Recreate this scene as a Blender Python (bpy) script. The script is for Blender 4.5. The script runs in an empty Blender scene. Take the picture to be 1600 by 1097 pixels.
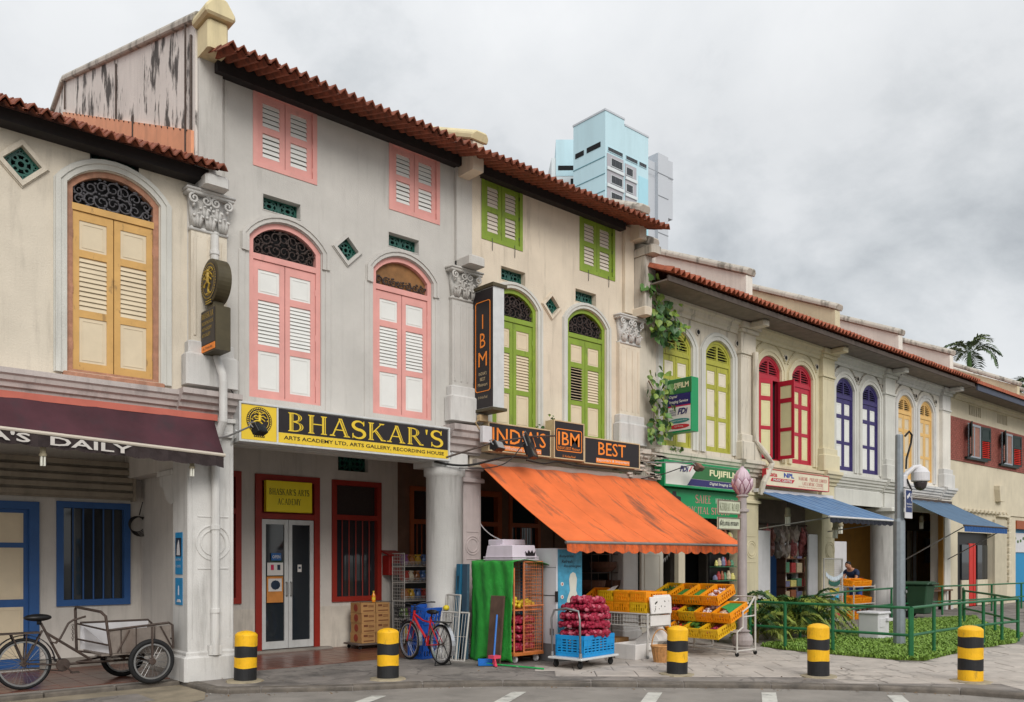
import bpy, math, random
from mathutils import Vector, Matrix, Euler
from mathutils.geometry import tessellate_polygon
import numpy as np
rnd = random.Random(7)
S = bpy.context.scene
COL = S.collection
R = math.radians

# ---------------------------------------------------------------- camera, light, sky, exposure
cam_d = bpy.data.cameras.new('camera'); cam = bpy.data.objects.new('camera', cam_d); COL.objects.link(cam)
cam.location = (0, -12.3, 1.73)
cam.rotation_euler = (R(90), 0, -math.atan2(1330, 1500))
cam_d.sensor_width = 36; cam_d.lens = 1330 / 1600 * 36
cam_d.shift_y = (875 - 548.5) / 1600
cam_d.clip_start = .1; cam_d.clip_end = 3000
S.camera = cam

W = bpy.data.worlds.new('World'); S.world = W; W.use_nodes = True
SUN_ELEV, SUN_AZ = 33, 202      # azimuth: direction the light comes from, degrees clockwise from +Y
def world():
    nt = W.node_tree; n = nt.nodes; l = nt.links; n.clear()
    out = n.new('ShaderNodeOutputWorld'); bg = n.new('ShaderNodeBackground'); bg.inputs[1].default_value = .1
    sky = n.new('ShaderNodeTexSky'); sky.sky_type = 'NISHITA'; sky.sun_disc = False
    sky.sun_elevation = R(SUN_ELEV); sky.sun_rotation = R(SUN_AZ)
    tc = n.new('ShaderNodeTexCoord'); sep = n.new('ShaderNodeSeparateXYZ'); l.new(tc.outputs['Generated'], sep.inputs[0])
    za = n.new('ShaderNodeMath'); za.operation = 'MAXIMUM'; l.new(sep.outputs[2], za.inputs[0]); za.inputs[1].default_value = 0
    zb = n.new('ShaderNodeMath'); zb.operation = 'ADD'; l.new(za.outputs[0], zb.inputs[0]); zb.inputs[1].default_value = .55
    cb = n.new('ShaderNodeCombineXYZ')
    for k in (0, 1):
        d = n.new('ShaderNodeMath'); d.operation = 'DIVIDE'; l.new(sep.outputs[k], d.inputs[0]); l.new(zb.outputs[0], d.inputs[1]); l.new(d.outputs[0], cb.inputs[k])
    mp = n.new('ShaderNodeMapping'); mp.inputs['Location'].default_value = (0.2, 4.1, 0); l.new(cb.outputs[0], mp.inputs[0])
    def noise(sc, det, rough, dist):
        q = n.new('ShaderNodeTexNoise'); q.inputs['Scale'].default_value = sc; q.inputs['Detail'].default_value = det
        q.inputs['Roughness'].default_value = rough; q.inputs['Distortion'].default_value = dist; l.new(mp.outputs[0], q.inputs['Vector']); return q
    n1 = noise(1.8, 9, .55, .15); n2 = noise(4.6, 9, .6, .2)
    m = n.new('ShaderNodeMix'); m.data_type = 'FLOAT'; m.inputs[0].default_value = .36
    l.new(n1.outputs[0], m.inputs[2]); l.new(n2.outputs[0], m.inputs[3])
    # the deck of cloud is heavier towards +x
    nx = n.new('ShaderNodeMapRange'); l.new(cb.outputs[0], mp.inputs[0]); l.new(sep.outputs[0], nx.inputs[0])
    nx.inputs[1].default_value = .55; nx.inputs[2].default_value = .9; nx.inputs[3].default_value = -.035; nx.inputs[4].default_value = .05
    ad = n.new('ShaderNodeMath'); ad.operation = 'ADD'; l.new(m.outputs[0], ad.inputs[0]); l.new(nx.outputs[0], ad.inputs[1])
    cr = n.new('ShaderNodeValToRGB'); e = cr.color_ramp.elements; l.new(ad.outputs[0], cr.inputs[0])
    e[0].position = .40; e[0].color = (.92, .93, .935, 1); e[1].position = .635; e[1].color = (.51, .535, .555, 1)
    q = e.new(.50); q.color = (.84, .855, .865, 1); q = e.new(.575); q.color = (.67, .695, .71, 1)
    sc = n.new('ShaderNodeVectorMath'); sc.operation = 'SCALE'; l.new(cr.outputs[0], sc.inputs[0])
    # overcast law: the zenith is brighter than the horizon
    br = n.new('ShaderNodeMapRange'); l.new(za.outputs[0], br.inputs[0]); br.inputs[1].default_value = .45; br.inputs[2].default_value = 1
    br.inputs[3].default_value = 7.7; br.inputs[4].default_value = 13.0; l.new(br.outputs[0], sc.inputs['Scale'])
    mx = n.new('ShaderNodeMix'); mx.data_type = 'RGBA'; mx.inputs[0].default_value = .9
    l.new(sky.outputs[0], mx.inputs[6]); l.new(sc.outputs[0], mx.inputs[7]); l.new(mx.outputs[2], bg.inputs[0]); l.new(bg.outputs[0], out.inputs[0])
world()
sd = bpy.data.lights.new('sun', 'SUN'); sd.energy = 1.5; sd.angle = R(28); sd.color = (1, .965, .91)
sun = bpy.data.objects.new('sun', sd); COL.objects.link(sun)
_a, _e = R(SUN_AZ), R(SUN_ELEV)
_d = Vector((math.sin(_a) * math.cos(_e), math.cos(_a) * math.cos(_e), math.sin(_e)))
sun.rotation_euler = (-_d).to_track_quat('-Z', 'Y').to_euler(); sun.location = (0, -30, 40)
S.view_settings.view_transform = 'Standard'; S.view_settings.look = 'None'; S.view_settings.gamma = 1
S.view_settings.use_curve_mapping = False
S.view_settings.exposure = .33
S.cycles.use_denoising = True; S.cycles.max_bounces = 6; S.cycles.diffuse_bounces = 4; S.cycles.glossy_bounces = 3; S.cycles.transparent_max_bounces = 8

# ---------------------------------------------------------------- materials
MATS = {}
def M(name, col, rough=.65, var=.14, scale=5., bump=.0, bscale=60., dirt=0., dcol=(.09, .08, .07), metal=0., obj=False, streak=(3, 3, .35), spec=.4, dscale=1.6, dlo=.5, emit=0, dw=.22, crack=0, ck=.55, drip=0):
    if name in MATS: return MATS[name]
    m = bpy.data.materials.new(name); m.use_nodes = True; nt = m.node_tree; n = nt.nodes; l = nt.links
    b = n['Principled BSDF']; b.inputs['Roughness'].default_value = rough; b.inputs['Metallic'].default_value = metal
    b.inputs['Specular IOR Level'].default_value = spec
    if obj: tc = n.new('ShaderNodeTexCoord'); P = tc.outputs['Object']
    else: tc = n.new('ShaderNodeNewGeometry'); P = tc.outputs['Position']
    def noise(sc, det=4, rough=.6):
        q = n.new('ShaderNodeTexNoise'); q.inputs['Scale'].default_value = sc; q.inputs['Detail'].default_value = det; q.inputs['Roughness'].default_value = rough
        l.new(P, q.inputs['Vector']); return q
    base = None
    def mixc(fac, a, bcol):
        x = n.new('ShaderNodeMix'); x.data_type = 'RGBA'; l.new(fac, x.inputs[0])
        if isinstance(a, tuple): x.inputs[6].default_value = (*a, 1)
        else: l.new(a, x.inputs[6])
        x.inputs[7].default_value = (*bcol, 1); return x.outputs[2]
    q = noise(scale, 8, .62); rr = n.new('ShaderNodeMapRange'); l.new(q.outputs[0], rr.inputs[0]); rr.inputs[1].default_value = .3; rr.inputs[2].default_value = .7
    c0 = tuple(min(1, c * (1 + var * .6)) for c in col); c1 = tuple(c * (1 - var) for c in col)
    base = mixc(rr.outputs[0], c0, c1)
    if dirt > 0:
        mp = n.new('ShaderNodeMapping'); l.new(P, mp.inputs[0]); mp.inputs['Scale'].default_value = streak
        w = n.new('ShaderNodeTexNoise'); w.inputs['Scale'].default_value = dscale; w.inputs['Detail'].default_value = 7; w.inputs['Roughness'].default_value = .65; l.new(mp.outputs[0], w.inputs['Vector'])
        r2 = n.new('ShaderNodeMapRange'); l.new(w.outputs[0], r2.inputs[0]); r2.inputs[1].default_value = dlo; r2.inputs[2].default_value = dlo + dw; r2.inputs[3].default_value = 0; r2.inputs[4].default_value = dirt
        base = mixc(r2.outputs[0], base, dcol)
    if drip > 0:                                              # thin rain runs
        mp2 = n.new('ShaderNodeMapping'); l.new(P, mp2.inputs[0]); mp2.inputs['Scale'].default_value = (7, 7, .45)
        w2 = n.new('ShaderNodeTexNoise'); w2.inputs['Scale'].default_value = 1.3; w2.inputs['Detail'].default_value = 8; w2.inputs['Roughness'].default_value = .7; l.new(mp2.outputs[0], w2.inputs['Vector'])
        r4 = n.new('ShaderNodeMapRange'); l.new(w2.outputs[0], r4.inputs[0]); r4.inputs[1].default_value = .52; r4.inputs[2].default_value = .72; r4.inputs[3].default_value = 0; r4.inputs[4].default_value = drip
        base = mixc(r4.outputs[0], base, tuple(c * .45 for c in col))
    if crack > 0:                                             # hairline cracks: the edges of distorted cells
        nz = n.new('ShaderNodeTexNoise'); nz.inputs['Scale'].default_value = 2.2; nz.inputs['Detail'].default_value = 5; l.new(P, nz.inputs['Vector'])
        va = n.new('ShaderNodeVectorMath'); va.operation = 'MULTIPLY_ADD'; l.new(nz.outputs['Color'], va.inputs[0]); va.inputs[1].default_value = (.55, .55, .55); l.new(P, va.inputs[2])
        vo = n.new('ShaderNodeTexVoronoi'); vo.feature = 'DISTANCE_TO_EDGE'; vo.inputs['Scale'].default_value = crack; l.new(va.outputs[0], vo.inputs['Vector'])
        r3 = n.new('ShaderNodeMapRange'); l.new(vo.outputs['Distance'], r3.inputs[0]); r3.inputs[1].default_value = .004; r3.inputs[2].default_value = .016; r3.inputs[3].default_value = ck; r3.inputs[4].default_value = 0
        base = mixc(r3.outputs[0], base, tuple(c * .3 for c in col))
    l.new(base, b.inputs['Base Color'])
    if bump > 0:
        q2 = noise(bscale, 5, .6); bp = n.new('ShaderNodeBump'); bp.inputs['Strength'].default_value = bump; bp.inputs['Distance'].default_value = .02
        l.new(q2.outputs[0], bp.inputs['Height']); l.new(bp.outputs[0], b.inputs['Normal'])
    if emit: b.inputs['Emission Color'].default_value = (*col, 1); b.inputs['Emission Strength'].default_value = emit
    MATS[name] = m; return m
def glass(name, col=(.02, .025, .03), rough=.04):
    m = M(name, col, rough, .05, 2, spec=.6); return m
def s(r, g, b):        # sRGB 0-255 -> linear
    f = lambda c: (c / 255 / 12.92) if c < 10.3 else ((c / 255 + .055) / 1.055) ** 2.4
    return (f(r), f(g), f(b))

# ---------------------------------------------------------------- mesh helpers
WO = {}            # world origin of every object that parents something
class MB:
    def __init__(o): o.v = []; o.f = []; o.m = []
    def add(o, vs, fs, m=0):
        k = len(o.v); o.v += [tuple(a) for a in vs]; o.f += [tuple(i + k for i in f) for f in fs]; o.m += [m] * len(fs); return o
    def box(o, x0, x1, y0, y1, z0, z1, m=0):
        return o.add([(x0, y0, z0), (x1, y0, z0), (x1, y1, z0), (x0, y1, z0), (x0, y0, z1), (x1, y0, z1), (x1, y1, z1), (x0, y1, z1)],
                     [(0, 3, 2, 1), (4, 5, 6, 7), (0, 1, 5, 4), (1, 2, 6, 5), (2, 3, 7, 6), (3, 0, 4, 7)], m)
    def cbox(o, x0, x1, y0, y1, z0, z1, c=.01, m=0):       # box with chamfered vertical edges and top
        vs = []
        for z, k in ((z0, 0), (z1 - c, 0), (z1, c)):
            a0, a1, b0, b1 = x0 + k, x1 - k, y0 + k, y1 - k
            vs += [(a0 + c, b0, z), (a1 - c, b0, z), (a1, b0 + c, z), (a1, b1 - c, z), (a1 - c, b1, z), (a0 + c, b1, z), (a0, b1 - c, z), (a0, b0 + c, z)]
        fs = [tuple(range(7, -1, -1)), tuple(range(16, 24))]
        for r in (0, 8):
            fs += [(r + i, r + (i + 1) % 8, r + 8 + (i + 1) % 8, r + 8 + i) for i in range(8)]
        return o.add(vs, fs, m)
    def prism(o, poly, a, b, ax='y', m=0):
        # poly: 2D points; ax 'y': (x,z) extruded y a..b ; 'x': (y,z) ; 'z': (x,y)
        n = len(poly)
        f = {'y': lambda p, t: (p[0], t, p[1]), 'x': lambda p, t: (t, p[0], p[1]), 'z': lambda p, t: (p[0], p[1], t)}[ax]
        vs = [f(p, a) for p in poly] + [f(p, b) for p in poly]
        return o.add(vs, [tuple(range(n)), tuple(range(2 * n - 1, n - 1, -1))] + [(i, i + n, (i + 1) % n + n, (i + 1) % n) for i in range(n)], m)
    def ring(o, outer, inner, a, b, m=0, ax='y', closed=True):      # band between two outlines of equal length
        n = len(outer); f = {'y': lambda p, t: (p[0], t, p[1]), 'x': lambda p, t: (t, p[0], p[1])}[ax]
        vs = [f(p, a) for p in outer] + [f(p, a) for p in inner] + [f(p, b) for p in outer] + [f(p, b) for p in inner]
        fs = []
        for i in range(n if closed else n - 1):
            j = (i + 1) % n
            fs += [(i, j, n + j, n + i), (2 * n + j, 2 * n + i, 3 * n + i, 3 * n + j), (j, i, 2 * n + i, 2 * n + j), (n + i, n + j, 3 * n + j, 3 * n + i)]
        if not closed: fs += [(0, n, 3 * n, 2 * n), (n - 1, 2 * n - 1 + n - n, 0, 0)][:1] + [(n - 1, 3 * n - 1, 4 * n - 1, 2 * n - 1)]
        return o.add(vs, fs, m)
    def tube(o, pts, r, n=8, m=0, cap=True, closed=False):
        pts = [Vector(p) for p in pts]; k0 = len(o.v); N = len(pts); rr = r if isinstance(r, (list, tuple)) else [r] * N
        up = None; vs = []
        for i, p in enumerate(pts):
            a = pts[(i - 1) % N] if (closed or i > 0) else p; b = pts[(i + 1) % N] if (closed or i < N - 1) else p
            t = (b - a)
            t = t.normalized() if t.length > 1e-9 else Vector((0, 0, 1))
            if up is None: up = Vector((0, 0, 1)) if abs(t.z) < .9 else Vector((1, 0, 0))
            sd_ = t.cross(up)
            if sd_.length < 1e-6: sd_ = t.cross(Vector((0, 1, 0)))
            sd_.normalize(); up = sd_.cross(t).normalized()
            for j in range(n):
                an = 2 * math.pi * j / n; vs.append(p + (sd_ * math.cos(an) + up * math.sin(an)) * rr[i])
        fs = []
        for i in range(N if closed else N - 1):
            q = (i + 1) % N
            fs += [(i * n + j, i * n + (j + 1) % n, q * n + (j + 1) % n, q * n + j) for j in range(n)]
        if cap and not closed: fs += [tuple(range(n - 1, -1, -1)), tuple(range((N - 1) * n, N * n))]
        return o.add(vs, fs, m)
    def rod(o, a, b, r, n=8, m=0): return o.tube([a, b], r, n, m)
    def lathe(o, prof, cx=0, cy=0, n=20, m=0, ax='z', c0=0):
        # prof: (r, h). ax: the axis of revolution
        vs = []
        for r, hh in prof:
            for j in range(n):
                a = 2 * math.pi * j / n; u, w = r * math.cos(a), r * math.sin(a)
                vs.append({'z': (cx + u, cy + w, hh), 'y': (cx + u, hh, cy + w), 'x': (hh, cx + u, cy + w)}[ax])
        N = len(prof)
        fs = [(i * n + j, i * n + (j + 1) % n, (i + 1) * n + (j + 1) % n, (i + 1) * n + j) for i in range(N - 1) for j in range(n)]
        fs += [tuple(range(n - 1, -1, -1)), tuple(range((N - 1) * n, N * n))]
        return o.add(vs, fs, m)
    def torus(o, c, R_, r, n=32, k=8, ax='y', m=0):
        c = Vector(c); pts = []
        for i in range(n):
            a = 2 * math.pi * i / n; u, w = R_ * math.cos(a), R_ * math.sin(a)
            pts.append(c + Vector({'y': (u, 0, w), 'x': (0, u, w), 'z': (u, w, 0)}[ax]))
        # frames
        vs = []
        A = Vector({'y': (0, 1, 0), 'x': (1, 0, 0), 'z': (0, 0, 1)}[ax])
        for p in pts:
            e = (p - c).normalized()
            for j in range(k):
                b = 2 * math.pi * j / k; vs.append(p + e * r * math.cos(b) + A * r * math.sin(b))
        fs = [(i * k + j, i * k + (j + 1) % k, ((i + 1) % n) * k + (j + 1) % k, ((i + 1) % n) * k + j) for i in range(n) for j in range(k)]
        return o.add(vs, fs, m)
    def blob(o, c, r, seg=8, rings=5, m=0, jit=0.):
        vs = []; c = Vector(c); r = Vector(r) if not isinstance(r, (int, float)) else Vector((r, r, r))
        for i in range(1, rings):
            t = math.pi * i / rings
            for j in range(seg):
                a = 2 * math.pi * j / seg; k = 1 + rnd.uniform(-jit, jit)
                vs.append(c + Vector((r.x * math.sin(t) * math.cos(a) * k, r.y * math.sin(t) * math.sin(a) * k, r.z * math.cos(t) * k)))
        nn = len(vs); vs += [c + Vector((0, 0, r.z)), c - Vector((0, 0, r.z))]
        fs = [(i * seg + j, (i + 1) * seg + j, (i + 1) * seg + (j + 1) % seg, i * seg + (j + 1) % seg) for i in range(rings - 2) for j in range(seg)]
        fs += [(nn, j, (j + 1) % seg) for j in range(seg)] + [(nn + 1, (rings - 2) * seg + (j + 1) % seg, (rings - 2) * seg + j) for j in range(seg)]
        return o.add(vs, fs, m)
    def mesh(o, name, mats, off=(0, 0, 0), smooth=False):
        me = bpy.data.meshes.new(name); ox, oy, oz = off
        me.from_pydata([(a - ox, b - oy, c - oz) for a, b, c in o.v], [], o.f)
        mats = mats if isinstance(mats, (list, tuple)) else [mats]
        for x in mats: me.materials.append(x)
        if len(mats) > 1: me.polygons.foreach_set('material_index', o.m)
        if smooth: me.polygons.foreach_set('use_smooth', [True] * len(o.f))
        me.update(); return me
def link(name, me, parent=None, loc=(0, 0, 0), rot=(0, 0, 0)):
    ob = bpy.data.objects.new(name, me); COL.objects.link(ob); ob.location = loc; ob.rotation_euler = rot
    if parent is not None: ob.parent = parent
    return ob
def tag(o, label=None, cat=None, group=None, kind=None):
    if label: o['label'] = label
    if cat: o['category'] = cat
    if group: o['group'] = group
    if kind: o['kind'] = kind
    return o
def thing(name, label, cat, loc=(0, 0, 0), rz=0, group=None):
    o = link(name, None, None, loc, (0, 0, rz)); o.empty_display_size = .2; WO[o] = Vector(loc); return tag(o, label, cat, group)
def part(name, mb, mats, parent, smooth=False, bevel=0, kind=None, label=None, local=False, seg=1):
    """a mesh whose vertices are in world metres (or in the parent's frame when local) under its parent"""
    off = (0, 0, 0) if local else WO[parent]
    o = link(name, mb.mesh(name, mats, off, smooth), parent); WO[o] = WO.get(parent, Vector((0, 0, 0)))
    if bevel: bv(o, bevel, seg)
    if kind: o['kind'] = kind
    if label: o['label'] = label
    return o
def bv(o, w, seg=1):
    b = o.modifiers.new('bevel', 'BEVEL'); b.width = w; b.segments = seg; b.limit_method = 'ANGLE'; b.angle_limit = R(40); return o
def solo(name, mb, mats, label, cat, group=None, smooth=False, bevel=0, loc=None, kind=None):
    """a thing that is one mesh; its origin is put at the base of its bounds"""
    xs, ys, zs = zip(*mb.v); c = loc or ((min(xs) + max(xs)) / 2, (min(ys) + max(ys)) / 2, min(zs))
    o = link(name, mb.mesh(name, mats, c, smooth), None, c); WO[o] = Vector(c)
    if bevel: bv(o, bevel)
    return tag(o, label, cat, group, kind)
def inst(name, me, parent, loc, rot=(0, 0, 0), scale=None, world=True):
    p = WO[parent] if world else Vector((0, 0, 0))
    o = link(name, me, parent, Vector(loc) - p, rot)
    if scale: o.scale = scale
    return o
def copy_tree(o, parent=None):
    c = o.copy(); COL.objects.link(c); c.parent = parent
    if o in WO: WO[c] = WO[o]
    for ch in o.children: copy_tree(ch, c)
    return c

# ---------------------------------------------------------------- lettering (queued, converted at the end in one update)
TXT = []
def text(parent, body, o, w, h, mat, xd=(1, 0, 0), up=(0, 0, 1), bold=0., depth=.003, shear=0., name='lettering', align=None, local=False):
    """fit the text into the box that starts at o (lower left), w along xd and h along up; lifted towards xd x up"""
    TXT.append((parent, body, Vector(o), w, h, mat, Vector(xd).normalized(), Vector(up).normalized(), bold, depth, shear, name, local))
def flush_text():
    tmp = []
    for t in TXT:
        cu = bpy.data.curves.new('t', 'FONT'); cu.body = t[1]; cu.size = 1; cu.offset = t[8]; cu.shear = t[10]; cu.resolution_u = 2; cu.align_x = 'CENTER'
        ob = bpy.data.objects.new('t', cu); COL.objects.link(ob); tmp.append(ob)
    bpy.context.view_layer.update(); dg = bpy.context.evaluated_depsgraph_get()
    for t, ob in zip(TXT, tmp):
        parent, body, o, w, h, mat, xd, up, bold, depth, shear, name, local = t
        me = bpy.data.meshes.new_from_object(ob.evaluated_get(dg)); nv = len(me.vertices)
        if nv == 0: continue
        co = np.empty(nv * 3); me.vertices.foreach_get('co', co); co = co.reshape(-1, 3)
        x0, x1, y0, y1 = co[:, 0].min(), co[:, 0].max(), co[:, 1].min(), co[:, 1].max()
        nrm = xd.cross(up); base = o - (Vector((0, 0, 0)) if local else WO[parent])
        u = (co[:, 0] - x0) / max(1e-6, x1 - x0) * w; v = (co[:, 1] - y0) / max(1e-6, y1 - y0) * h
        fs = [tuple(p.vertices) for p in me.polygons]
        # solid letters: front face, sides from the outline edges
        P0 = [base + xd * a + up * b for a, b in zip(u, v)]
        mb = MB(); mb.v = [tuple(p + nrm * depth) for p in P0]; mb.f = fs; mb.m = [0] * len(fs)
        nm = mb.mesh(name, mat); bpy.data.meshes.remove(me)
        link(name, nm, parent); cu = ob.data; bpy.data.objects.remove(ob); bpy.data.curves.remove(cu)

# serif capitals drawn from stems, bars, diagonals and bowls (two layers: letter and engraved inline)
def serif_glyph(ch):
    T, t = .15, .055; A = []; I = []
    def poly(p): A.append(p)
    def serif(x, y, up, w=.13):
        d = .045 if up else -.045
        poly([(x - w, y), (x + w, y), (x + w, y + d * .6), (x + T * .5, y + d * 1.6), (x - T * .5, y + d * 1.6), (x - w, y + d * .6)])
    def stem(x, y0=0, y1=1, th=T, s0=True, s1=True):
        poly([(x - th / 2, y0), (x + th / 2, y0), (x + th / 2, y1), (x - th / 2, y1)])
        I.append([(x + .01, y0 + .06), (x + .035, y0 + .06), (x + .035, y1 - .06), (x + .01, y1 - .06)])
        if s0: serif(x, y0, True)
        if s1: serif(x, y1, False)
    def bar(x0, x1, y, th=t): poly([(x0, y - th / 2), (x1, y - th / 2), (x1, y + th / 2), (x0, y + th / 2)])
    def diag(x0, y0, x1, y1, th):
        poly([(x0 - th / 2, y0), (x0 + th / 2, y0), (x1 + th / 2, y1), (x1 - th / 2, y1)])
        if th > .1: I.append([(x0 + .0, y0 + .05), (x0 + .026, y0 + .05), (x1 + .026, y1 - .05), (x1, y1 - .05)])
    def bowl(cx, cy, rx, ry, a0, a1, th=T, n=12, mn=.05):
        o_, i_, l1, l2 = [], [], [], []
        for k in range(n + 1):
            a = R(a0 + (a1 - a0) * k / n); w = mn + (th - mn) * abs(math.cos(a)) ** 1.3
            o_.append((cx + rx * math.cos(a), cy + ry * math.sin(a))); i_.append((cx + (rx - w) * math.cos(a), cy + (ry - min(w, .06)) * math.sin(a)))
            l1.append((cx + (rx - w * .35) * math.cos(a), cy + (ry - min(w, .06) * .4) * math.sin(a))); l2.append((cx + (rx - w * .55) * math.cos(a), cy + (ry - min(w, .06) * .6) * math.sin(a)))
        poly(o_ + i_[::-1])
        I.append(l1[2:-2] + l2[2:-2][::-1])
    w = .7
    if ch == 'B': stem(.2); bowl(.3, .76, .32, .24, -90, 90); bowl(.3, .27, .38, .27, -90, 90); bar(.15, .32, .975); bar(.15, .32, .525); bar(.15, .32, .025); w = .76
    elif ch == 'H': stem(.2); stem(.72); bar(.2, .72, .52); w = .92
    elif ch == 'A': diag(.12, 0, .45, 1, .06); diag(.74, 0, .45, 1, T); bar(.2, .62, .36); serif(.12, 0, True, .12); serif(.74, 0, True, .14); w = .88
    elif ch == 'S':
        pts = []
        for k in range(29):
            q = k / 28
            if q < .5: a = R(20 + 250 * q * 2); pts.append((.33 + .24 * math.cos(a), .75 + .225 * math.sin(a)))
            else: a = R(90 - 250 * (q - .5) * 2); pts.append((.33 + .27 * math.cos(a), .265 + .24 * math.sin(a)))
        o_, i_ = [], []
        for k, p in enumerate(pts):
            a = pts[max(0, k - 1)]; b = pts[min(28, k + 1)]; dx, dy = b[0] - a[0], b[1] - a[1]; L = math.hypot(dx, dy) or 1; wv = .03 + .05 * math.sin(math.pi * k / 28) ** 1.2
            o_.append((p[0] - dy / L * wv, p[1] + dx / L * wv)); i_.append((p[0] + dy / L * wv, p[1] - dx / L * wv))
        for k in range(28): poly([o_[k], o_[k + 1], i_[k + 1], i_[k]])
        poly([(.53, .74), (.585, .74), (.585, 1), (.55, 1)]); poly([(.06, 0), (.1, 0), (.11, .28), (.06, .28)]); w = .66
    elif ch == 'K': stem(.2); diag(.26, .42, .68, 1, .06); diag(.74, 0, .38, .58, T); serif(.68, 1, False, .12); serif(.76, 0, True, .12); w = .88
    elif ch == 'R': stem(.2); bowl(.3, .74, .34, .26, -90, 90); bar(.15, .32, .975); bar(.15, .32, .5); diag(.74, 0, .4, .5, T); serif(.76, 0, True, .1); w = .85
    elif ch == "'": poly([(.06, .98), (.18, .98), (.14, .68), (.1, .68)]); w = .26
    elif ch in 'TI': stem(.3 if ch == 'T' else .2); w = .6 if ch == 'T' else .4
    elif ch in 'CGOQ': bowl(.42, .5, .38, .5, 40 if ch in 'CG' else 0, 320 if ch in 'CG' else 360, n=24); w = .84
    elif ch in 'DP': stem(.2); bowl(.3, .5 if ch == 'D' else .74, .44 if ch == 'D' else .34, .5 if ch == 'D' else .26, -90, 90); bar(.15, .32, .975); bar(.15, .32, .025 if ch == 'D' else .5); w = .82
    elif ch in 'ELF':
        stem(.2)
        if ch in 'EL': bar(.2, .6, .03); poly([(.56, 0), (.62, 0), (.62, .22), (.59, .22)])
        if ch in 'EF': bar(.2, .58, .97); bar(.2, .48, .52); poly([(.54, 1), (.59, 1), (.59, .8), (.57, .8)])
        w = .68
    elif ch == 'J': stem(.24, .15); bowl(.1, .16, .215, .2, -90, 0); w = .42
    elif ch == 'M': stem(.16, th=.06); diag(.5, .1, .2, 1, .13); diag(.5, .1, .8, 1, .05); stem(.84); w = 1.0
    elif ch == 'N': stem(.16, th=.06); diag(.7, 0, .16, 1, .14); stem(.7, th=.06, s0=False); w = .88
    elif ch == 'U': stem(.18, .3, s0=False); bowl(.42, .32, .31, .33, 180, 360, th=.12); stem(.68, .3, th=.06, s0=False); w = .86
    elif ch == 'Y': diag(.4, .45, .12, 1, T); diag(.4, .45, .7, 1, .06); stem(.4, 0, .5, s1=False); serif(.12, 1, False, .12); serif(.7, 1, False, .1); w = .8
    elif ch == 'V': diag(.42, 0, .14, 1, T); diag(.42, 0, .72, 1, .06); serif(.14, 1, False, .12); serif(.72, 1, False, .1); w = .84
    elif ch == ' ': w = .35
    if ch == 'T': bar(.0, .6, .97); poly([(0, 1), (.05, 1), (.03, .78), (0, .78)]); poly([(.6, 1), (.55, 1), (.57, .78), (.6, .78)])
    return A, I, w
def serif_text(parent, body, o, w, h, mat, xd=(1, 0, 0), up=(0, 0, 1), inline=None, name='lettering', gap=.04):
    gl = [serif_glyph(c) for c in body]; tot = sum(g[2] + gap for g in gl) - gap; k = w / tot; xd = Vector(xd).normalized(); up = Vector(up).normalized(); nrm = xd.cross(up); o = Vector(o)
    mb = MB(); mi = MB(); x = 0; d = 0
    for A, I, gw in gl:
        for j, p in enumerate(A):
            dd = .002 + .0003 * (j % 12); mb.add([o + xd * ((x + a) * k) + up * (b * h) + nrm * dd for a, b in p], [tuple(range(len(p)))])
        if inline:
            for j, p in enumerate(I): mi.add([o + xd * ((x + a) * k) + up * (b * h) + nrm * .0075 for a, b in p], [tuple(range(len(p)))])
        x += gw + gap
    part(name, mb, mat, parent)
    if inline: part('lettering_inline', mi, inline, parent)
# ---------------------------------------------------------------- palette
def plaster(n, c, dirt=.25, **k):
    if c: g_ = sum(c) / 3; c = tuple(v * .72 + g_ * .28 for v in c)
    k.setdefault('drip', .28)
    return M(n, c, .85, k.pop('var', .13), k.pop('scale', 1.1), .3, 45, dirt, k.pop('dcol', (.13, .115, .10)), **k)
P_CREAM = plaster('plaster_cream', s(216, 202, 178), .40, dlo=.55, drip=.2)
P_GREY = plaster('plaster_grey', s(196, 191, 183), .30, dlo=.57, drip=.14)
P_BUFF = plaster('plaster_buff', s(222, 204, 176), .42, drip=.18, dlo=.55, dcol=(.22, .18, .13), dw=.16)
P_PINKISH = plaster('plaster_pale_pink', s(212, 200, 178), .55, dlo=.55, dw=.12, dcol=(.10, .085, .07))
P_YELLOW = plaster('plaster_pale_yellow', s(214, 200, 156), .25, dlo=.57)
P_PALE = plaster('plaster_pale_grey', s(204, 202, 192), .2, dlo=.58)
P_PEACH = plaster('plaster_peach', s(226, 218, 204), .3, dlo=.56)
P_SAND = plaster('plaster_sand', s(212, 197, 164), .2, dlo=.58)
P_WHITE = plaster('plaster_white', s(206, 203, 198), .55, dlo=.53)
P_OLD = plaster('plaster_mouldy', s(224, 214, 204), .95, dlo=.515, dcol=(.045, .038, .034), streak=(2.6, 2.6, .8), dscale=1.25, dw=.07)
P_WALK = plaster('plaster_arcade', s(208, 200, 190), .3, dlo=.55)
P_CORN = plaster('plaster_cornice', s(186, 172, 166), .55, dlo=.52, dcol=(.10, .085, .085))
P_STAIN = plaster('plaster_stained', s(200, 190, 174), .9, dlo=.48, dcol=(.06, .05, .04), streak=(1.5, 1.5, 5), dw=.14)
COPING = plaster('coping_cement', s(190, 180, 164), .75, dlo=.5, dw=.12, dcol=(.12, .11, .09))
FLASH = M('copper_flashing', s(228, 160, 122), .7, .12, 3, dirt=.25)
TILE = M('roof_clay', s(142, 80, 58), .85, .4, 9, .25, 60, .7, (.07, .035, .025), streak=(4, 4, 4), dlo=.48)
TILE_R = M('roof_clay_red', s(166, 92, 66), .8, .35, 7, .2, 60, .5, (.10, .05, .035), streak=(4, 4, 4))
TIMBER = M('dark_timber', s(40, 36, 36), .8, .3, 6)
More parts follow.
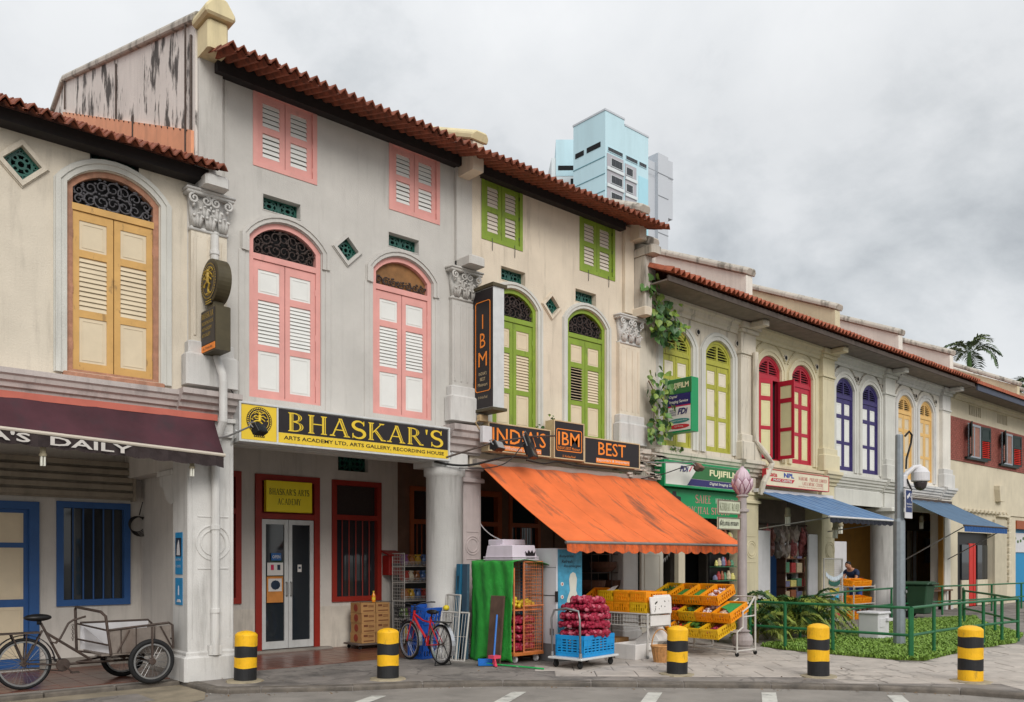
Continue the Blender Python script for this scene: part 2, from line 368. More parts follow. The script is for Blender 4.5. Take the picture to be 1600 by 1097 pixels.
SOFFIT = M('soffit_boards', s(128, 118, 110), .85, .25, 4)
PINK = M('paint_pink', s(220, 158, 150), .5, .10, 3, dirt=.3, dcol=(.38, .24, .2), streak=(4, 4, 1), dscale=2, dlo=.58, dw=.12); WHITE = M('paint_white', s(222, 222, 218), .5, .05, 3)
OCHRE = M('paint_ochre', s(206, 162, 96), .55, .14, 4, dirt=.6, dcol=(.22, .13, .06), streak=(4, 4, 1.6), dscale=3, dlo=.60, dw=.07); IVORY = M('paint_ivory', s(214, 198, 170), .55, .07, 4)
BARE = M('weathered_frame', s(176, 128, 104), .8, .3, 9, .3, 50, .6, (.2, .13, .09)); GREEN = M('paint_leaf_green', s(130, 154, 52), .5, .15, 3, dirt=.5, dcol=(.09, .11, .03), streak=(4, 4, 1.2), dscale=3, dlo=.58, dw=.1)
LIME = M('paint_lime', s(170, 168, 66), .55, .16, 3, dirt=.5, dcol=(.13, .12, .05), streak=(4, 4, 1.2), dscale=3, dlo=.57, dw=.1); RED = M('paint_crimson', s(176, 32, 52), .45, .1, 4)
DKRED = M('paint_brick_red', s(146, 40, 28), .5, .12, 4); PURPLE = M('paint_indigo', s(52, 42, 98), .5, .1, 4)
MAIZE = M('paint_maize', s(222, 180, 112), .55, .08, 4); BLUE = M('paint_blue', s(44, 86, 142), .5, .12, 4)
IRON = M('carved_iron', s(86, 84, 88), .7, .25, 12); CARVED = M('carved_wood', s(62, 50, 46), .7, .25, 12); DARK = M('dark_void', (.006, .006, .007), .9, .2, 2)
CERAM = M('green_ceramic', s(22, 84, 72), .3, .25, 12, spec=.6); GLASS = glass('dark_glass'); STEEL = M('steel', s(150, 150, 150), .4, .12, 12, metal=.7, dirt=.3, dcol=(.1, .08, .06))
RUST = M('rusty_steel', s(78, 66, 60), .6, .35, 18, .1, 60, .5, (.10, .055, .035), metal=.3); BLACK = M('black_paint', s(24, 23, 24), .45, .2, 8); RUBBER = M('rubber', s(22, 22, 23), .75, .2, 20, .15, 200)
ALU = M('aluminium', s(206, 207, 206), .4, .10, 6, metal=.2, dirt=.25, dcol=(.3, .29, .27)); YEL = M('sign_yellow', s(226, 192, 52), .5, .05, 3, dirt=.1); SIGNBLACK = M('sign_black', s(34, 28, 30), .4, .1, 5); ORANGE_INK = M('ink_orange', s(240, 138, 48), .5, .05, 4)
GALV = M('galvanised', s(142, 150, 156), .45, .14, 10, metal=.45, dirt=.2, dcol=(.25, .25, .25))
WPLAST = M('white_plastic', s(206, 204, 206), .45, .06, 5, dirt=.2, dcol=(.3, .28, .26)); CABLE = M('cable', s(30, 28, 28), .6, .2, 10)
CRATE = M('crate_orange', s(240, 150, 14), .45, .10, 6, dirt=.25, dcol=(.35, .15, .01), obj=True); CRATE_Y = M('crate_yellow', s(226, 178, 24), .45, .1, 6, dirt=.25, dcol=(.3, .18, .01), obj=True); CRATE_B = M('crate_blue', s(22, 142, 206), .45, .08, 6, obj=True)
ASPH = M('asphalt', s(144, 138, 131), .9, .22, 1.2, .5, 180, .4, (.05, .048, .046), streak=(1, 1, 1), dscale=.9, dw=.15)
CONC = M('concrete', s(146, 139, 131), .9, .28, 1.8, .35, 120, .55, (.07, .066, .06), streak=(1, 1, 1), dscale=1.1, dlo=.48)
SLABM = M('paving_slab', s(180, 171, 162), .88, .2, 2.4, .3, 120, .38, (.10, .095, .09), streak=(1, 1, 1), dscale=1.3, dlo=.5, crack=.7)
PATCH = M('dark_paving', s(138, 131, 125), .9, .3, 1.6, .4, 150, .6, (.05, .047, .045), streak=(1, 1, 1), dscale=1.0, dlo=.49, dw=.13, crack=.8)
QUARRY = M('quarry_tile', s(112, 68, 54), .28, .35, 3.5, .05, 60, .5, (.06, .04, .035), streak=(1.5, 1.5, 1.5), spec=.55)
LEAF = M('leaf_green', s(70, 104, 44), .5, .35, 6, spec=.35); LEAF_D = M('leaf_dark', s(44, 74, 34), .5, .35, 6, spec=.35); LEAF_Y = M('leaf_yellow_green', s(126, 138, 52), .55, .35, 6); GRASSM = M('grass_blade', s(128, 160, 66), .6, .55, 14); SOIL = M('soil', s(84, 88, 48), .95, .3, 5, .3, 50)

# ---------------------------------------------------------------- ground
def inside(p, poly):
    x, y = p; c = False; n = len(poly)
    for i in range(n):
        (x1, y1), (x2, y2) = poly[i], poly[(i + 1) % n]
        if (y1 > y) != (y2 > y) and x < (x2 - x1) * (y - y1) / (y2 - y1) + x1: c = not c
    return c
rd = MB().add([(-400, -400, -.068), (600, -400, -.068), (600, 600, -.068), (-400, 600, -.068)], [(0, 1, 2, 3)])
tag(solo('road', rd, ASPH, 'grey asphalt road in the foreground', None), kind='structure'); del bpy.data.objects['road']['label']
KERB = [(4.55, -.22), (4.56, -.95), (4.72, -1.25), (5.1, -1.42), (6.12, -2.10), (7.01, -2.50), (7.94, -3.15), (8.84, -4.02), (9.75, -4.95), (10.6, -5.80), (11.5, -6.90), (12.02, -7.76), (12.25, -8.6), (12.4, -10.5), (12.4, -40)]
pv = MB(); pv.prism(KERB + [(120, -40), (120, 2.6), (4.55, 2.6)], -.3, -.004, 'z')
pav = solo('pavement', pv, PATCH, None, None, kind='structure', loc=(8, -2, -.3))
# kerb stones
kb = link('kerb', None, None, (4.55, -.22, -.1)); kb['kind'] = 'structure'; WO[kb] = Vector((4.55, -.22, -.1))
KST = M('kerb_stone', s(112, 104, 95), .9, .35, 4, .5, 70, .75, (.06, .055, .05), streak=(1, 1, 1), dscale=2.2, dlo=.46)
seglen = .9
def walk(poly, step):
    out = []; rest = 0
    for (a, b) in zip(poly, poly[1:]):
        L = math.hypot(b[0] - a[0], b[1] - a[1]); k = max(1, round(L / step))
        for i in range(k):
            t0, t1 = i / k, (i + 1) / k
            out.append(((a[0] + (b[0] - a[0]) * t0, a[1] + (b[1] - a[1]) * t0), (a[0] + (b[0] - a[0]) * t1, a[1] + (b[1] - a[1]) * t1)))
    return out
for a, b in walk(KERB[:14], .85):
    d = Vector((b[0] - a[0], b[1] - a[1], 0)); L = d.length; d.normalize(); nn = Vector((-d.y, d.x, 0)); A = Vector((*a, 0)) + d * .006; B = Vector((*b, 0)) - d * .006
    top = .006 + rnd.uniform(-.004, .006); w = .16; mb = MB(); c = .025; o_ = -.012
    prof = [(o_, -.2), (o_, top - c), (o_ + c, top), (w, top), (w, -.2)]     # outwards is -nn
    vs = [A + nn * p + Vector((0, 0, q)) for p, q in prof] + [B + nn * p + Vector((0, 0, q)) for p, q in prof]
    mb.add(vs, [(4, 3, 2, 1, 0), (5, 6, 7, 8, 9)] + [(i, (i + 1) % 5, (i + 1) % 5 + 5, i + 5) for i in range(5)])
    part('kerb_stone', mb, KST, kb, bevel=.008)
# left: raised arcade floor edge, lower apron
fl = MB(); fl.box(-8, 4.549, .12, 2.6, -.3, -.004); solo('arcade_floor', fl, CONC, None, None, kind='structure', loc=(0, 1.3, -.3))
for i in range(13):
    x = -7 + i * .89
    if x > 4.5: break
    mb = MB().cbox(x, min(x + .88, 4.545), -.02, .118, -.2, .004 + rnd.uniform(-.003, .003), .015); part('kerb_stone', mb, KST, kb, bevel=.006)
ap = MB(); ap.prism([(-8, -.025), (4.53, -.025), (4.53, -.95), (4.3, -1.5), (3.6, -1.8), (-8, -3.2)], -.064, -.056, 'z')
solo('drain_apron', ap, M('apron_cement', s(150, 138, 118), .9, .3, 3, .3, 90, .5, (.10, .09, .07), streak=(1, 1, 1)), None, None, kind='structure', loc=(2, -1, -.1))
dc = thing('drain_cover', 'dark grey two-slab drain cover set in the apron before the cargo tricycle', 'drain cover', (3.3, -.9, -.097))
for x0, x1 in ((2.62, 3.18), (3.19, 3.78)): part('cover_slab', MB().cbox(x0, x1, -1.2, -.52, -.054, -.046, .004), PATCH, dc)
# quarry tiles of the arcade
tq = MB().cbox(-.148, .148, -.148, .148, 0, .009, .004).mesh('floor_tile', QUARRY)
for (xa, xb, ya) in ((1.6, 4.5, .32), (5.1, 9.9, .34)):
    wk = link('walkway', None, None, (xa, ya, 0)); wk['kind'] = 'structure'; WO[wk] = Vector((xa, ya, 0))
    x = xa
    while x < xb:
        y = ya
        while y < 2.5: inst('floor_tile', tq, wk, (x + .15, y + .15, -.004 + rnd.uniform(-.001, .001)), (rnd.uniform(-.003, .003), rnd.uniform(-.003, .003), 0)); y += .302
        x += .302
# paving slabs on the right, laid parallel to the kerb
GRASS = [(15.0, -2.85), (14.76, -3.6), (14.7, -4.6), (14.68, -5.6), (14.95, -6.08), (16.1, -6.0), (17.4, -5.9), (19.6, -6.0), (21.6, -5.5), (25.5, -3.2), (27.6, -2.3), (24.2, -1.7), (20.5, -2.2), (17, -2.75)]
GRASS2 = [(22.5, -6.3), (26.5, -4.0), (33.5, -1.9), (40, -2.2), (44, -6), (34, -9)]
an = R(-43); ca, sa = math.cos(an), math.sin(an)
sl = MB().cbox(-.305, .305, -.305, .305, -.02, .0, .006).mesh('paving_slab', SLABM)
WK2 = [(4.55, -.22)] + KERB[4:14] + [(14.5, -10.6), (24, -7), (22.3, -6.1), (14.6, -6.3), (14.4, -4.5), (14.5, -2.6), (24, -1.3), (24, 0), (11, -.2)]
slabs = []
for i in range(-30, 40):
    for j in range(-40, 40):
        u, v = (i + (.5 if j % 2 else 0)) * .62, j * .62; x, y = 12 + u * ca - v * sa, -4 + u * sa + v * ca
        if x < 9.3 or (x < 10.8 and y > -2.2): continue
        if not all(inside((x + (dx * ca - dy * sa) * .30, y + (dx * sa + dy * ca) * .30), KERBIN := ([(k[0] + .17, k[1] + .12) for k in KERB] + [(120, -40), (120, 2.4), (4.7, 2.4)])) for dx in (-1, 1) for dy in (-1, 1)): continue
        if inside((x, y), GRASS) or inside((x, y), GRASS2): continue
        dd = math.hypot(x, y + 12.3)
        if dd > 21 or x / max(.1, y + 12.3) > 3.35 or y > .1: continue
        slabs.append((dd, x, y))
slabs.sort()
for dd, x, y in slabs[:296]:
    inst('paving_slab', sl, pav, (x, y, .003 + rnd.uniform(-.003, .003)), (rnd.uniform(-.006, .006), rnd.uniform(-.006, .006), an))
# road marking: short white bars across the edge of the junction
RW = M('road_paint', s(196, 194, 186), .8, .2, 6, dirt=.8, dcol=(.10, .10, .095), streak=(1, 1, 1), dscale=5, dlo=.52)
for (x, y) in ((6.15, -2.72), (7.76, -3.70), (9.10, -4.96), (10.25, -5.98), (11.28, -7.22)):
    d = Vector((-.56, -.36, 0)).normalized(); w = Vector((.14, -.135, 0)); a = Vector((x, y, -.0635)); w = w * .5
    mb = MB().add([a - w, a + w, a + w + d * 1.1, a - w + d * 1.1], [(3, 2, 1, 0)]); solo('road_marking', mb, RW, None, None, kind='structure')
# grass
def grass(poly, n, name='grass', hmin=.03, hmax=.095, z0=0.0):
    g = np.random.default_rng(5); xs = [p[0] for p in poly]; ys = [p[1] for p in poly]; P = []
    while len(P) < n:
        c = (g.uniform(min(xs), max(xs)), g.uniform(min(ys), max(ys)))
        if inside(c, poly): P.append(c)
    P = np.array(P); N = len(P); an_ = g.uniform(0, 6.283, N); hh = g.uniform(hmin, hmax, N); w = g.uniform(.006, .016, N); ln = g.uniform(.3, 1.3, N) * hh
    dx, dy = np.cos(an_), np.sin(an_)
    V = np.zeros((N, 5, 3)); z = z0
    V[:, 0] = np.stack([P[:, 0] - dy * w, P[:, 1] + dx * w, np.full(N, z)], 1); V[:, 1] = np.stack([P[:, 0] + dy * w, P[:, 1] - dx * w, np.full(N, z)], 1)
    V[:, 2] = np.stack([P[:, 0] + dx * ln * .4 - dy * w * 1.3, P[:, 1] + dy * ln * .4 + dx * w * 1.3, z + hh * .7], 1); V[:, 3] = np.stack([P[:, 0] + dx * ln * .4 + dy * w * 1.3, P[:, 1] + dy * ln * .4 - dx * w * 1.3, z + hh * .7], 1)
    V[:, 4] = np.stack([P[:, 0] + dx * ln, P[:, 1] + dy * ln, z + hh], 1)
    me = bpy.data.meshes.new(name); me.vertices.add(N * 5); me.vertices.foreach_set('co', V.ravel())
    loops = np.arange(N)[:, None] * 5 + np.array([[0, 1, 3, 2, 2, 3, 4]]); me.loops.add(N * 7); me.loops.foreach_set('vertex_index', loops.ravel())
    me.polygons.add(N * 2); st = (np.arange(N)[:, None] * 7 + np.array([[0, 4]])).ravel(); me.polygons.foreach_set('loop_start', st)
    me.polygons.foreach_set('loop_total', np.tile([4, 3], N)); me.materials.append(GRASSM); me.update(); me.validate()
    o = link(name, me); o['kind'] = 'stuff'; return o
for k, (pl, n) in enumerate(((GRASS, 60000), (GRASS2, 26000))):
    b = MB(); b.prism(pl, -.02, .008 + .001 * k, 'z'); solo('lawn_soil', b, SOIL, None, None, kind='structure'); grass(pl, n)
# ---------------------------------------------------------------- building kit
def arch(x0, x1, z0, zs, zc, n=12):
    xm = (x0 + x1) / 2; w = (x1 - x0) / 2; hh = max(.01, zc - zs); r = (w * w + hh * hh) / (2 * hh); cz = zc - r; a = math.asin(min(1, w / r))
    if hh > w: a = math.pi / 2
    pts = [(x0, z0), (x1, z0)]
    for i in range(n + 1):
        t = a - 2 * a * i / n; pts.append((xm + r * math.sin(t), cz + r * math.cos(t)))
    return pts
def arch_h(x, x0, x1, zs, zc):
    xm = (x0 + x1) / 2; w = (x1 - x0) / 2; hh = max(.01, zc - zs); r = (w * w + hh * hh) / (2 * hh); cz = zc - r
    return cz + math.sqrt(max(0, r * r - (x - xm) ** 2))
def wall(root, x0, x1, z0, z1, holes, mat, y=0, t=.28, name='wall', axis='y', band=None):
    outer = [(x0, z0), (x1, z0), (x1, z1), (x0, z1)]; loops = [outer] + holes; flat = [p for q in loops for p in q]
    tri = tessellate_polygon([[Vector((p[0], p[1], 0)) for p in q] for q in loops]); n = len(flat); mb = MB()
    vs = [(a, y, b) for a, b in flat] + [(a, y + t, b) for a, b in flat]; fs = []
    for a, b, c in tri:
        A, B, C = flat[a], flat[b], flat[c]
        if (B[0] - A[0]) * (C[1] - A[1]) - (B[1] - A[1]) * (C[0] - A[0]) < 0: b, c = c, b
        fs += [(a, b, c), (a + n, c + n, b + n)]
    k = 0
    for q in loops:
        m = len(q); fs += [(k + i, k + i + n, k + (i + 1) % m + n, k + (i + 1) % m) for i in range(m)]; k += m
    mb.add(vs, fs); return part(name, mb, mat, root)
PANEL_ME, SLAT_ME = {}, {}
def panel_me(w, h, mat):
    k = (round(w, 3), round(h, 3), mat.name)
    if k not in PANEL_ME:
        mb = MB(); mb.box(-w / 2, w / 2, 0, .012, -h / 2, h / 2); b = min(.035, w * .14)
        mb.ring([(-w / 2 + b, -h / 2 + b), (w / 2 - b, -h / 2 + b), (w / 2 - b, h / 2 - b), (-w / 2 + b, h / 2 - b)], [(-w / 2 + b + .014, -h / 2 + b + .014), (w / 2 - b - .014, -h / 2 + b + .014), (w / 2 - b - .014, h / 2 - b - .014), (-w / 2 + b + .014, h / 2 - b - .014)], -.006, .004)
        PANEL_ME[k] = mb.mesh('shutter_panel', mat)
    return PANEL_ME[k]
def slat_me(w, d, mat):
    k = (round(w, 3), round(d, 3), mat.name)
    if k not in SLAT_ME: SLAT_ME[k] = MB().box(-w / 2, w / 2, -d / 2, d / 2, -.005, .005).mesh('shutter_slat', mat)
    return SLAT_ME[k]
def leaf(win, x0, x1, z0, z1, y, rows, fm, pm, st=.085, pitch=.062, tilt=1.2, th=.038, hinge=None, smat=None):
    """one shutter leaf; rows = [(kind, f0, f1)] fractions measured from the top; hinge = (x, angle) swings it"""
    H = z1 - z0; smat = smat or pm
    def T(v):
        if not hinge: return v
        hx, an = hinge; dx, dy = v[0] - hx, v[1] - y; return (hx + dx * math.cos(an) - dy * math.sin(an), y + dx * math.sin(an) + dy * math.cos(an), v[2])
    mb = MB(); zz = sorted([(z1 - f1 * H, z1 - f0 * H) for _, f0, f1 in rows]); xi0, xi1 = x0 + st, x1 - st
    mb.box(x0 + .003, xi0, y, y + th, z0 + .003, z1 - .003); mb.box(xi1, x1 - .003, y, y + th, z0 + .003, z1 - .003)
    e = z0 + .003
    for a, b in zz + [(z1 - .003, 0)]: mb.box(xi0, xi1, y + .001, y + th - .001, e, a); e = b
    mb.v = [T(v) for v in mb.v]; part('shutter_leaf', mb, fm, win)
    rz = hinge[1] if hinge else 0
    for kind, f0, f1 in rows:
        a, b = z1 - f1 * H, z1 - f0 * H; xm = (x0 + x1) / 2
        if kind == 'p': inst('shutter_panel', panel_me(xi1 - xi0, b - a, pm), win, T((xm, y + .014, (a + b) / 2)), (0, 0, rz))
        else:
            k = max(3, round((b - a) / pitch)); me = slat_me(xi1 - xi0, (b - a) / k * 1.0, smat)
            for i in range(k): inst('shutter_slat', me, win, T((xm, y + .02, a + (i + .5) * (b - a) / k)), (tilt + rnd.uniform(-.06, .06), 0, rz))
def scrollwork(x0, x1, zb, top, y, mat, win, name='fanlight_carving', half=False):
    """pierced carving: spirals and leaves between the bar zb and the curve top(x)"""
    mb = MB(); n = 7; step = (x1 - x0) / n
    for i in range(n):
        cx = x0 + (i + .5) * step; hh = top(cx) - zb - .02; r = min(step * .56, hh * .5); sgn = 1 if i < n / 2 else -1
        if hh < .05: continue
        rows = [(zb + hh * .5)] if hh < step * 1.5 else [zb + hh * .28, zb + hh * .74]
        if half: rows = [zb + .09]; r = .07
        if len(rows) == 2: r = hh * .26
        for q, cz in enumerate(rows):
            pts = []
            for k in range(15):
                t = k / 14; a = sgn * (t * 8.5 + i * 1.3 + q * 2); rr = r * (1 - t * .85); pts.append((cx + rr * math.cos(a), y + rnd.uniform(-.004, .004), cz + rr * math.sin(a)))
            mb.tube(pts, [.014 - .006 * k / 14 for k in range(15)], 5)
            for k in range(5):
                a = rnd.uniform(0, 6.28); mb.blob((cx + r * 1.05 * math.cos(a), y - .006, cz + r * .95 * math.sin(a)), (rnd.uniform(.016, .03), .014, rnd.uniform(.012, .022)), 6, 4)
    o = part(name, mb, mat, win, smooth=True); return o
def breeze(win, x0, x1, z0, z1, y):
    xm, zm, w = (x0 + x1) / 2, (z0 + z1) / 2, (x1 - x0) / 2; hgt = (z1 - z0) / 2; mb = MB()
    mb.ring([(x0, z0), (x1, z0), (x1, z1), (x0, z1)], [(x0 + .02, z0 + .02), (x1 - .02, z0 + .02), (x1 - .02, z1 - .02), (x0 + .02, z1 - .02)], y, y + .03)
    el = lambda k, n=20: [(xm + w * k * math.cos(6.2832 * i / n), zm + hgt * k * math.sin(6.2832 * i / n)) for i in range(n)]
    mb.ring(el(.9), el(.72), y + .003, y + .028); mb.ring(el(.42), el(.26), y - .004, y + .03)
    for q in range(4):
        a = R(90 * q + 45); c, s_ = math.cos(a), math.sin(a)
        pts = [(xm + w * (.66 * c + .25 * math.cos(b)), zm + hgt * (.66 * s_ + .25 * math.sin(b))) for b in [6.2832 * i / 10 for i in range(10)]]
        ins = [(xm + w * (.66 * c + .12 * math.cos(b)), zm + hgt * (.66 * s_ + .12 * math.sin(b))) for b in [6.2832 * i / 10 for i in range(10)]]
        mb.ring(pts, ins, y - .002, y + .026)
    for q in range(8):
        a = R(45 * q + 22); mb.box(xm + w * .5 * math.cos(a) - .012, xm + w * .5 * math.cos(a) + .012, y, y + .025, zm + hgt * .5 * math.sin(a) - .012, zm + hgt * .5 * math.sin(a) + .012)
    return part('breeze_block', mb, CERAM, win)
def vent(root, x0, x1, z0, z1, mat, n=2, y=.0, deep=.12):
    mb = MB(); mb.ring([(x0, z0), (x1, z0), (x1, z1), (x0, z1)], [(x0 + .012, z0 + .012), (x1 - .012, z0 + .012), (x1 - .012, z1 - .012), (x0 + .012, z1 - .012)], y - .008, y + deep)
    mb.box(x0, x1, y + deep + .04, y + deep + .05, z0, z1)
    v = part('vent', mb, [mat, DARK], root); v.data.polygons.foreach_set('material_index', [0] * (len(mb.f) - 6) + [1] * 6)
    w = (x1 - x0 - .024) / n
    for i in range(n): breeze(v, x0 + .012 + i * w, x0 + .012 + (i + 1) * w, z0 + .012, z1 - .012, y + deep)
    return [(x0, z0), (x1, z0), (x1, z1), (x0, z1)]
def diamond(root, cx, cz, r, mat, y=0):
    D_ = lambda k: [(cx, cz - k), (cx + k, cz), (cx, cz + k), (cx - k, cz)]
    mb = MB(); mb.ring(D_(r), D_(r * .74), y - .045, y + .1); mb.ring(D_(r * 1.06), D_(r * .93), y - .02, y + .05)
    v = part('diamond_vent', mb, mat, root); k = r * .74
    g = MB(); g.ring(D_(k), D_(k * .86), y + .04, y + .07)
    el = lambda q, n=18: [(cx + k * q * math.cos(6.2832 * i / n), cz + k * q * math.sin(6.2832 * i / n)) for i in range(n)]
    g.ring(el(.66), el(.52), y + .042, y + .066); g.ring(el(.30), el(.17), y + .036, y + .07)
    for q in range(4):
        a = R(90 * q + 45); c, s_ = math.cos(a) * .42, math.sin(a) * .42
        g.ring([(cx + k * (c + .2 * math.cos(b)), cz + k * (s_ + .2 * math.sin(b))) for b in [.6283 * i for i in range(10)]], [(cx + k * (c + .1 * math.cos(b)), cz + k * (s_ + .1 * math.sin(b))) for b in [.6283 * i for i in range(10)]], y + .038, y + .068)
        a = R(90 * q); c, s_ = math.cos(a) * .74, math.sin(a) * .74
        g.ring([(cx + k * (c + .13 * math.cos(b)), cz + k * (s_ + .13 * math.sin(b))) for b in [.7854 * i for i in range(8)]], [(cx + k * (c + .06 * math.cos(b)), cz + k * (s_ + .06 * math.sin(b))) for b in [.7854 * i for i in range(8)]], y + .038, y + .068)
    part('breeze_block', g, CERAM, v)
    b = MB().prism(D_(k), y + .11, y + .12); part('vent_back', b, DARK, v)
    return D_(r * .9)
def upper_window(root, x0, x1, z0, z1, fm, pm, holes, pitch=.075, hook=False):
    fw = .075; mb = MB(); mb.ring([(x0, z0), (x1, z0), (x1, z1), (x0, z1)], [(x0 + fw, z0 + fw), (x1 - fw, z0 + fw), (x1 - fw, z1 - fw), (x0 + fw, z1 - fw)], -.012, .1)
    w = part('window', mb, fm, root); part('window_back', MB().box(x0 + .02, x1 - .02, .12, .13, z0 + .02, z1 - .02), DARK, w); xm = (x0 + x1) / 2
    rows = [('s', .10, .45), ('s', .545, .90)]
    leaf(w, x0 + fw, xm - .002, z0 + fw, z1 - fw, .02, rows, fm, pm, .09, pitch, 1.2); leaf(w, xm + .002, x1 - fw, z0 + fw, z1 - fw, .02, rows, fm, pm, .09, pitch, 1.2)
    hk = MB()
    for x in (x0 + fw, x1 - fw):
        for z in (z0 + .22, (z0 + z1) / 2, z1 - .22): hk.tube([(x, .012, z - .035), (x, .012, z + .035)], .009, 6)
    if hook:
        for x in (x0 + .25, x1 - .22): hk.tube([(x, -.02, z0 + .06), (x, -.03, z0 - .05), (x + .01, -.012, z0 - .17)], .006, 5)
    part('hinges', hk, BLACK if hook else fm, w)
    holes.append([(x0 + .01, z0 + .01), (x1 - .01, z0 + .01), (x1 - .01, z1 - .01), (x0 + .01, z1 - .01)])
ROWS_A = [('p', .065, .24), ('s', .29, .62), ('p', .665, .955)]
ROWS_B = [('p', .065, .225), ('p', .28, .60), ('p', .645, .955)]
def arched_window(root, x0, x1, z0, zs, zc, fm, pm, hm, holes, hood='full', fan='carved', rows=ROWS_A, zt=None, carve=CARVED, fw=.09, sill=None, swing=(None, None), frame2=None, hw=.12, pitch=.058, tilt=(1.2, 1.2)):
    o_ = arch(x0, x1, z0, zs, zc); i_ = arch(x0 + fw, x1 - fw, z0 + .05, zs - .03, zc - fw); mb = MB(); mb.ring(o_, i_, .03, .13)
    w = part('window', mb, frame2 or fm, root); xm = (x0 + x1) / 2; zt = zt if zt else zs - .18
    part('transom_bar', MB().box(x0 + fw - .01, x1 - fw + .01, .028, .10, zt - .045, zt + .045), fm, w)
    part('window_back', MB().prism(arch(x0 + .02, x1 - .02, z0 + .02, zs, zc - .02), .145, .155), DARK, w)
    top = lambda x: arch_h(x, x0 + fw, x1 - fw, zs - .03, zc - fw)
    zb = zt + .045
    if fan == 'carved': scrollwork(x0 + fw + .01, x1 - fw - .01, zb, top, .075, carve, w)
    elif fan == 'half':
        scrollwork(x0 + fw + .01, x1 - fw - .01, zb, lambda x: zb + .2, .075, carve, w, half=True)
        part('fanlight_board', MB().prism([(x0 + fw, zb), (x1 - fw, zb)] + i_[2:], .11, .12), M('old_plywood', s(140, 100, 60), .7, .3, 6), w)
    else:
        for a, b in ((x0 + fw, xm - .03), (xm + .03, x1 - fw)):
            k = 6; zz = zb + .03; ztop = zc - fw - .03
            for i in range(k):
                z = zz + (ztop - zz) * (i + .5) / k; xs = [x for x in [a + (b - a) * q / 20 for q in range(21)] if top(x) > z + .02]
                if len(xs) > 3: part('louvre', MB().add([(xs[0], .05, z - .012), (xs[-1], .05, z - .012), (xs[-1], .07, z - .002), (xs[0], .07, z - .002), (xs[0], .05, z + .006), (xs[-1], .05, z + .006), (xs[-1], .07, z + .014), (xs[0], .07, z + .014)], [(0, 1, 2, 3), (7, 6, 5, 4), (0, 4, 5, 1), (3, 2, 6, 7), (0, 3, 7, 4), (1, 5, 6, 2)]), fm, w)
        part('fan_mullion', MB().box(xm - .03, xm + .03, .04, .11, zb, zc - fw + .01), fm, w)
        part('fan_rim', MB().ring(arch(x0 + fw, x1 - fw, zb, zs - .03, zc - fw), arch(x0 + fw + .05, x1 - fw - .05, zb + .04, zs - .04, zc - fw - .06), .045, .105), fm, w)
    za, zb2 = z0 + .05, zt - .048
    for side, (a, b) in enumerate(((x0 + fw, xm - .003), (xm + .003, x1 - fw))):
        sw = swing[side]; hg = None
        if sw: hg = ((a if side == 0 else b), sw)
        leaf(w, a, b, za, zb2, .05 if not sw else .02, rows, fm, pm, .075 if rows is ROWS_B else .085, pitch, tilt[side], hinge=hg)
    hk = MB()
    for x in (x0 + fw, x1 - fw):
        for q in (.15, .5, .85): z = za + (zb2 - za) * q; hk.tube([(x, .042, z - .05), (x, .042, z + .05)], .01, 6)
    part('hinges', hk, frame2 or fm, w)
    if hood:
        h0 = z0 - .02 if hood == 'full' else zs - .25
        A, B, C_ = arch(x0 - hw, x1 + hw, h0, zs + .02, zc + hw * .9), arch(x0 - hw * .55, x1 + hw * .55, h0, zs + .01, zc + hw * .5), arch(x0 - .0, x1 + .0, h0, zs, zc)
        m2 = MB()
        def openring(a, b, y0, y1): m2.ring(a[1:] + a[:1], b[1:] + b[:1], y0, y1, closed=False)
        openring(A, B, -.055, .02); openring(B, C_, -.035, .02); openring(arch(x0 - hw * 1.12, x1 + hw * 1.12, h0, zs + .02, zc + hw * 1.02), A, -.02, .01)
        part('hood_mould', m2, hm, root)
    holes.append(arch(x0 + .012, x1 - .012, z0 + .012, zs, zc - .012))
    if sill: part('sill', MB().cbox(x0 - .05, x1 + .05, -.06, .1, z0 - .07, z0 - .001, .012), sill, w)
    return w
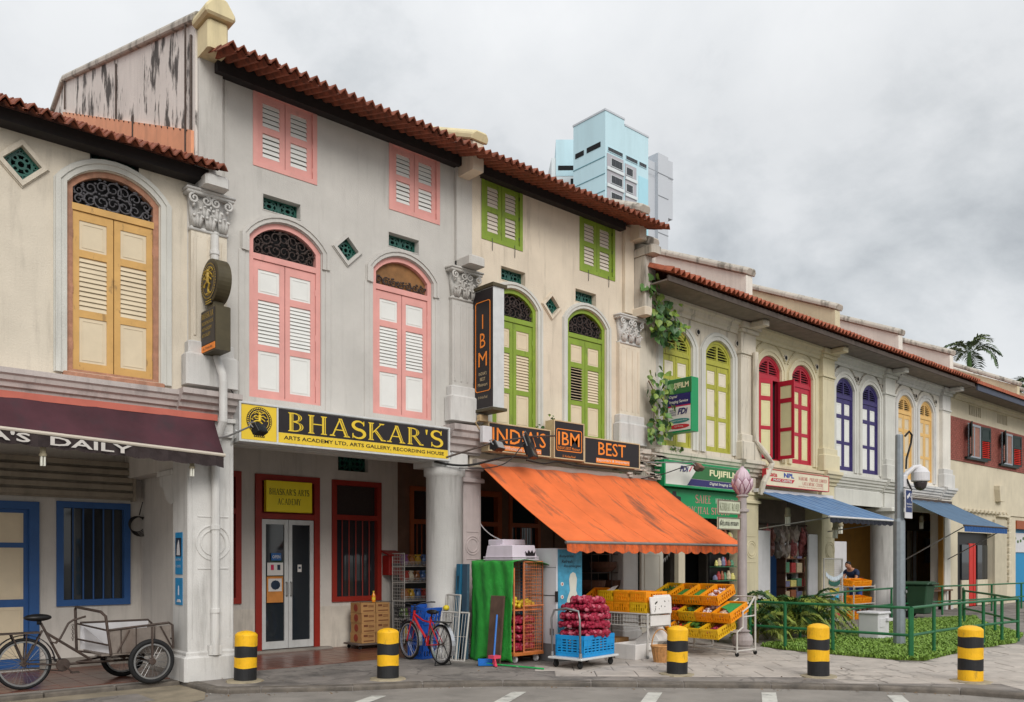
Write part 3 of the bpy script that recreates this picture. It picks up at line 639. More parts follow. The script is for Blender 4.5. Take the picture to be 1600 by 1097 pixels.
def capital(root, x0, x1, z0, z1, y=-.12, mat=None):
    H = z1 - z0; mb = MB(); xm = (x0 + x1) / 2; w = (x1 - x0) / 2; d = .16
    mb.box(xm - w * .80, xm + w * .80, y, .02, z0, z0 + .05); mb.prism([(xm - w * .72, z0 + .05), (xm + w * .72, z0 + .05), (xm + w * .85, z1 - .06), (xm - w * .85, z1 - .06)], y + .02, .02)
    mb.cbox(xm - w, xm + w, y - .07, .02, z1 - .075, z1 - .03, .008); mb.box(xm - w * 1.04, xm + w * 1.04, y - .09, .02, z1 - .03, z1)
    for k in (-1, 0, 1):                                        # acanthus leaves, two rows
        for row, (zz, hh) in enumerate(((z0 + .05, H * .36), (z0 + H * .30, H * .34))):
            cx = xm + k * w * .55 + (w * .27 if row and k < 1 else 0)
            if row and k == 1: continue
            for lob in (-1, 0, 1):
                pts = [(cx + lob * .035, y + .005, zz), (cx + lob * .05, y - .03, zz + hh * .5), (cx + lob * .06, y - .055, zz + hh * .85 - abs(lob) * .03), (cx + lob * .07, y - .085, zz + hh * .82 - abs(lob) * .05)]
                mb.tube(pts, [.03, .034, .026, .012], 6)
    for k in (-.72, 0, .72):                                    # volutes
        for sg in ((-1, 1) if k == 0 else (1 if k < 0 else -1,)):
            cx = xm + k * w + (sg * .07 if k == 0 else 0); cz = z1 - .15; pts = []
            for i in range(17):
                t = i / 16; a = 1.57 + sg * t * 9; rr = .075 * (1 - t * .82); pts.append((cx + rr * math.cos(a), y - .05 - .02 * t, cz + rr * math.sin(a)))
            mb.tube(pts, [.02 - .007 * i / 16 for i in range(17)], 6)
        mb.tube([(xm + k * w, y - .01, z0 + H * .55), (xm + k * w, y - .05, cz - .06)], .018, 6)
    part('capital', mb, mat or P_WHITE, root, smooth=True)
def pilaster(root, x0, x1, z0, z1, mat, fl=3, ped=(None, None), y=-.10, pedm=None):
    mb = MB(); mb.box(x0, x1, y, .01, z0, z1); part('pilaster', mb, mat, root)
    f = MB(); n = fl; step = (x1 - x0 - .12) / max(1, n)
    if n:
        for i in range(n + 1):
            xx = x0 + .05 + i * step; f.cbox(xx - .012, xx + .022, y - .016, y + .001, z0 + .25, z1 - .12, .006)
        for i in range(n):
            for q in range(2): f.box(x0 + .085 + i * step + q * .05, x0 + .10 + i * step + q * .05, y - .006, y + .001, z1 - .10, z1 - .07)
        part('fluting', f, mat, root)
    if ped[0]:
        b = MB(); b.cbox(ped[0], ped[1], y - .07, .01, z0 - .02, z0 + .16, .02); b.cbox(ped[0] - .05, ped[1] + .05, y - .12, .01, z0 - .48, z0 - .02, .03); part('pilaster_base', b, pedm or mat, root)
def cornice(root, x0, x1, z0, z1, mat, y=0, out=.26, name='cornice', under=True):
    H = z1 - z0; prof = [(.02, z1), (-out, z1), (-out, z1 - .06 * H / .3), (-out * .86, z1 - .08 * H / .3), (-out * .80, z1 - .13 * H / .3), (-out * .62, z1 - .15 * H / .3), (-out * .58, z1 - .2 * H / .3), (-out * .4, z1 - .215 * H / .3), (-out * .36, z0 + .04), (-out * .2, z0 + .03), (-out * .2, z0), (.02, z0)]
    return part(name, MB().prism([(a + y, b) for a, b in prof][::-1], x0, x1, 'x'), mat, root)
TILE_ME = {}
def tile_me(p, mat, L=.25):
    k = (p, mat.name)
    if k not in TILE_ME:
        mb = MB(); n = 4; r0, r1, t = p * .50, p * .42, .016; vs = []
        for y, r in ((0, r0), (L, r1)):
            for rr in (r, r - t): vs += [(rr * a, y, rr * 1.3 * b) for a, b in ((1, 0), (.55, .52), (0, 1), (-.55, .52), (-1, 0))]
        q = n + 1; fs = []
        for i in range(n): fs += [(i, i + 1, 2 * q + i + 1, 2 * q + i), (q + i + 1, q + i, 3 * q + i, 3 * q + i + 1), (i + 1, i, q + i, q + i + 1), (2 * q + i, 2 * q + i + 1, 3 * q + i + 1, 3 * q + i)]
        fs += [(0, 2 * q, 3 * q, q), (n, q + n, 3 * q + n, 2 * q + n)]; TILE_ME[k] = mb.add(vs, fs).mesh('roof_tile', mat)
    return TILE_ME[k]
def roof(root, x0, x1, ye, ze, slope, yr, p, rows, mat, back=14.0, sag=.02):
    """zigzag clay sheet from the eave to the ridge and down the back, rows of cover tiles as separate parts along the eave"""
    sl = math.tan(R(slope)); n = round((x1 - x0) / p); p = (x1 - x0) / n; zr = ze + (yr - ye) * sl; mb = MB(); xs = []
    for i in range(n): xs += [(x0 + i * p, p * .40), (x0 + (i + .38) * p, -.012), (x0 + (i + .62) * p, -.012)]
    xs.append((x1, p * .40)); N = len(xs); vs = []
    for y, z in ((ye + .03, ze + .03 * sl), (ye + .9, ze + .9 * sl), (yr, zr), (back, zr - (back - yr) * sl)): vs += [(x, y, z + dz) for x, dz in xs]
    fs = [(r * N + i, r * N + i + 1, (r + 1) * N + i + 1, (r + 1) * N + i) for r in range(3) for i in range(N - 1)]
    mb.add(vs, fs)
    yc = ye + rows * .2; cov = MB()                             # the covers above the separate rows
    for i in range(n + 1):
        x = x0 + i * p; cov.prism([(x - p * .46, 0), (x - p * .06, p * .60), (x + p * .06, p * .60), (x + p * .46, 0)], 0, 1, 'y')
        k = len(cov.v) - 8
        for j in range(8): v = cov.v[k + j]; yy = yc if j < 4 else yr; cov.v[k + j] = (v[0], yy, ze + (yy - ye) * sl + v[2])
    mb.add(cov.v, cov.f); rf = part('roof', mb, mat, root)
    me = tile_me(round(p, 3), mat)
    for r in range(rows):
        for i in range(n + 1):
            x = x0 + i * p; y = ye + r * .2 - .01; inst('roof_tile', me, rf, (x + rnd.uniform(-.006, .006), y + rnd.uniform(-.01, .01), ze + (y - ye) * sl + .004 + rnd.uniform(-.006, .006) + sag * math.sin(i * .37)), (R(slope) + rnd.uniform(-.03, .03), 0, rnd.uniform(-.03, .03)))
    return rf
def gable(root, x0, x1, ys, zs_, top, mat, capm, name='party_wall', cap=True):
    """a wall across the row: outline ys/zs_ in (y,z) going up from the front; cap follows the points listed in top"""
    part(name, MB().prism(list(zip(ys, zs_)), x0, x1, 'x'), mat, root)
    if cap:
        for (a, b) in zip(top, top[1:]):
            d = Vector((0, b[0] - a[0], b[1] - a[1])); L = d.length; d.normalize(); nn = Vector((0, -d.z, d.y)); vs = []
            prof = [(x0 - .07, 0), (x1 + .07, 0), (x1 + .07, .10), (x1 - .0, .17), (x0 + .0, .17), (x0 - .07, .10)]
            for P in (Vector((0, *a)), Vector((0, *b))): vs += [P + Vector((px, 0, 0)) + nn * q for px, q in prof]
            part('coping', MB().add(vs, [(5, 4, 3, 2, 1, 0), (6, 7, 8, 9, 10, 11)] + [(i, (i + 1) % 6, (i + 1) % 6 + 6, i + 6) for i in range(6)]), capm, root, bevel=.02)
def shell(root, x0, x1, zt, mat, ceil=3.9, back=8, floor_m=None, yb=2.65, ceil_m=None):
    """ceiling of the arcade, rear body so that the building is closed"""
    part('arcade_ceiling', MB().box(x0 + .01, x1 - .01, .28, yb + .3, ceil, ceil + .12), ceil_m or P_WALK, root)
    part('rear_body', MB().box(x0 + .02, x1 - .02, yb + 2.5, back + 4, 0, zt - .4), mat, root)
def gdoorwin(root, x0, x1, z0, z1, y, fm, fw=.11, name='window', bars=0, transom=None, glass_m=GLASS, barm=None, gb=None):
    """a framed ground floor opening with glass, a transom bar and iron bars"""
    mb = MB(); mb.ring([(x0, z0), (x1, z0), (x1, z1), (x0, z1)], [(x0 + fw, z0 + fw), (x1 - fw, z0 + fw), (x1 - fw, z1 - fw), (x0 + fw, z1 - fw)], y - .05, y + .1); w = part(name, mb, fm, root)
    part('pane', MB().box(x0 + fw - .01, x1 - fw + .01, y + .06, y + .07, z0 + fw - .01, (transom or z1) - .01), glass_m, w)
    if transom:
        part('transom_bar', MB().box(x0 + fw, x1 - fw, y - .045, y + .09, transom - .05, transom + .05), fm, w); part('pane', MB().box(x0 + fw - .01, x1 - fw + .01, y + .061, y + .071, transom, z1 - fw + .01), gb or glass_m, w)
    for i in range(bars):
        x = x0 + fw + (x1 - x0 - 2 * fw) * (i + 1) / (bars + 1); part('window_bar', MB().rod((x, y + .02, z0 + fw), (x, y + .02, (transom or z1) - (.05 if transom else fw)), .012, 6), barm or fm, w)
    return w
# ---------------------------------------------------------------- the row of shophouses
def building(name, label, x, cat='shophouse', y=0): return thing(name, label, cat, (x, y, 0))
ORF = M('paint_rust_orange', s(150, 74, 34), .5, .15, 4)
# ---- 1 cream shophouse at the left end
b = building('shophouse', 'cream shophouse with ochre shutters at the left end of the row', 1)
H = [[], []]
for x in (.66, 3.05): arched_window(b, x, x + 1.21, 4.22, 6.72, 7.02, OCHRE, IVORY, P_PALE, H[0], frame2=BARE, carve=IRON, zt=6.44, hw=.14, rows=[('p', .055, .24), ('s', .285, .62), ('p', .665, .95)], sill=BARE, fw=.085, pitch=.066, tilt=(1.25, 1.25))
diamond(b, 2.53, 6.80, .30, P_CREAM); H[0].append([(2.53, 6.54), (2.79, 6.8), (2.53, 7.06), (2.27, 6.8)])
H[0].append(vent(b, 3.34, 3.97, 7.1, 7.315, TIMBER))
wall(b, -4, 4.64, 3.4, 7.33, H[0], P_CREAM)
wall(b, 4.64, 5.2, 4.1, 7.33, [], P_GREY, y=.0)
pilaster(b, 4.66, 5.19, 4.72, 6.5, P_CREAM, 2, ped=(4.6, 5.28), pedm=P_WHITE); capital(b, 4.58, 5.27, 6.48, 7.06)
part('console', MB().cbox(4.75, 5.1, -.42, .01, 7.07, 7.24, .03), P_WHITE, b)
cornice(b, -4, 4.45, 3.80, 4.13, P_CORN, out=.22); cornice(b, 4.45, 5.32, 3.78, 4.15, P_CORN, out=.36)
part('wall_plate', MB().box(-4, 4.86, -.24, .0, 7.18, 7.34), TIMBER, b)
roof(b, -3.6, 4.95, -.52, 7.25, 23.3, 7, .15, 3, TILE)
part('flashing', MB().prism([(.05, 7.46), (7.0, 10.45), (7.0, 10.98), (.05, 7.98)], 4.715, 4.758, 'x'), FLASH, b)
fl_ = MB()
for i in range(26): y = .2 + i * .26; fl_.blob((4.712, y, 7.94 + .432 * y), .016, 6, 4)
for y in (.25, 2.6): fl_.rod((4.71, y, 7.6 + .432 * y), (4.71, y, 8.05 + .432 * y + (1.5 if y < 1 else 0)), .016, 5)
part('flashing_rivets', fl_, RUST, b)
# arcade of building 1
Hb = [[(2.22, .05), (3.31, .05), (3.31, 2.64), (2.22, 2.64)], [(3.56, .99), (4.68, .99), (4.68, 2.67), (3.56, 2.67)]]
wall(b, -3, 5.1, 0, 4.0, Hb, P_WALK, y=2.65, name='arcade_wall'); shell(b, -3, 5.0, 7.2, P_CREAM)
gdoorwin(b, 3.56, 4.68, .99, 2.67, 2.66, BLUE, .10, bars=5, barm=BLUE)
d = part('door', MB().ring([(2.22, .05), (3.31, .05), (3.31, 2.64), (2.22, 2.64)], [(2.36, .07), (3.17, .07), (3.17, 2.52), (2.36, 2.52)], 2.60, 2.75).box(2.36, 3.17, 2.68, 2.72, .07, 2.52), BLUE, b)
for z0, z1 in ((.2, 1.0), (1.12, 1.92), (2.0, 2.46)):
    for x0 in (2.42, ): inst('door_panel', panel_me(.68, z1 - z0, IVORY), d, (x0 + .34, 2.672, (z0 + z1) / 2))
part('skirting', MB().box(3.315, 5.08, 2.625, 2.649, 0, .16), CONC, b)
part('party_wall', MB().box(4.86, 5.10, .4, 2.64, 0, 3.9), P_WALK, b)
def sq_pillar(b, x0, x1, y0, y1, z1, mat, plinth=.34, circ=None, name='pillar'):
    mb = MB(); mb.cbox(x0, x1, y0, y1, 0, z1, .012); p = part(name, mb, mat, b)
    pl = MB(); pl.cbox(x0 - .07, x1 + .06, y0 - .08, y1 + .03, 0, plinth, .03); pl.cbox(x0 - .03, x1 + .03, y0 - .04, y1 + .02, plinth, plinth + .06, .02); part('plinth', pl, P_WHITE, p)
    c = MB(); c.cbox(x0 - .05, x1 + .05, y0 - .06, y1, z1 - .28, z1 - .20, .02); c.cbox(x0 - .03, x1 + .03, y0 - .04, y1, z1 - .06, z1, .01)
    if circ:
        cx, cz, r = circ
        for q in (1, .72): c.torus((cx, y0 - .002, cz), r * q, .014, 30, 6)
        for q in (-1, 1): c.rod((cx - r * .9, y0, cz + q * r * 1.5), (cx + r * .9, y0, cz + q * r * 1.5), .012, 6)
        for xx in (x0 + .06, x1 - .06): c.rod((xx, y0, plinth + .25), (xx, y0, z1 - .5), .010, 6)
    part('pillar_moulding', c, mat, p); return p
sq_pillar(b, 4.58, 5.26, -.18, .4, 3.80, P_WHITE, .36, (4.95, 1.98, .25))
sc_ = MB(); sc_.prism([(.0, 2.98), (-.0, 2.98)][:0] + [(.40, 2.99), (.95, 2.99), (.95, 2.86), (.80, 2.80), (.66, 2.62), (.50, 2.56), (.40, 2.56)], 4.58, 4.80, 'x'); sc_.cbox(4.55, 4.83, .38, 1.0, 2.99, 3.08, .02); part('bracket', sc_, P_WHITE, b)
part('arcade_beam', MB().box(4.60, 4.84, .41, 2.64, 3.08, 3.9), P_WALK, b)
dp = MB(); dp.tube([(4.98, -.16, 6.45), (4.98, -.16, 4.86), (4.98, -.18, 4.78), (5.0, -.40, 4.38), (5.0, -.42, 4.28), (5.0, -.42, 3.72), (4.97, -.26, 3.45), (4.96, -.25, 3.3), (4.95, -.25, .36)], .058, 12)
for z in (6.2, 4.8, 3.3, 2.2, 1.0): dp.lathe([(.066, z - .035), (.070, z - .03), (.070, z + .03), (.066, z + .035)], 4.98 if z > 4 else 4.955, -.16 if z > 4.5 else -.25, 12)
dp.box(4.86, 5.04, -.27, -.17, .36, .50); part('downpipe', dp, P_WHITE, b, smooth=False)
# ---- 2 grey shophouse with pink shutters
b = building('shophouse', 'tall grey shophouse with pink framed shutters', 7.3)
H = []
arched_window(b, 5.57, 6.81, 4.2, 6.66, 6.98, PINK, WHITE, P_GREY, H, zt=6.38, hood='top'); arched_window(b, 7.76, 9.01, 4.2, 6.66, 6.98, PINK, WHITE, P_GREY, H, zt=6.38, hood='top', fan='half')
for x in (5.46, 6.92, 7.65, 9.12): part('jamb_moulding', MB().cbox(x - .05, x + .05, -.018, .01, 4.12, 6.42, .008), P_GREY, b)
for x in (5.64, 8.09): upper_window(b, x, x + 1.08, 7.74, 8.94, PINK, WHITE, H)
for x in (5.79, 8.07): H.append(vent(b, x, x + .65, 7.1, 7.36, P_GREY))
diamond(b, 7.27, 6.84, .27, P_GREY); H.append([(7.27, 6.60), (7.51, 6.84), (7.27, 7.08), (7.03, 6.84)])
wall(b, 5.2, 9.72, 3.46, 9.02, H, P_GREY)
wall(b, 4.77, 5.2, 7.3, 9.5, [], P_GREY, y=.01); part('pilaster_strip', MB().box(4.79, 5.14, -.06, .009, 7.26, 9.02), P_GREY, b); part('pilaster_strip', MB().box(9.50, 9.86, -.07, -.001, 7.05, 8.87), P_GREY, b)
pilaster(b, 9.38, 9.93, 4.72, 6.46, P_GREY, 3, ped=(9.32, 9.99), pedm=P_WHITE); capital(b, 9.30, 10.02, 6.45, 7.02, mat=P_GREY)
part('console', MB().cbox(9.5, 9.86, -.46, .01, 7.03, 7.20, .03), P_GREY, b)
cornice(b, 9.25, 10.05, 3.66, 4.16, P_CORN, out=.34); cornice(b, 5.32, 9.25, 3.92, 4.12, P_GREY, out=.10)
part('wall_plate', MB().box(5.02, 9.55, -.17, -.001, 8.87, 9.08), TIMBER, b)
roof(b, 4.92, 9.74, -.9, 8.81, 17, 7, .16, 4, TILE, sag=.012)
gp = [(0, 7.0), (0, 9.55), (7.05, 11.62), (8.0, 11.35), (14, 9.1), (14, 7)]
gable(b, 4.76, 5.02, [p[0] for p in gp], [p[1] for p in gp], [(-.02, 9.52), (7.05, 11.62), (14, 9.1)], P_OLD, COPING, 'gable_wall')
part('gable_block', MB().cbox(4.78, 5.08, -.42, .0, 9.02, 9.44, .03), M('plaster_block', s(214, 200, 160), .8, .1, 3, dirt=.3), b)
cp = MB(); cp.prism([(4.72, 9.44), (5.14, 9.44), (5.16, 9.52), (5.02, 9.72), (4.84, 9.72), (4.70, 9.54)], -.52, .02); part('gable_cap', cp, M('plaster_block', None), b, bevel=.03)
part('gable_pipe', MB().tube([(4.74, .12, 7.3), (4.74, .12, 9.4)], .02, 6).tube([(4.74, 3.6, 9.2), (4.74, 3.6, 10.5)], .016, 6).tube([(4.73, 6.9, 11.0), (4.73, 6.9, 11.6)], .018, 6), RUST, b)
# arcade
Hb = [[(5.42, .93), (6.62, .93), (6.62, 3.35), (5.42, 3.35)], [(6.89, .0), (8.21, .0), (8.21, 3.33), (6.89, 3.33)], [(8.49, .9), (9.63, .9), (9.63, 3.32), (8.49, 3.32)], [(8.62, 3.5), (9.34, 3.5), (9.34, 3.86), (8.62, 3.86)]]
wall(b, 5.1, 10.05, 0, 4.3, Hb, P_WALK, y=2.65, name='arcade_wall'); shell(b, 5.0, 9.7, 8.6, P_GREY, ceil=4.1)
part('dado', MB().box(5.1, 6.885, 2.635, 2.649, 0, .82), M('dado_cement', s(206, 198, 186), .8, .15, 3, dirt=.4), b); part('dado', MB().box(8.215, 10.04, 2.635, 2.649, 0, .82), M('dado_cement', None), b)
part('arcade_beam', MB().box(5.3, 9.3, .29, .5, 3.6, 4.1), P_GREY, b)
vent(b, 8.62, 9.34, 3.5, 3.86, P_WALK, y=2.65)
gdoorwin(b, 5.42, 6.62, .93, 3.35, 2.66, DKRED, .11, bars=5, transom=2.62, barm=DKRED, gb=DARK)
gdoorwin(b, 8.49, 9.63, .9, 3.32, 2.66, DKRED, .10, bars=5, transom=2.58, barm=DKRED, gb=M('dark_mesh', s(52, 42, 40), .8, .3, 30))
dw = part('door_frame', MB().ring([(6.89, .0), (8.21, .0), (8.21, 3.33), (6.89, 3.33)], [(7.01, .04), (8.09, .04), (8.09, 3.21), (7.01, 3.21)], 2.6, 2.76).box(7.01, 8.09, 2.605, 2.75, 2.5, 2.6).box(7.01, 8.09, 2.72, 2.73, 2.6, 3.21), DKRED, b)
for k, (x0, x1) in enumerate(((7.02, 7.545), (7.555, 8.08))):
    part('door_leaf', MB().ring([(x0, .06), (x1, .06), (x1, 2.49), (x0, 2.49)], [(x0 + .075, .2), (x1 - .075, .2), (x1 - .075, 2.40), (x0 + .075, 2.40)], 2.62, 2.67), ALU, dw)
    part('pane', MB().box(x0 + .07, x1 - .07, 2.645, 2.652, .19, 2.41), GLASS, dw)
    xh = x1 - .04 if k == 0 else x0 + .04; part('handle', MB().tube([(xh, 2.62, 1.05), (xh, 2.57, 1.06), (xh, 2.57, 1.3), (xh, 2.62, 1.31)], .014, 8), STEEL, dw)
part('doorstep', MB().cbox(6.7, 8.4, 2.42, 2.64, 0, .045, .015), CONC, b)
def rpillar(b, cx, cy, r, z1, mat):
    mb = MB(); mb.lathe([(r + .05, 0), (r + .05, .12), (r + .01, .16), (r, .2), (r, z1 - .16), (r + .04, z1 - .14), (r + .045, z1 - .02), (r + .04, z1)], cx, cy, 36)
    return part('round_pillar', mb, mat, b, smooth=True, bevel=0)
rpillar(b, 9.29, .02, .33, 3.38, P_WHITE); part('pillar_impost', MB().cbox(8.9, 9.72, -.14, .45, 3.38, 3.66, .02), P_WHITE, b)
# ---- 3 buff shophouse with green shutters
b = building('shophouse', 'buff shophouse with leaf green shutters above the orange awning', 12)
H = []
for x in (10.38, 12.40): arched_window(b, x, x + 1.19, 4.2, 6.66, 6.98, GREEN, IVORY, P_PALE, H, zt=6.38, tilt=(.2 if x > 12 else 1.2, 1.15))
for x, w in ((10.14, 1.04), (12.78, 1.10)): upper_window(b, x, x + w, 7.75, 8.97, GREEN, M('paint_cream_white', s(218, 208, 194), .55, .08, 4), H, hook=True)
for x in (10.61, 12.64): H.append(vent(b, x, x + .65, 7.08, 7.36, P_BUFF))
diamond(b, 11.96, 6.84, .27, P_BUFF); H.append([(11.96, 6.60), (12.20, 6.84), (11.96, 7.08), (11.72, 6.84)])
wall(b, 9.86, 14.55, 3.46, 9.02, H, P_BUFF); part('pilaster_strip', MB().box(9.861, 10.05, -.07, -.001, 7.05, 8.87), P_BUFF, b); part('pilaster_strip', MB().cbox(14.12, 14.42, -.09, -.001, 7.12, 9.0, .01), P_BUFF, b)
pilaster(b, 13.92, 14.6, 4.72, 6.44, P_BUFF, 3, ped=(13.86, 14.68), pedm=P_WHITE); capital(b, 13.84, 14.68, 6.42, 7.03)
part('console', MB().cbox(14.36, 14.6, -.46, .01, 7.05, 7.24, .03), P_BUFF, b)
cornice(b, 10.05, 13.8, 3.72, 4.14, P_STAIN, out=.16); cornice(b, 13.8, 14.72, 3.66, 4.16, P_STAIN, out=.32)
st = MB()
for i in range(40):
    x = rnd.uniform(13.9, 15.4); z = rnd.uniform(3.5, 4.1); st.box(x, x + rnd.uniform(.1, .4), -.335, -.30, z, z + rnd.uniform(.015, .05))
part('broken_render', st, P_STAIN, b)
part('wall_plate', MB().box(9.88, 14.05, -.17, -.001, 8.87, 9.08), TIMBER, b)
roof(b, 9.74, 14.55, -.9, 8.81, 17, 7, .16, 4, TILE, sag=.012)
for x, f, L in ((9.66, -.5, 9.36), (14.4, -.35, 9.42)):
    gable(b, x - .12, x + .12, [f, f, 6.8, 6.8], [8.7, L - .16, L - .16 + .44 * (6.8 - f), 8.7], [(f - .03, L - .16), (6.8, L - .16 + .44 * 7.2)], P_BUFF, COPING if x > 12 else M('plaster_block', None))
part('corbel', MB().cbox(14.4, 14.72, -.62, .0, 8.36, 8.56, .04).cbox(14.42, 14.66, -.40, .0, 7.2, 8.36, .02), COPING, b)
# arcade, dark shop inside
Hb = [[(10.35, .9), (11.15, .9), (11.15, 3.3), (10.35, 3.3)], [(11.5, .0), (12.9, .0), (12.9, 3.3), (11.5, 3.3)], [(13.15, .9), (14.15, .9), (14.15, 3.3), (13.15, 3.3)]]
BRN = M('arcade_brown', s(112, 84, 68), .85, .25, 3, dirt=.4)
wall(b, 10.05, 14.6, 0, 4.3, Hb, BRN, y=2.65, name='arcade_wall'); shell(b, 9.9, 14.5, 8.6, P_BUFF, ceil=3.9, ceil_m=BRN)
for x0, x1, z0 in ((10.35, 11.15, .9), (13.15, 14.15, .9)): gdoorwin(b, x0, x1, z0, 3.3, 2.66, ORF, .09, bars=4, transom=2.55, barm=ORF)
dw = part('door_frame', MB().ring([(11.5, 0), (12.9, 0), (12.9, 3.3), (11.5, 3.3)], [(11.62, .02), (12.78, .02), (12.78, 3.18), (11.62, 3.18)], 2.6, 2.76).box(11.62, 12.78, 2.605, 2.75, 2.5, 2.6), ORF, b)
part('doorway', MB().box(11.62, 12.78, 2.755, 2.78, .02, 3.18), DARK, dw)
part('notice_board', MB().box(11.0, 11.75, 2.5, 2.53, 1.95, 2.75), M('grey_board', s(130, 124, 122), .7, .15, 3), b)
sq_pillar(b, 9.74, 10.16, .03, .45, 3.45, M('pillar_mauve', s(196, 184, 182), .8, .1, 3, dirt=.3, dlo=.56), .2, (9.95, 2.0, .17))
sq_pillar(b, 14.15, 14.66, .0, .42, 3.45, P_WHITE, .2)
ob = MB(); ob.prism([(14.70, .1), (15.46, .1), (15.46, 2.15), (15.36, 2.2), (15.28, 2.08), (15.1, 2.02), (14.9, 2.06), (14.8, 2.16), (14.70, 2.15)], -.06, .0); ob.ring([(14.8, .3), (15.36, .3), (15.36, 1.86), (14.8, 1.86)], [(14.83, .33), (15.33, .33), (15.33, 1.83), (14.83, 1.83)], -.07, -.055)
part('carved_board', ob, M('board_white', s(210, 204, 190), .6, .06, 3), b)
# ---- 4..7 the two-storey houses with deep eaves
def house2(label, x0, x1, pm, fm, panel, hm, win, fan='louvre', open_red=False, beads=False, hooda=None):
    b = building('shophouse', label, (x0 + x1) / 2); H = []
    for k, (a, c) in enumerate(win):
        sw = (None, None)
        if open_red and k == 0: sw = (-R(16), R(91))
        if open_red == 'ajar' and k == 0: sw = (None, None)
        arched_window(b, a, c, 4.36, 6.78, 7.12, fm, panel, hooda or hm, H, fan='louvre', rows=ROWS_B, zt=6.54, hw=.19, swing=sw, fw=.08)
        cx = (a + c) / 2
        if beads:                                              # plaster garland over the arch
            g = MB()
            for q in range(26):
                t = R(150 - 120 * q / 25); g.blob((cx + .86 * math.cos(t), -.02, 6.60 + .88 * math.sin(t)), (.032, .03, .03), 6, 4, jit=.2)
            part('plaster_garland', g, P_STAIN if beads == 2 else hm, b, smooth=True)
        if k == 0: pass
        v = MB(); v.lathe([(.085, -.03), (.085, .0), (.06, .001), (.05, .03)], c + .22, 7.18, 14, ax='y'); part('round_vent', v, COPING, b)
        v = MB(); v.lathe([(.055, -.034), (.055, -.030)], c + .22, 7.18, 12, ax='y'); part('vent_mesh', v, DARK, b)
    wall(b, x0 + .005, x1 - .005, 3.36, 7.8, H, pm)
    part('eave_moulding', MB().prism([(.01, 7.42), (-.05, 7.42), (-.06, 7.5), (-.12, 7.54), (-.13, 7.62), (-.2, 7.66), (-.2, 7.72), (.01, 7.72)][::-1], x0 + .36, x1 - .34, 'x'), hm, b)
    cornice(b, x0 + .4, x1 - .36, 3.86, 4.22, hm, out=.22)
    part('soffit', MB().box(x0, x1, -.86, -.001, 7.73, 7.76), SOFFIT, b); part('fascia', MB().box(x0, x1, -.90, -.861, 7.71, 7.83), M('fascia_brown', s(84, 74, 68), .8, .25, 5), b)
    roof(b, x0, x1, -1.0, 7.86, 23, 7, .19, 1, TILE_R, sag=.0)
    shell(b, x0, x1, 7.6, pm, ceil=3.7); return b
def pil2(b, cx, mat, cap):
    w = .33; pilaster(b, cx - w, cx + w, 4.74, 7.0, mat, 0, ped=(cx - w - .06, cx + w + .06), pedm=cap, y=-.12)
    m = MB(); m.cbox(cx - w - .03, cx + w + .03, -.16, .01, 6.93, 6.99, .01); m.box(cx - w, cx + w, -.125, .01, 7.0, 7.5); m.cbox(cx - w - .05, cx + w + .05, -.2, .01, 7.46, 7.56, .02); m.cbox(cx - w - .10, cx + w + .10, -.26, .01, 7.56, 7.72, .03)
    for q in range(7): m.box(cx - w + .06 + q * .085, cx - w + .10 + q * .085, -.13, -.11, 6.86, 6.9)
    part('pilaster_head', m, cap, b); cornice(b, cx - .44, cx + .44, 3.82, 4.24, cap, out=.34)
    part('eave_bracket', MB().cbox(cx - .13, cx + .13, -.66, -.21, 7.57, 7.73, .04), cap, b)
    part('pilaster_foot', MB().box(cx - .36, cx + .36, -.1, .01, 3.3, 3.83), mat, b)
def par(b, x, mat, f=-.4, L=8.88):
    gable(b, x - .14, x + .14, [f, f, 6.9, 6.9], [7.75, L - .1, L - .1 + .445 * (6.9 - f), 7.75], [(f - .03, L - .1), (6.9, L - .1 + .445 * (7.3))], mat, COPING)
b4 = house2('pale cream shophouse with lime green shutters and creepers', 14.58, 18.87, P_PINKISH, LIME, M('paint_bone', s(222, 212, 192), .55, .06, 4), P_PINKISH, [(15.49, 16.62), (17.13, 18.25)], hooda=P_PALE); pil2(b4, 18.82, P_PINKISH, P_PINKISH); par(b4, 18.42, P_PEACH); par(b4, 14.75, P_PEACH, -.3, 8.75)
b5 = house2('pale yellow shophouse with crimson shutters, one pair standing open', 18.88, 22.92, P_YELLOW, RED, M('paint_straw', s(214, 206, 160), .55, .06, 4), P_YELLOW, [(19.43, 20.54), (21.06, 22.18)], open_red=True, beads=1); pil2(b5, 22.88, P_YELLOW, P_YELLOW); par(b5, 22.85, P_YELLOW)
b6 = house2('pale grey shophouse with indigo shutters', 22.93, 27.05, P_PALE, PURPLE, WHITE, P_PALE, [(23.48, 24.60), (25.09, 26.22)], beads=2); pil2(b6, 26.76, P_PALE, P_PALE); par(b6, 26.85, P_PEACH)
b7 = house2('peach shophouse with maize yellow shutters behind the camera pole', 27.06, 31.55, P_PEACH, MAIZE, IVORY, P_WHITE, [(27.52, 28.65), (29.15, 30.22)], beads=2); pil2(b7, 31.1, P_PEACH, P_WHITE); par(b7, 30.8, P_PEACH)
part('downpipe', MB().tube([(18.98, -.22, 7.0), (18.98, -.22, 4.75), (19.20, -.36, 4.45), (19.46, -.40, 4.2), (19.10, -.38, 3.7), (19.08, -.3, 3.4)], .075, 10), P_PINKISH, b5)
part('downpipe', MB().tube([(24.0, -.3, 7.0), (24.0, -.3, 7.0001)], .01, 4), P_PALE, b6) if 0 else None
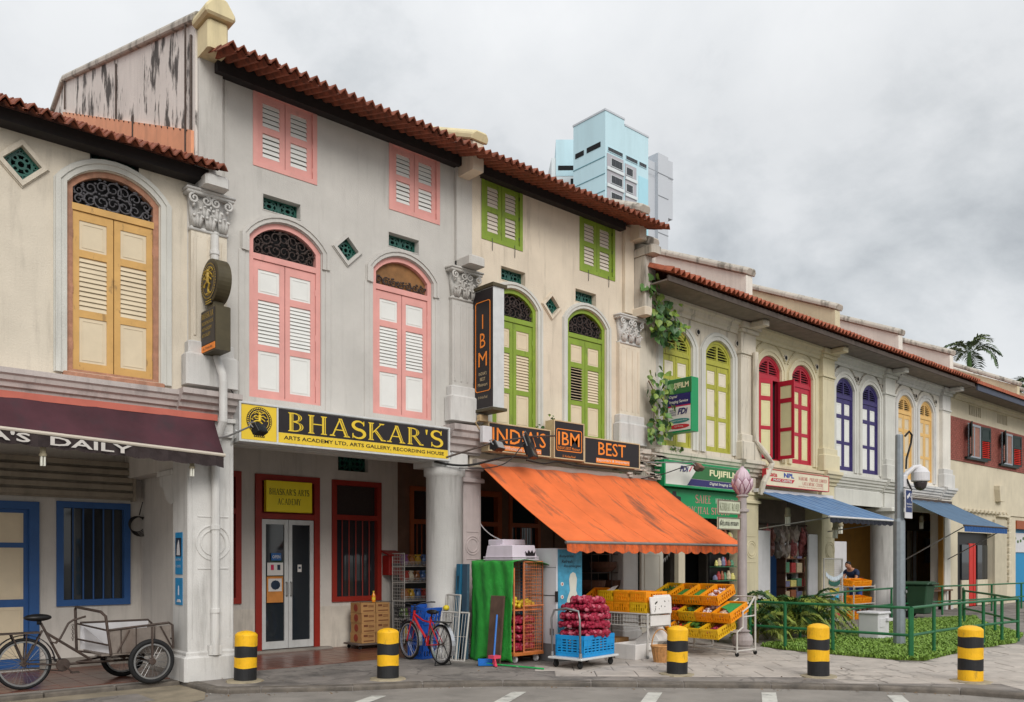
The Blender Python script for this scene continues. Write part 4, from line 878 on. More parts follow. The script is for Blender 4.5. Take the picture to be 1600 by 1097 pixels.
# ground floors
for bb, x0, x1, m in ((b4, 14.6, 18.7, BRN), (b5, 19.0, 27.0, M('arcade_grey', s(120, 112, 104), .85, .2, 3, dirt=.3)), (b7, 27.0, 37.9, M('arcade_mustard', s(176, 128, 58), .8, .12, 3, dirt=.25))):
    pass
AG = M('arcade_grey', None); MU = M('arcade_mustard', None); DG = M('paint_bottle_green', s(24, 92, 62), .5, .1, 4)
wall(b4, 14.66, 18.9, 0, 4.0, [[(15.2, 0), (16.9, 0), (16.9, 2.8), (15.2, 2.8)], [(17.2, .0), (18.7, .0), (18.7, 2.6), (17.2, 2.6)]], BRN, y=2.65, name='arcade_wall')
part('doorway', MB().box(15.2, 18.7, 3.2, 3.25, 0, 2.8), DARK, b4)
part('door_post', MB().box(15.55, 15.75, .25, .4, 0, 2.75), DG, b4); part('door_post', MB().box(16.05, 16.2, .6, .75, 0, 2.75), DG, b4); part('door_post', MB().box(16.5, 16.75, .3, .42, 0, 2.75), P_SAND, b4)
sq_pillar(b5, 18.66, 19.28, -.12, .4, 3.45, P_YELLOW, .25, (18.95, 2.0, .22)); sq_pillar(b5, 22.50, 23.22, -.12, .4, 3.45, P_YELLOW, .25, (22.95, 2.0, .25))
part('side_board', MB().cbox(19.36, 20.0, -.02, .03, .55, 2.5, .01), WPLAST, b5); part('side_board', MB().cbox(21.95, 22.46, -.02, .03, .55, 2.45, .01), WPLAST, b5)
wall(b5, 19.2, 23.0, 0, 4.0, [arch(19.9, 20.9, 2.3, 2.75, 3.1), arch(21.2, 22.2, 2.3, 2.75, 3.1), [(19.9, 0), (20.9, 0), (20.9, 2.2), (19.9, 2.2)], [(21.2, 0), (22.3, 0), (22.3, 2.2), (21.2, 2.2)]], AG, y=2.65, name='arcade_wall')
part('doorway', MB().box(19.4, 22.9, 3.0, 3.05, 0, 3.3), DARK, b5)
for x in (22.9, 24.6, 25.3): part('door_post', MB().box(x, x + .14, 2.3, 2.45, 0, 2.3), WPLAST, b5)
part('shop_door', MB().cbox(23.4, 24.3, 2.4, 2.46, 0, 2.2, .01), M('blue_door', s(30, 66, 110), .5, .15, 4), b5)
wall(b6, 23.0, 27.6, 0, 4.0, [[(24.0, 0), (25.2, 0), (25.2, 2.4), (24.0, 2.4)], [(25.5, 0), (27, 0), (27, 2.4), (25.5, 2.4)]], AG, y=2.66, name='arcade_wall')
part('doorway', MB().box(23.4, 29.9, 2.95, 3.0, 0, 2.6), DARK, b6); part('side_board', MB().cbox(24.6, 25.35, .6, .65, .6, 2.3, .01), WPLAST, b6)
rpillar(b6, 26.78, .1, .40, 3.38, P_WHITE); part('arcade_beam', MB().cbox(23.3, 26.2, -.1, .3, 3.36, 3.84, .03), P_PALE, b6)
part('arcade_beam', MB().box(26.2, 27.2, -.05, .4, 3.39, 3.82), P_PALE, b6); rpl = MB().cbox(26.3, 27.26, -.4, .5, 3.25, 3.38, .03); part('pillar_impost', rpl, P_PALE, b6)
sq_pillar(b7, 27.22, 27.52, -.1, .3, 3.4, MU, .1); sq_pillar(b7, 31.0, 31.5, -.1, .4, 3.6, P_PEACH, .2); part('door_post', MB().box(30.93, 30.99, -.06, .1, 0, 3.5), MU, b7)
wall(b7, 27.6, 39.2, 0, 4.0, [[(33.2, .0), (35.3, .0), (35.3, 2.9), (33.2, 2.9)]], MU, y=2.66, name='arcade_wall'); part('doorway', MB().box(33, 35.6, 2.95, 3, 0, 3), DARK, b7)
part('door_post', MB().box(34.2, 34.45, 2.5, 2.6, 0, 2.9), P_SAND, b7); part('door_post', MB().box(34.75, 34.83, 2.5, 2.6, 0, 2.9), WPLAST, b7)
part('canopy_box', MB().box(33.2, 35.9, 2.3, 2.6, 2.9, 3.3), AG, b7)
# ---- 8 sand house with the brick band
b8 = building('shophouse', 'sand coloured house with a red brick band and red louvred shutters', 36)
BRICK = M('brick_red', s(146, 84, 74), .85, .3, 8); MORT = M('mortar', s(150, 110, 98), .9, .2, 6)
H = []; wins = [(33.25, 34.45), (36.6, 37.8), (39.95, 41.15), (43.3, 44.5)]
for a, c in wins: H.append([(a, 5.5), (c, 5.5), (c, 6.76), (a, 6.76)])
for a, c in ((33.35, 34.55), (36.2, 37.3), (39.2, 40.3)): H.append([(a, 7.08), (c, 7.08), (c, 7.46), (a, 7.46)])
wall(b8, 31.56, 56, 3.5, 7.85, H, P_SAND)
bb = part('brick_band', MB().box(31.58, 56, -.022, -.001, 5.30, 6.86), MORT, b8)
# bricks: one wall of courses, three mesh variants of single bricks would exceed the limit, so a joined skin
bk = MB(); z = 5.31
for r in range(21):
    x = 31.6 + (.12 if r % 2 else 0)
    while x < 46:
        if not any(a - .1 < x + .12 < c + .02 and 5.45 < z < 6.74 for a, c in wins): bk.box(x, x + .225, -.034, -.021, z, z + .062)
        x += .237
    z += .0737
part('brickwork', bk, BRICK, bb, kind='stuff')
SHG = M('paint_dark_green', s(22, 40, 36), .5, .15, 4); SHR = M('paint_red', s(196, 40, 30), .5, .1, 4)
for a, c in wins:
    w = part('window', MB().ring([(a, 5.5), (c, 5.5), (c, 6.76), (a, 6.76)], [(a + .08, 5.58), (c - .08, 5.58), (c - .08, 6.68), (a + .08, 6.68)], -.045, .1).box((a + c) / 2 - .03, (a + c) / 2 + .03, -.04, .08, 5.58, 6.68), M('window_grey', s(150, 156, 164), .5, .08, 4), b8)
    part('pane', MB().box(a + .07, c - .07, .05, .06, 5.57, 6.69), GLASS, w); part('sill', MB().cbox(a - .35, c + .4, -.14, -.035, 5.42, 5.5, .01), SHG, w)
    for hx, an_, ww in ((a, R(-152), .6), (c, R(-6), .75)):
        if hx == a: leaf(w, a - .0, a + ww, 5.5, 6.74, -.06, [('p', .06, .36), ('s', .42, .94)], SHG, SHG, .07, .075, .7, hinge=(a, an_), smat=SHR)
        else: leaf(w, c, c + ww, 5.5, 6.74, -.06, [('p', .06, .36), ('s', .42, .94)], SHG, SHG, .07, .075, .7, hinge=(c, an_), smat=SHR)
for a, c in ((33.35, 34.55), (36.2, 37.3), (39.2, 40.3)):
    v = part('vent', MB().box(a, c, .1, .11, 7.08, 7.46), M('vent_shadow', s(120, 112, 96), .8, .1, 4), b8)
    for i in range(7): part('vent_bar', MB().box(a + .06 + i * (c - a) / 7, a + .14 + i * (c - a) / 7, .03, .08, 7.08, 7.46), P_SAND, v)
part('eave_moulding', MB().prism([(.01, 7.5), (-.08, 7.5), (-.1, 7.58), (-.18, 7.62), (-.18, 7.7), (.01, 7.7)][::-1], 31.9, 56, 'x'), P_SAND, b8)
part('soffit', MB().box(31.56, 56, -.92, -.001, 7.71, 7.75), SOFFIT, b8); part('fascia', MB().box(31.56, 56, -.97, -.921, 7.60, 7.80), M('fascia_blue_grey', s(70, 76, 92), .6, .15, 4), b8)
roof(b8, 31.56, 56, -1.05, 7.80, 23, 7, .2, 0, TILE_R); shell(b8, 31.6, 56, 7.6, P_SAND, ceil=3.8); par(b8, 39.2, P_YELLOW, .2, 9.05); par(b8, 46, P_YELLOW, .2, 9.05)
part('rear_parapet', MB().box(31.5, 39, 2.2, 2.5, 8.6, 9.9), P_YELLOW, b8) if 0 else None
g8 = [[(32.5, 0), (35.9, 0), (35.9, 2.75), (32.5, 2.75)], [(38.4, 0), (42.5, 0), (42.5, 3.35), (38.4, 3.35)]]
wall(b8, 31.56, 56, 0, 3.499, g8, P_SAND, y=.05)
part('reveal', MB().box(35.9, 37.2, -.03, .04, 0, 3.3), M('reveal_plaster', s(190, 180, 158), .8, .1, 3), b8)
kq = MB(); kq.cbox(36.2, 37.4, -.1, .05, 3.42, 3.52, .02)
for i in range(14): part('dentil', MB().box(32.0 + i * .38, 32.2 + i * .38, -.12, .04, 3.521, 3.6), P_SAND, b8)
for i in range(9): part('quoin', MB().cbox(37.35, 37.62, -.08, .05, .9 + i * .29, 1.08 + i * .29, .02), P_SAND, b8)
kq = (part('band_moulding', kq, P_SAND, b8), MB())[1]; kq.prism([(36.0, 4.0), (36.5, 4.0), (36.62, 4.45), (36.62, 4.6), (35.9, 4.6), (35.9, 4.45)], -.2, .05); part('keystone', kq, P_SAND, b8)
sf = part('shopfront', MB().box(32.5, 35.9, .25, .3, 0, 2.75), BLACK, b8)
part('shop_panel', MB().box(34.0, 34.35, .2, .24, 0, 2.35).box(34.4, 34.62, .2, .24, 0, 2.35), SHR, sf); part('pane', MB().box(33.3, 33.95, .2, .24, 1.0, 2.3).box(34.8, 35.8, .2, .24, 1.0, 2.3), GLASS, sf); part('stall_riser', MB().box(33.3, 33.95, .2, .245, 0, .98).box(34.8, 35.88, .2, .245, 0, .98), P_SAND, sf)
bd = part('shopfront', MB().box(38.4, 42.5, .25, .3, 0, 3.35), M('hoarding_blue', s(20, 130, 180), .5, .08, 4), b8); part('hoarding_poster', MB().box(38.3, 41, .20, .235, 2.05, 2.85), WPLAST, bd)
pp_ = MB()
for i in range(7): pp_.blob((38.5 + i * .32, .20, 2.55 + .08 * math.sin(i * 2)), (.12, .01, .07), 7, 4)
part('poster_print', pp_, LEAF, bd); part('lintel_band', MB().box(38.4, 42.5, .0, .24, 3.0, 3.34), ORF, bd)
# ---- towers far behind
TB = M('tower_blue', s(186, 214, 223), .8, .05, .1, dirt=.12, dscale=.1); TG = M('tower_grey', s(186, 190, 196), .8, .05, .1); TW = M('tower_white', s(206, 212, 214), .8, .04, .1); TD = M('tower_panel', s(168, 166, 172), .8, .05, .2)
t = thing('apartment_tower', 'pale blue apartment tower rising behind the shophouse roofs', 'apartment tower', (107, 86, 0))
part('wall', MB().box(101.4, 106, 79.6, 86.7, 0, 73.6), TB, t); part('wall', MB().box(106.003, 112.1, 79.6, 88, 0, 72.7), TB, t); part('wing', MB().prism([(105.3, 94.8), (108.4, 92.0), (114, 98), (111, 101)], 69.4, 75.8, 'z'), TB, t); part('wing', MB().prism([(105.35, 94.85), (108.45, 92.05), (114, 98), (111, 101)], 0, 69.4, 'z'), TW, t)
part('parapet', MB().box(101.3, 106.1, 79.5, 79.9, 73.6, 73.9).box(101.3, 101.7, 79.9, 86.8, 73.6, 73.9).box(106.1, 112.2, 79.5, 79.9, 72.7, 73.0), TG, t)
part('wall_line', MB().box(101.33, 101.4, 79.6, 86.7, 66.2, 66.32).box(101.33, 101.4, 79.6, 86.7, 63.5, 63.6).box(101.33, 101.4, 79.6, 86.7, 60.8, 60.9), M('tower_line', s(96, 140, 152), .8, .05, .2), t)
part('wing', MB().prism([(104.8, 95.4), (105.4, 94.95), (111, 101.2), (110, 102)], 0, 72.6, 'z'), TW, t); part('slot_window', MB().prism([(105.55, 94.50), (107.9, 92.38), (108.0, 92.5), (105.65, 94.62)], 70.4, 71.2, 'z'), DARK, t); part('slot_window', MB().prism([(107.2, 93.0), (107.9, 92.38), (108.0, 92.5), (107.3, 93.12)], 66.2, 68.9, 'z'), DARK, t); part('slot_window', MB().prism([(105.6, 94.45), (106.1, 94.0), (106.2, 94.12), (105.7, 94.57)], 67.4, 68.6, 'z'), DARK, t)
def twin(x0, x1, z0, z1, y=79.6, fr=TW):
    w = part('window', MB().ring([(x0, z0), (x1, z0), (x1, z1), (x0, z1)], [(x0 + .07, z0 + .07), (x1 - .07, z0 + .07), (x1 - .07, z1 - .07), (x0 + .07, z1 - .07)], y - .12, y + .02), fr, t); part('pane', MB().box(x0 + .1, x1 - .1, y - .06, y - .01, z0 + .1, z1 - .1), GLASS, w)
    for i in range(1, 3): part('mullion', MB().box(x0 + (x1 - x0) * i / 3 - .04, x0 + (x1 - x0) * i / 3 + .04, y - .1, y - .01, z0 + .1, z1 - .1), M('tower_mullion', s(90, 90, 96), .6, .1, 4), w)
for x0, x1 in ((101.9, 105.6), (106.3, 109.3), (109.6, 111.6)): twin(x0, x1, 67.25, 68.0, fr=TB)
part('bay', MB().box(101.75, 105.7, 79.5, 79.59, 40, 66.9).box(106.15, 108.95, 79.5, 79.59, 40, 66.6), TD, t); part('side_recess', MB().box(109.6, 112.0, 79.52, 79.59, 40, 65.6), M('tower_blue_deep', s(164, 208, 222), .8, .05, .2), t)
for i in range(9):
    z = 65.0 - i * 2.72; twin(102.6, 105.4, z, z + 1.35, 79.5); twin(106.3, 108.0, z - .3, z + 1.05, 79.5)
    part('spandrel', MB().box(101.7, 105.75, 79.3, 79.49, z - .75, z - .25).box(106.1, 109.0, 79.3, 79.49, z - 1.05, z - .55), TW, t)
part('slot_window', MB().box(101.32, 101.45, 80.6, 83.6, 68.15, 68.95).box(101.32, 101.45, 84.3, 86.2, 68.1, 68.9), DARK, t)
t2 = thing('apartment_tower', 'light grey apartment slab to the right of the pale blue tower', 'apartment tower', (118, 86, 0))
part('wall', MB().box(112.11, 116.2, 81.5, 90, 0, 70.5), TG, t2); part('wall', MB().box(116.2, 119.0, 80.8, 88, 0, 72.0), TG, t2); part('wall', MB().box(119.0, 120.4, 80.9, 88, 61.5, 71.6), TG, t2)
part('wall_line', MB().box(112.2, 120.4, 80.72, 80.79, 68.5, 68.6).box(116.25, 119, 80.72, 80.79, 64.6, 64.7).box(116.25, 119, 80.72, 80.79, 58.2, 58.3).box(116.25, 119, 80.72, 80.79, 52, 52.1), M('tower_joint', s(150, 154, 160), .8, .05, .2), t2)
for i in range(10):
    z = 59.2 - i * 3.7; w = part('window', MB().ring([(112.2, z), (114.3, z), (114.3, z + 2.5), (112.2, z + 2.5)], [(112.4, z + .7), (114.1, z + .7), (114.1, z + 2.3), (112.4, z + 2.3)], 81.3, 81.52), TG, t2); part('pane', MB().box(112.3, 114.2, 81.4, 81.49, z + .6, z + 2.4), GLASS, w)
# ---------------------------------------------------------------- signs
def board(name, label, cat, x0, x1, z0, z1, y0, y1, face, rim, rimw=.035, group=None, roundc=0, axis='y'):
    t = thing(name, label, cat, ((x0 + x1) / 2, y1, z0), 0, group)
    part('sign_box', MB().box(x0, x1, y0 + .012, y1, z0, z1), rim, t)
    part('sign_rim', MB().ring([(x0, z0), (x1, z0), (x1, z1), (x0, z1)], [(x0 + rimw, z0 + rimw), (x1 - rimw, z0 + rimw), (x1 - rimw, z1 - rimw), (x0 + rimw, z1 - rimw)], y0 - .012, y0 + .02), rim, t, bevel=.004)
    if face: part('sign_face', MB().box(x0 + rimw - .004, x1 - rimw + .004, y0, y0 + .01, z0 + rimw - .004, z1 - rimw + .004), face, t)
    return t
XD, ZU = (1, 0, 0), (0, 0, 1)
def emblem(par, cx, cz, r, y, gold, dark, ax='y', sg=1):
    """round emblem: toothed ring, a dancing figure in relief and a stepped foot; ax 'y' faces -y, ax 'x' faces -x (u runs along -y)"""
    f = (lambda u, w, d: (cx + u, y - d, cz + w)) if ax == 'y' else (lambda u, w, d: (cx - d, y - u, cz + w))
    mb = MB(); g = MB(); N = 40
    def disc(m, rad, d0, d1, n=36):
        vs = [f(rad * math.cos(6.2832 * i / n), rad * math.sin(6.2832 * i / n), d) for d in (d0, d1) for i in range(n)]
        m.add(vs, [tuple(range(n - 1, -1, -1)), tuple(range(n, 2 * n))] + [(i, (i + 1) % n, (i + 1) % n + n, i + n) for i in range(n)])
    disc(mb, r, .0, .006); foot = [(-.42, -1.22), (.42, -1.22), (.42, -1.12), (.34, -1.1), (.3, -.98), (.2, -.94), (-.2, -.94), (-.3, -.98), (-.34, -1.1), (-.42, -1.12)]
    n = len(foot); mb.add([f(a * r, b * r, d) for d in (0, .006) for a, b in foot], [tuple(range(n - 1, -1, -1)), tuple(range(n, 2 * n))] + [(i, (i + 1) % n, (i + 1) % n + n, i + n) for i in range(n)])
    part('emblem_disc', mb, dark, par)
    for i in range(N):
        a = 6.2832 * i / N; c, s_ = math.cos(a), math.sin(a); w = .035
        g.add([f(r * (.86 * c - w * s_), r * (.86 * s_ + w * c), .009), f(r * (.86 * c + w * s_), r * (.86 * s_ - w * c), .009), f(r * (.95 * c + w * s_), r * (.95 * s_ - w * c), .009), f(r * (.95 * c - w * s_), r * (.95 * s_ + w * c), .009)], [(0, 1, 2, 3)])
    for i in range(36):
        a, b = 6.2832 * i / 36, 6.2832 * (i + 1) / 36
        g.add([f(r * k * math.cos(t), r * k * math.sin(t), .009) for k, t in ((.72, a), (.72, b), (.76, b), (.76, a))], [(0, 1, 2, 3)])
    P = lambda *q: [f(u * r, w * r, .012) for u, w in q]
    for pts, th in ((P((0, .42), (.02, .2), (-.02, -.05)), .11), (P((-.02, -.05), (.2, -.2), (.02, -.42), (.06, -.6)), .06), (P((-.02, -.05), (-.2, -.02), (-.42, -.1), (-.5, -.25)), .055), (P((.02, .28), (.3, .36), (.5, .22)), .04), (P((0, .28), (-.3, .34), (-.48, .2)), .04), (P((.02, .22), (.26, .1), (.42, -.02)), .04), (P((0, .22), (-.2, .12), (-.38, .16)), .04), (P((-.3, -.66), (.3, -.66)), .05), (P((.12, .56), (.45, .6), (.6, .42)), .03), (P((-.12, .56), (-.45, .6), (-.6, .42)), .03)):
        g.tube(pts, th * r, 6)
    g.blob(f(0, .52 * r, .012), .10 * r, 8, 6)
    for u in (-.3, -.15, 0, .15, .3):
        for w in (-1.16, -1.04): g.blob(f(u * r, w * r, .009), .035 * r, 6, 4)
    for i in range(26): a = rnd.uniform(0, 3.14); q = rnd.uniform(.45, .68); g.blob(f(q * r * math.cos(a), q * r * math.sin(a), .008), rnd.uniform(.02, .045) * r, 5, 4)
    part('emblem_relief', g, gold, par)
t = board('shop_sign', 'long black and yellow fascia sign lettered BHASKAR\'S on the grey shophouse', 'sign', 5.27, 9.14, 3.47, 4.06, -.34, -.06, None, ALU, .03)
part('sign_face', MB().box(5.31, 5.86, -.335, -.325, 3.51, 4.02), YEL, t); part('sign_face', MB().box(5.89, 9.10, -.335, -.325, 3.665, 4.02), SIGNBLACK, t); part('sign_face', MB().box(5.89, 9.10, -.335, -.325, 3.51, 3.66), YEL, t); part('sign_divider', MB().box(5.862, 5.888, -.345, -.325, 3.5, 4.03), ALU, t)
serif_text(t, "BHASKAR'S", (6.02, -.336, 3.695), 2.97, .285, YEL, inline=SIGNBLACK); text(t, 'ARTS ACADEMY LTD, ARTS GALLERY, RECORDING HOUSE', (5.98, -.336, 3.553), 3.03, .068, BLACK, bold=.012)
emblem(t, 5.585, 3.80, .20, -.336, YEL, SIGNBLACK)
BRKT = MB()
for x in (5.22, 9.19): BRKT.tube([(x, -.1, 3.35), (x, -.36, 3.62)], .018, 6)
part('sign_bracket', BRKT, ALU, t)
t = board('shop_sign', "yellow notice lettered BHASKAR'S ARTS ACADEMY over the glass double door", 'sign', 7.05, 7.99, 2.63, 3.21, 2.52, 2.60, M('notice_yellow', s(250, 228, 40), .5, .04, 3), M('notice_yellow', None), .012)
serif_text(t, "BHASKAR'S ARTS", (7.11, 2.518, 2.95), .82, .115, BLACK); serif_text(t, 'ACADEMY', (7.28, 2.518, 2.77), .48, .115, BLACK)
# projecting blade sign on the first pilaster
BRZ = M('bronze_box', s(78, 70, 50), .5, .2, 5, metal=.2); GOLD = M('gold_paint', s(176, 146, 56), .5, .2, 14)
t = thing('blade_sign', "bronze projecting sign of a round emblem disc over a square box lettered BHASKAR", 'sign', (4.9, -.1, 4.7))
part('sign_box', MB().cbox(4.79, 5.01, -.66, -.14, 4.68, 5.30, .01), BRZ, t); part('sign_face', MB().box(4.782, 4.789, -.64, -.16, 4.80, 5.28), SIGNBLACK, t); part('sign_strip', MB().box(4.782, 4.789, -.64, -.16, 4.70, 4.79), ORANGE_INK, t)
part('sign_disc', MB().lathe([(.295, 4.80), (.315, 4.81), (.315, 5.0), (.295, 5.01)], -.40, 5.69, 36, ax='x'), BRZ, t); part('sign_neck', MB().cbox(4.82, 4.98, -.5, -.28, 5.29, 5.42, .01), BRZ, t)
emblem(t, 4.80, 5.69, .27, -.40, GOLD, SIGNBLACK, ax='x')
part('wall_bracket', MB().box(4.86, 4.94, -.16, -.09, 5.45, 5.72).rod((4.9, -.1, 4.72), (4.9, -.6, 4.72), .02).box(4.86, 4.94, -.16, -.09, 4.62, 4.85), RUST, t)
YM, YP = (0, -1, 0), (0, 1, 0)
serif_text(t, 'BHASKAR', (4.781, -.18, 5.17), .43, .08, GOLD, xd=YM); 
for k, s_ in enumerate(('RECORDING HOUSE', 'ARTS ACADEMY', 'ARTS GALLERY')): text(t, s_, (4.781, -.2, 5.08 - k * .085), .40 - .05 * k, .048, GOLD, xd=YM)
text(t, 'No. 19 Kerbau Road', (4.781, -.24, 4.725), .32, .04, SIGNBLACK, xd=YM)
# INDIA'S / IBM / BEST
WOODR = M('sign_rim_wood', s(196, 176, 140), .6, .15, 6)
t = board('shop_sign', "black fascia sign with orange lettering INDIA'S, left of the three-part minimart sign", 'sign', 10.02, 11.62, 3.73, 4.27, -.34, -.14, SIGNBLACK, WOODR, .025); text(t, "INDIA'S", (10.12, -.342, 3.90), 1.36, .29, ORANGE_INK, bold=.004)
part('sign_strip', MB().box(10.40, 11.36, -.343, -.335, 3.77, 3.865), ORANGE_INK, t); text(t, 'Wholesale & Retailers', (10.42, -.345, 3.785), .92, .07, WHITE)
t = board('shop_sign', 'black fascia sign with orange lettering IBM, middle and tallest of the minimart sign', 'sign', 11.66, 12.52, 3.72, 4.48, -.38, -.14, SIGNBLACK, WOODR, .025)
def rrect(x0, x1, z0, z1, r, n=4):
    o = []
    for cx, cz, a0 in ((x1 - r, z0 + r, -90), (x1 - r, z1 - r, 0), (x0 + r, z1 - r, 90), (x0 + r, z0 + r, 180)): o += [(cx + r * math.cos(R(a0 + 90 * i / n)), cz + r * math.sin(R(a0 + 90 * i / n))) for i in range(n + 1)]
    return o
part('sign_border', MB().ring(rrect(11.73, 12.45, 3.88, 4.32, .04), rrect(11.745, 12.435, 3.895, 4.305, .03), -.386, -.375), ORANGE_INK, t); text(t, 'IBM', (11.78, -.382, 4.0), .60, .26, ORANGE_INK, bold=.004); text(t, "INDIA'S BEST Minimart", (11.77, -.382, 3.915), .63, .06, ORANGE_INK); text(t, '21 Kerbau Road', (11.9, -.382, 3.765), .36, .045, ORANGE_INK)
t = board('shop_sign', 'black fascia sign with orange lettering BEST, right of the three-part minimart sign', 'sign', 12.56, 14.30, 3.69, 4.24, -.34, -.14, SIGNBLACK, WOODR, .025); text(t, 'BEST', (12.98, -.342, 3.90), .86, .27, ORANGE_INK, bold=.004)
part('sign_strip', MB().box(12.92, 13.96, -.343, -.335, 3.74, 3.835), ORANGE_INK, t); text(t, 'Exporters & Importers', (12.94, -.345, 3.755), 1.0, .07, WHITE)
t = thing('blade_sign', 'tall black projecting sign with vertical orange lettering I B M', 'sign', (10.0, -.1, 4.4))
part('sign_box', MB().cbox(9.86, 10.12, -.68, -.12, 4.46, 6.66, .01), ALU, t); part('sign_face', MB().box(9.845, 9.859, -.67, -.13, 4.49, 6.62), SIGNBLACK, t); part('sign_cap', MB().box(9.82, 10.16, -.71, -.08, 6.64, 6.70).box(9.82, 10.16, -.71, -.08, 4.42, 4.47), BRZ, t)
part('sign_border', MB().ring([(p[0], p[1]) for p in rrect(-.61, -.19, 4.78, 6.42, .05)], rrect(-.598, -.202, 4.792, 6.408, .045), 9.838, 9.846, ax='x'), ORANGE_INK, t)
for ch, z, w in (('I', 5.92, .03), ('B', 5.58, .15), ('M', 5.24, .24)): text(t, ch, (9.843, -.40 + w / 2, z), w, .26, ORANGE_INK, xd=YM)
for ch, z, w in (("INDIA'S", 5.08, .22), ('BEST', 4.98, .15), ('Minimart', 4.88, .27)): text(t, ch, (9.843, -.40 + w / 2, z), w, .06, WOODR, xd=YM)
text(t, '21 Kerbau Road', (9.843, -.27, 4.66), .26, .045, WOODR, xd=YM)
for z in (5.62, 4.98): part('wall_bracket', MB().box(9.93, 10.03, -.16, .0, z - .04, z + .04).box(9.9, 10.06, -.03, .0, z - .09, z + .09), RUST, t)
# photo shop
FG = M('film_green', s(46, 106, 56), .4, .06, 3); FGB = M('film_green_bright', s(20, 140, 84), .4, .06, 3); NAVY = M('navy_print', s(42, 36, 98), .4, .06, 3); MAG = M('magenta_print', s(190, 40, 84), .4, .05, 3); PRW = M('print_white', s(214, 214, 206), .45, .05, 3); TEAL = M('teal_print', s(50, 130, 124), .4, .05, 3); CRIM = M('crimson_print', s(186, 48, 56), .4, .05, 3)
t = board('shop_sign', 'green framed fascia sign lettered FUJIFILM Digital Imaging Service', 'sign', 15.06, 18.42, 3.38, 3.97, -.40, -.14, PRW, FGB, .05); Y = -.402
part('sign_band', MB().prism([(16.05, 3.60), (18.36, 3.60), (18.36, 3.91), (16.35, 3.91)], -.408, -.404), FG, t); part('sign_band', MB().prism([(15.9, 3.44), (18.2, 3.44), (18.36, 3.59), (16.04, 3.59)], -.408, -.404), NAVY, t)
text(t, 'FUJIFILM', (16.75, -.41, 3.66), 1.15, .19, M('ink_cream', s(226, 222, 180), .5, .05, 3), bold=.03); text(t, 'Digital Imaging Service', (16.75, -.41, 3.475), 1.15, .085, PRW, bold=.015, shear=.15)
text(t, 'FDi', (15.62, -.41, 3.74), .32, .13, NAVY, bold=.03, shear=.3); part('swoosh', MB().prism([(15.96, 3.76), (16.0, 3.76), (16.12, 3.92), (16.08, 3.9)], -.41, -.404), MAG, t)
t = board('shop_sign', 'green shop sign lettered SAJEE HERBAL TRADING and DIGITAL STUDIO below the white film sign', 'sign', 15.10, 18.45, 2.72, 3.365, -.22, -.1, FGB, FGB, .02)
SALMON = M('ink_salmon', s(206, 130, 130), .5, .08, 3); serif_text(t, 'SAJEE', (16.45, -.222, 3.07), .62, .19, SALMON); serif_text(t, 'HERBAL TRADE', (17.25, -.222, 3.09), 1.1, .12, PRW); serif_text(t, 'DIGITAL STUDIO', (16.15, -.222, 2.82), 1.7, .16, SALMON)
lg = MB(); lg.prism([(15.42, 3.05), (15.9, 3.05), (15.9, 3.18), (15.74, 3.2), (15.72, 3.3), (15.6, 3.3), (15.58, 3.2), (15.42, 3.18)], -.226, -.221); lg.lathe([(.07, -.232), (.07, -.224)], 15.66, 3.11, 14, ax='y'); part('print_camera', lg, SIGNBLACK, t)
t = thing('blade_sign', 'green projecting film sign lettered FUJIFILM Digital Imaging Service hung by the creeper', 'sign', (15.7, -.1, 4.7))
XF = 15.60
part('sign_box', MB().cbox(XF + .01, XF + .27, -.74, -.06, 4.62, 5.84, .01), FGB, t); part('sign_face', MB().box(XF + .002, XF + .009, -.71, -.09, 4.66, 5.20), PRW, t); part('sign_face', MB().box(XF, XF + .009, -.74, -.06, 5.50, 5.82), FG, t); part('sign_face', MB().box(XF + .001, XF + .009, -.71, -.09, 5.23, 5.49), NAVY, t); part('sign_strip', MB().box(XF, XF + .009, -.71, -.09, 5.202, 5.228), MAG, t)
text(t, 'FUJIFILM', (XF - .001, -.13, 5.58), .54, .16, M('ink_cream', None), xd=YM, bold=.03); text(t, 'Digital', (XF - .001, -.13, 5.39), .22, .075, PRW, xd=YM, shear=.15, bold=.02); text(t, 'Imaging Service', (XF - .001, -.13, 5.27), .52, .085, PRW, xd=YM, shear=.15, bold=.02)
text(t, 'FDi', (XF - .001, -.36, 5.02), .28, .14, NAVY, xd=YM, shear=.3, bold=.04)
for k, w_ in enumerate(('FRONTIER', 'DIGITAL', 'IMAGING')): text(t, w_, (XF - .001, -.14, 5.11 - k * .05), .18, .034, NAVY, xd=YM, bold=.02)
for z, m, tx in ((4.88, TEAL, 'Digital Camera Print'), (4.75, CRIM, 'CD Writing')):
    part('sign_oval', MB().prism([(-.40 + .29 * math.cos(.2618 * i), z + .052 * math.sin(.2618 * i)) for i in range(24)], XF - .004, XF + .0015, 'x'), m, t); text(t, tx, (XF - .006, -.18 if len(tx) > 12 else -.28, z - .022), .44 if len(tx) > 12 else .24, .045, PRW, xd=YM)
part('wall_bracket', MB().rod((XF + .1, -.08, 5.35), (XF + .1, .02, 5.35), .02), DG, t)
t = board('shop_sign', 'cream sign with red lettering NPL Music Centre above the striped blue awning', 'sign', 19.16, 22.36, 3.62, 4.06, -.40, -.3, M('sign_cream', s(218, 208, 180), .5, .05, 3), CRIM, .022); text(t, 'NPL', (20.02, -.402, 3.88), .5, .12, M('ink_blue', s(40, 70, 150), .5, .05, 3), bold=.04)
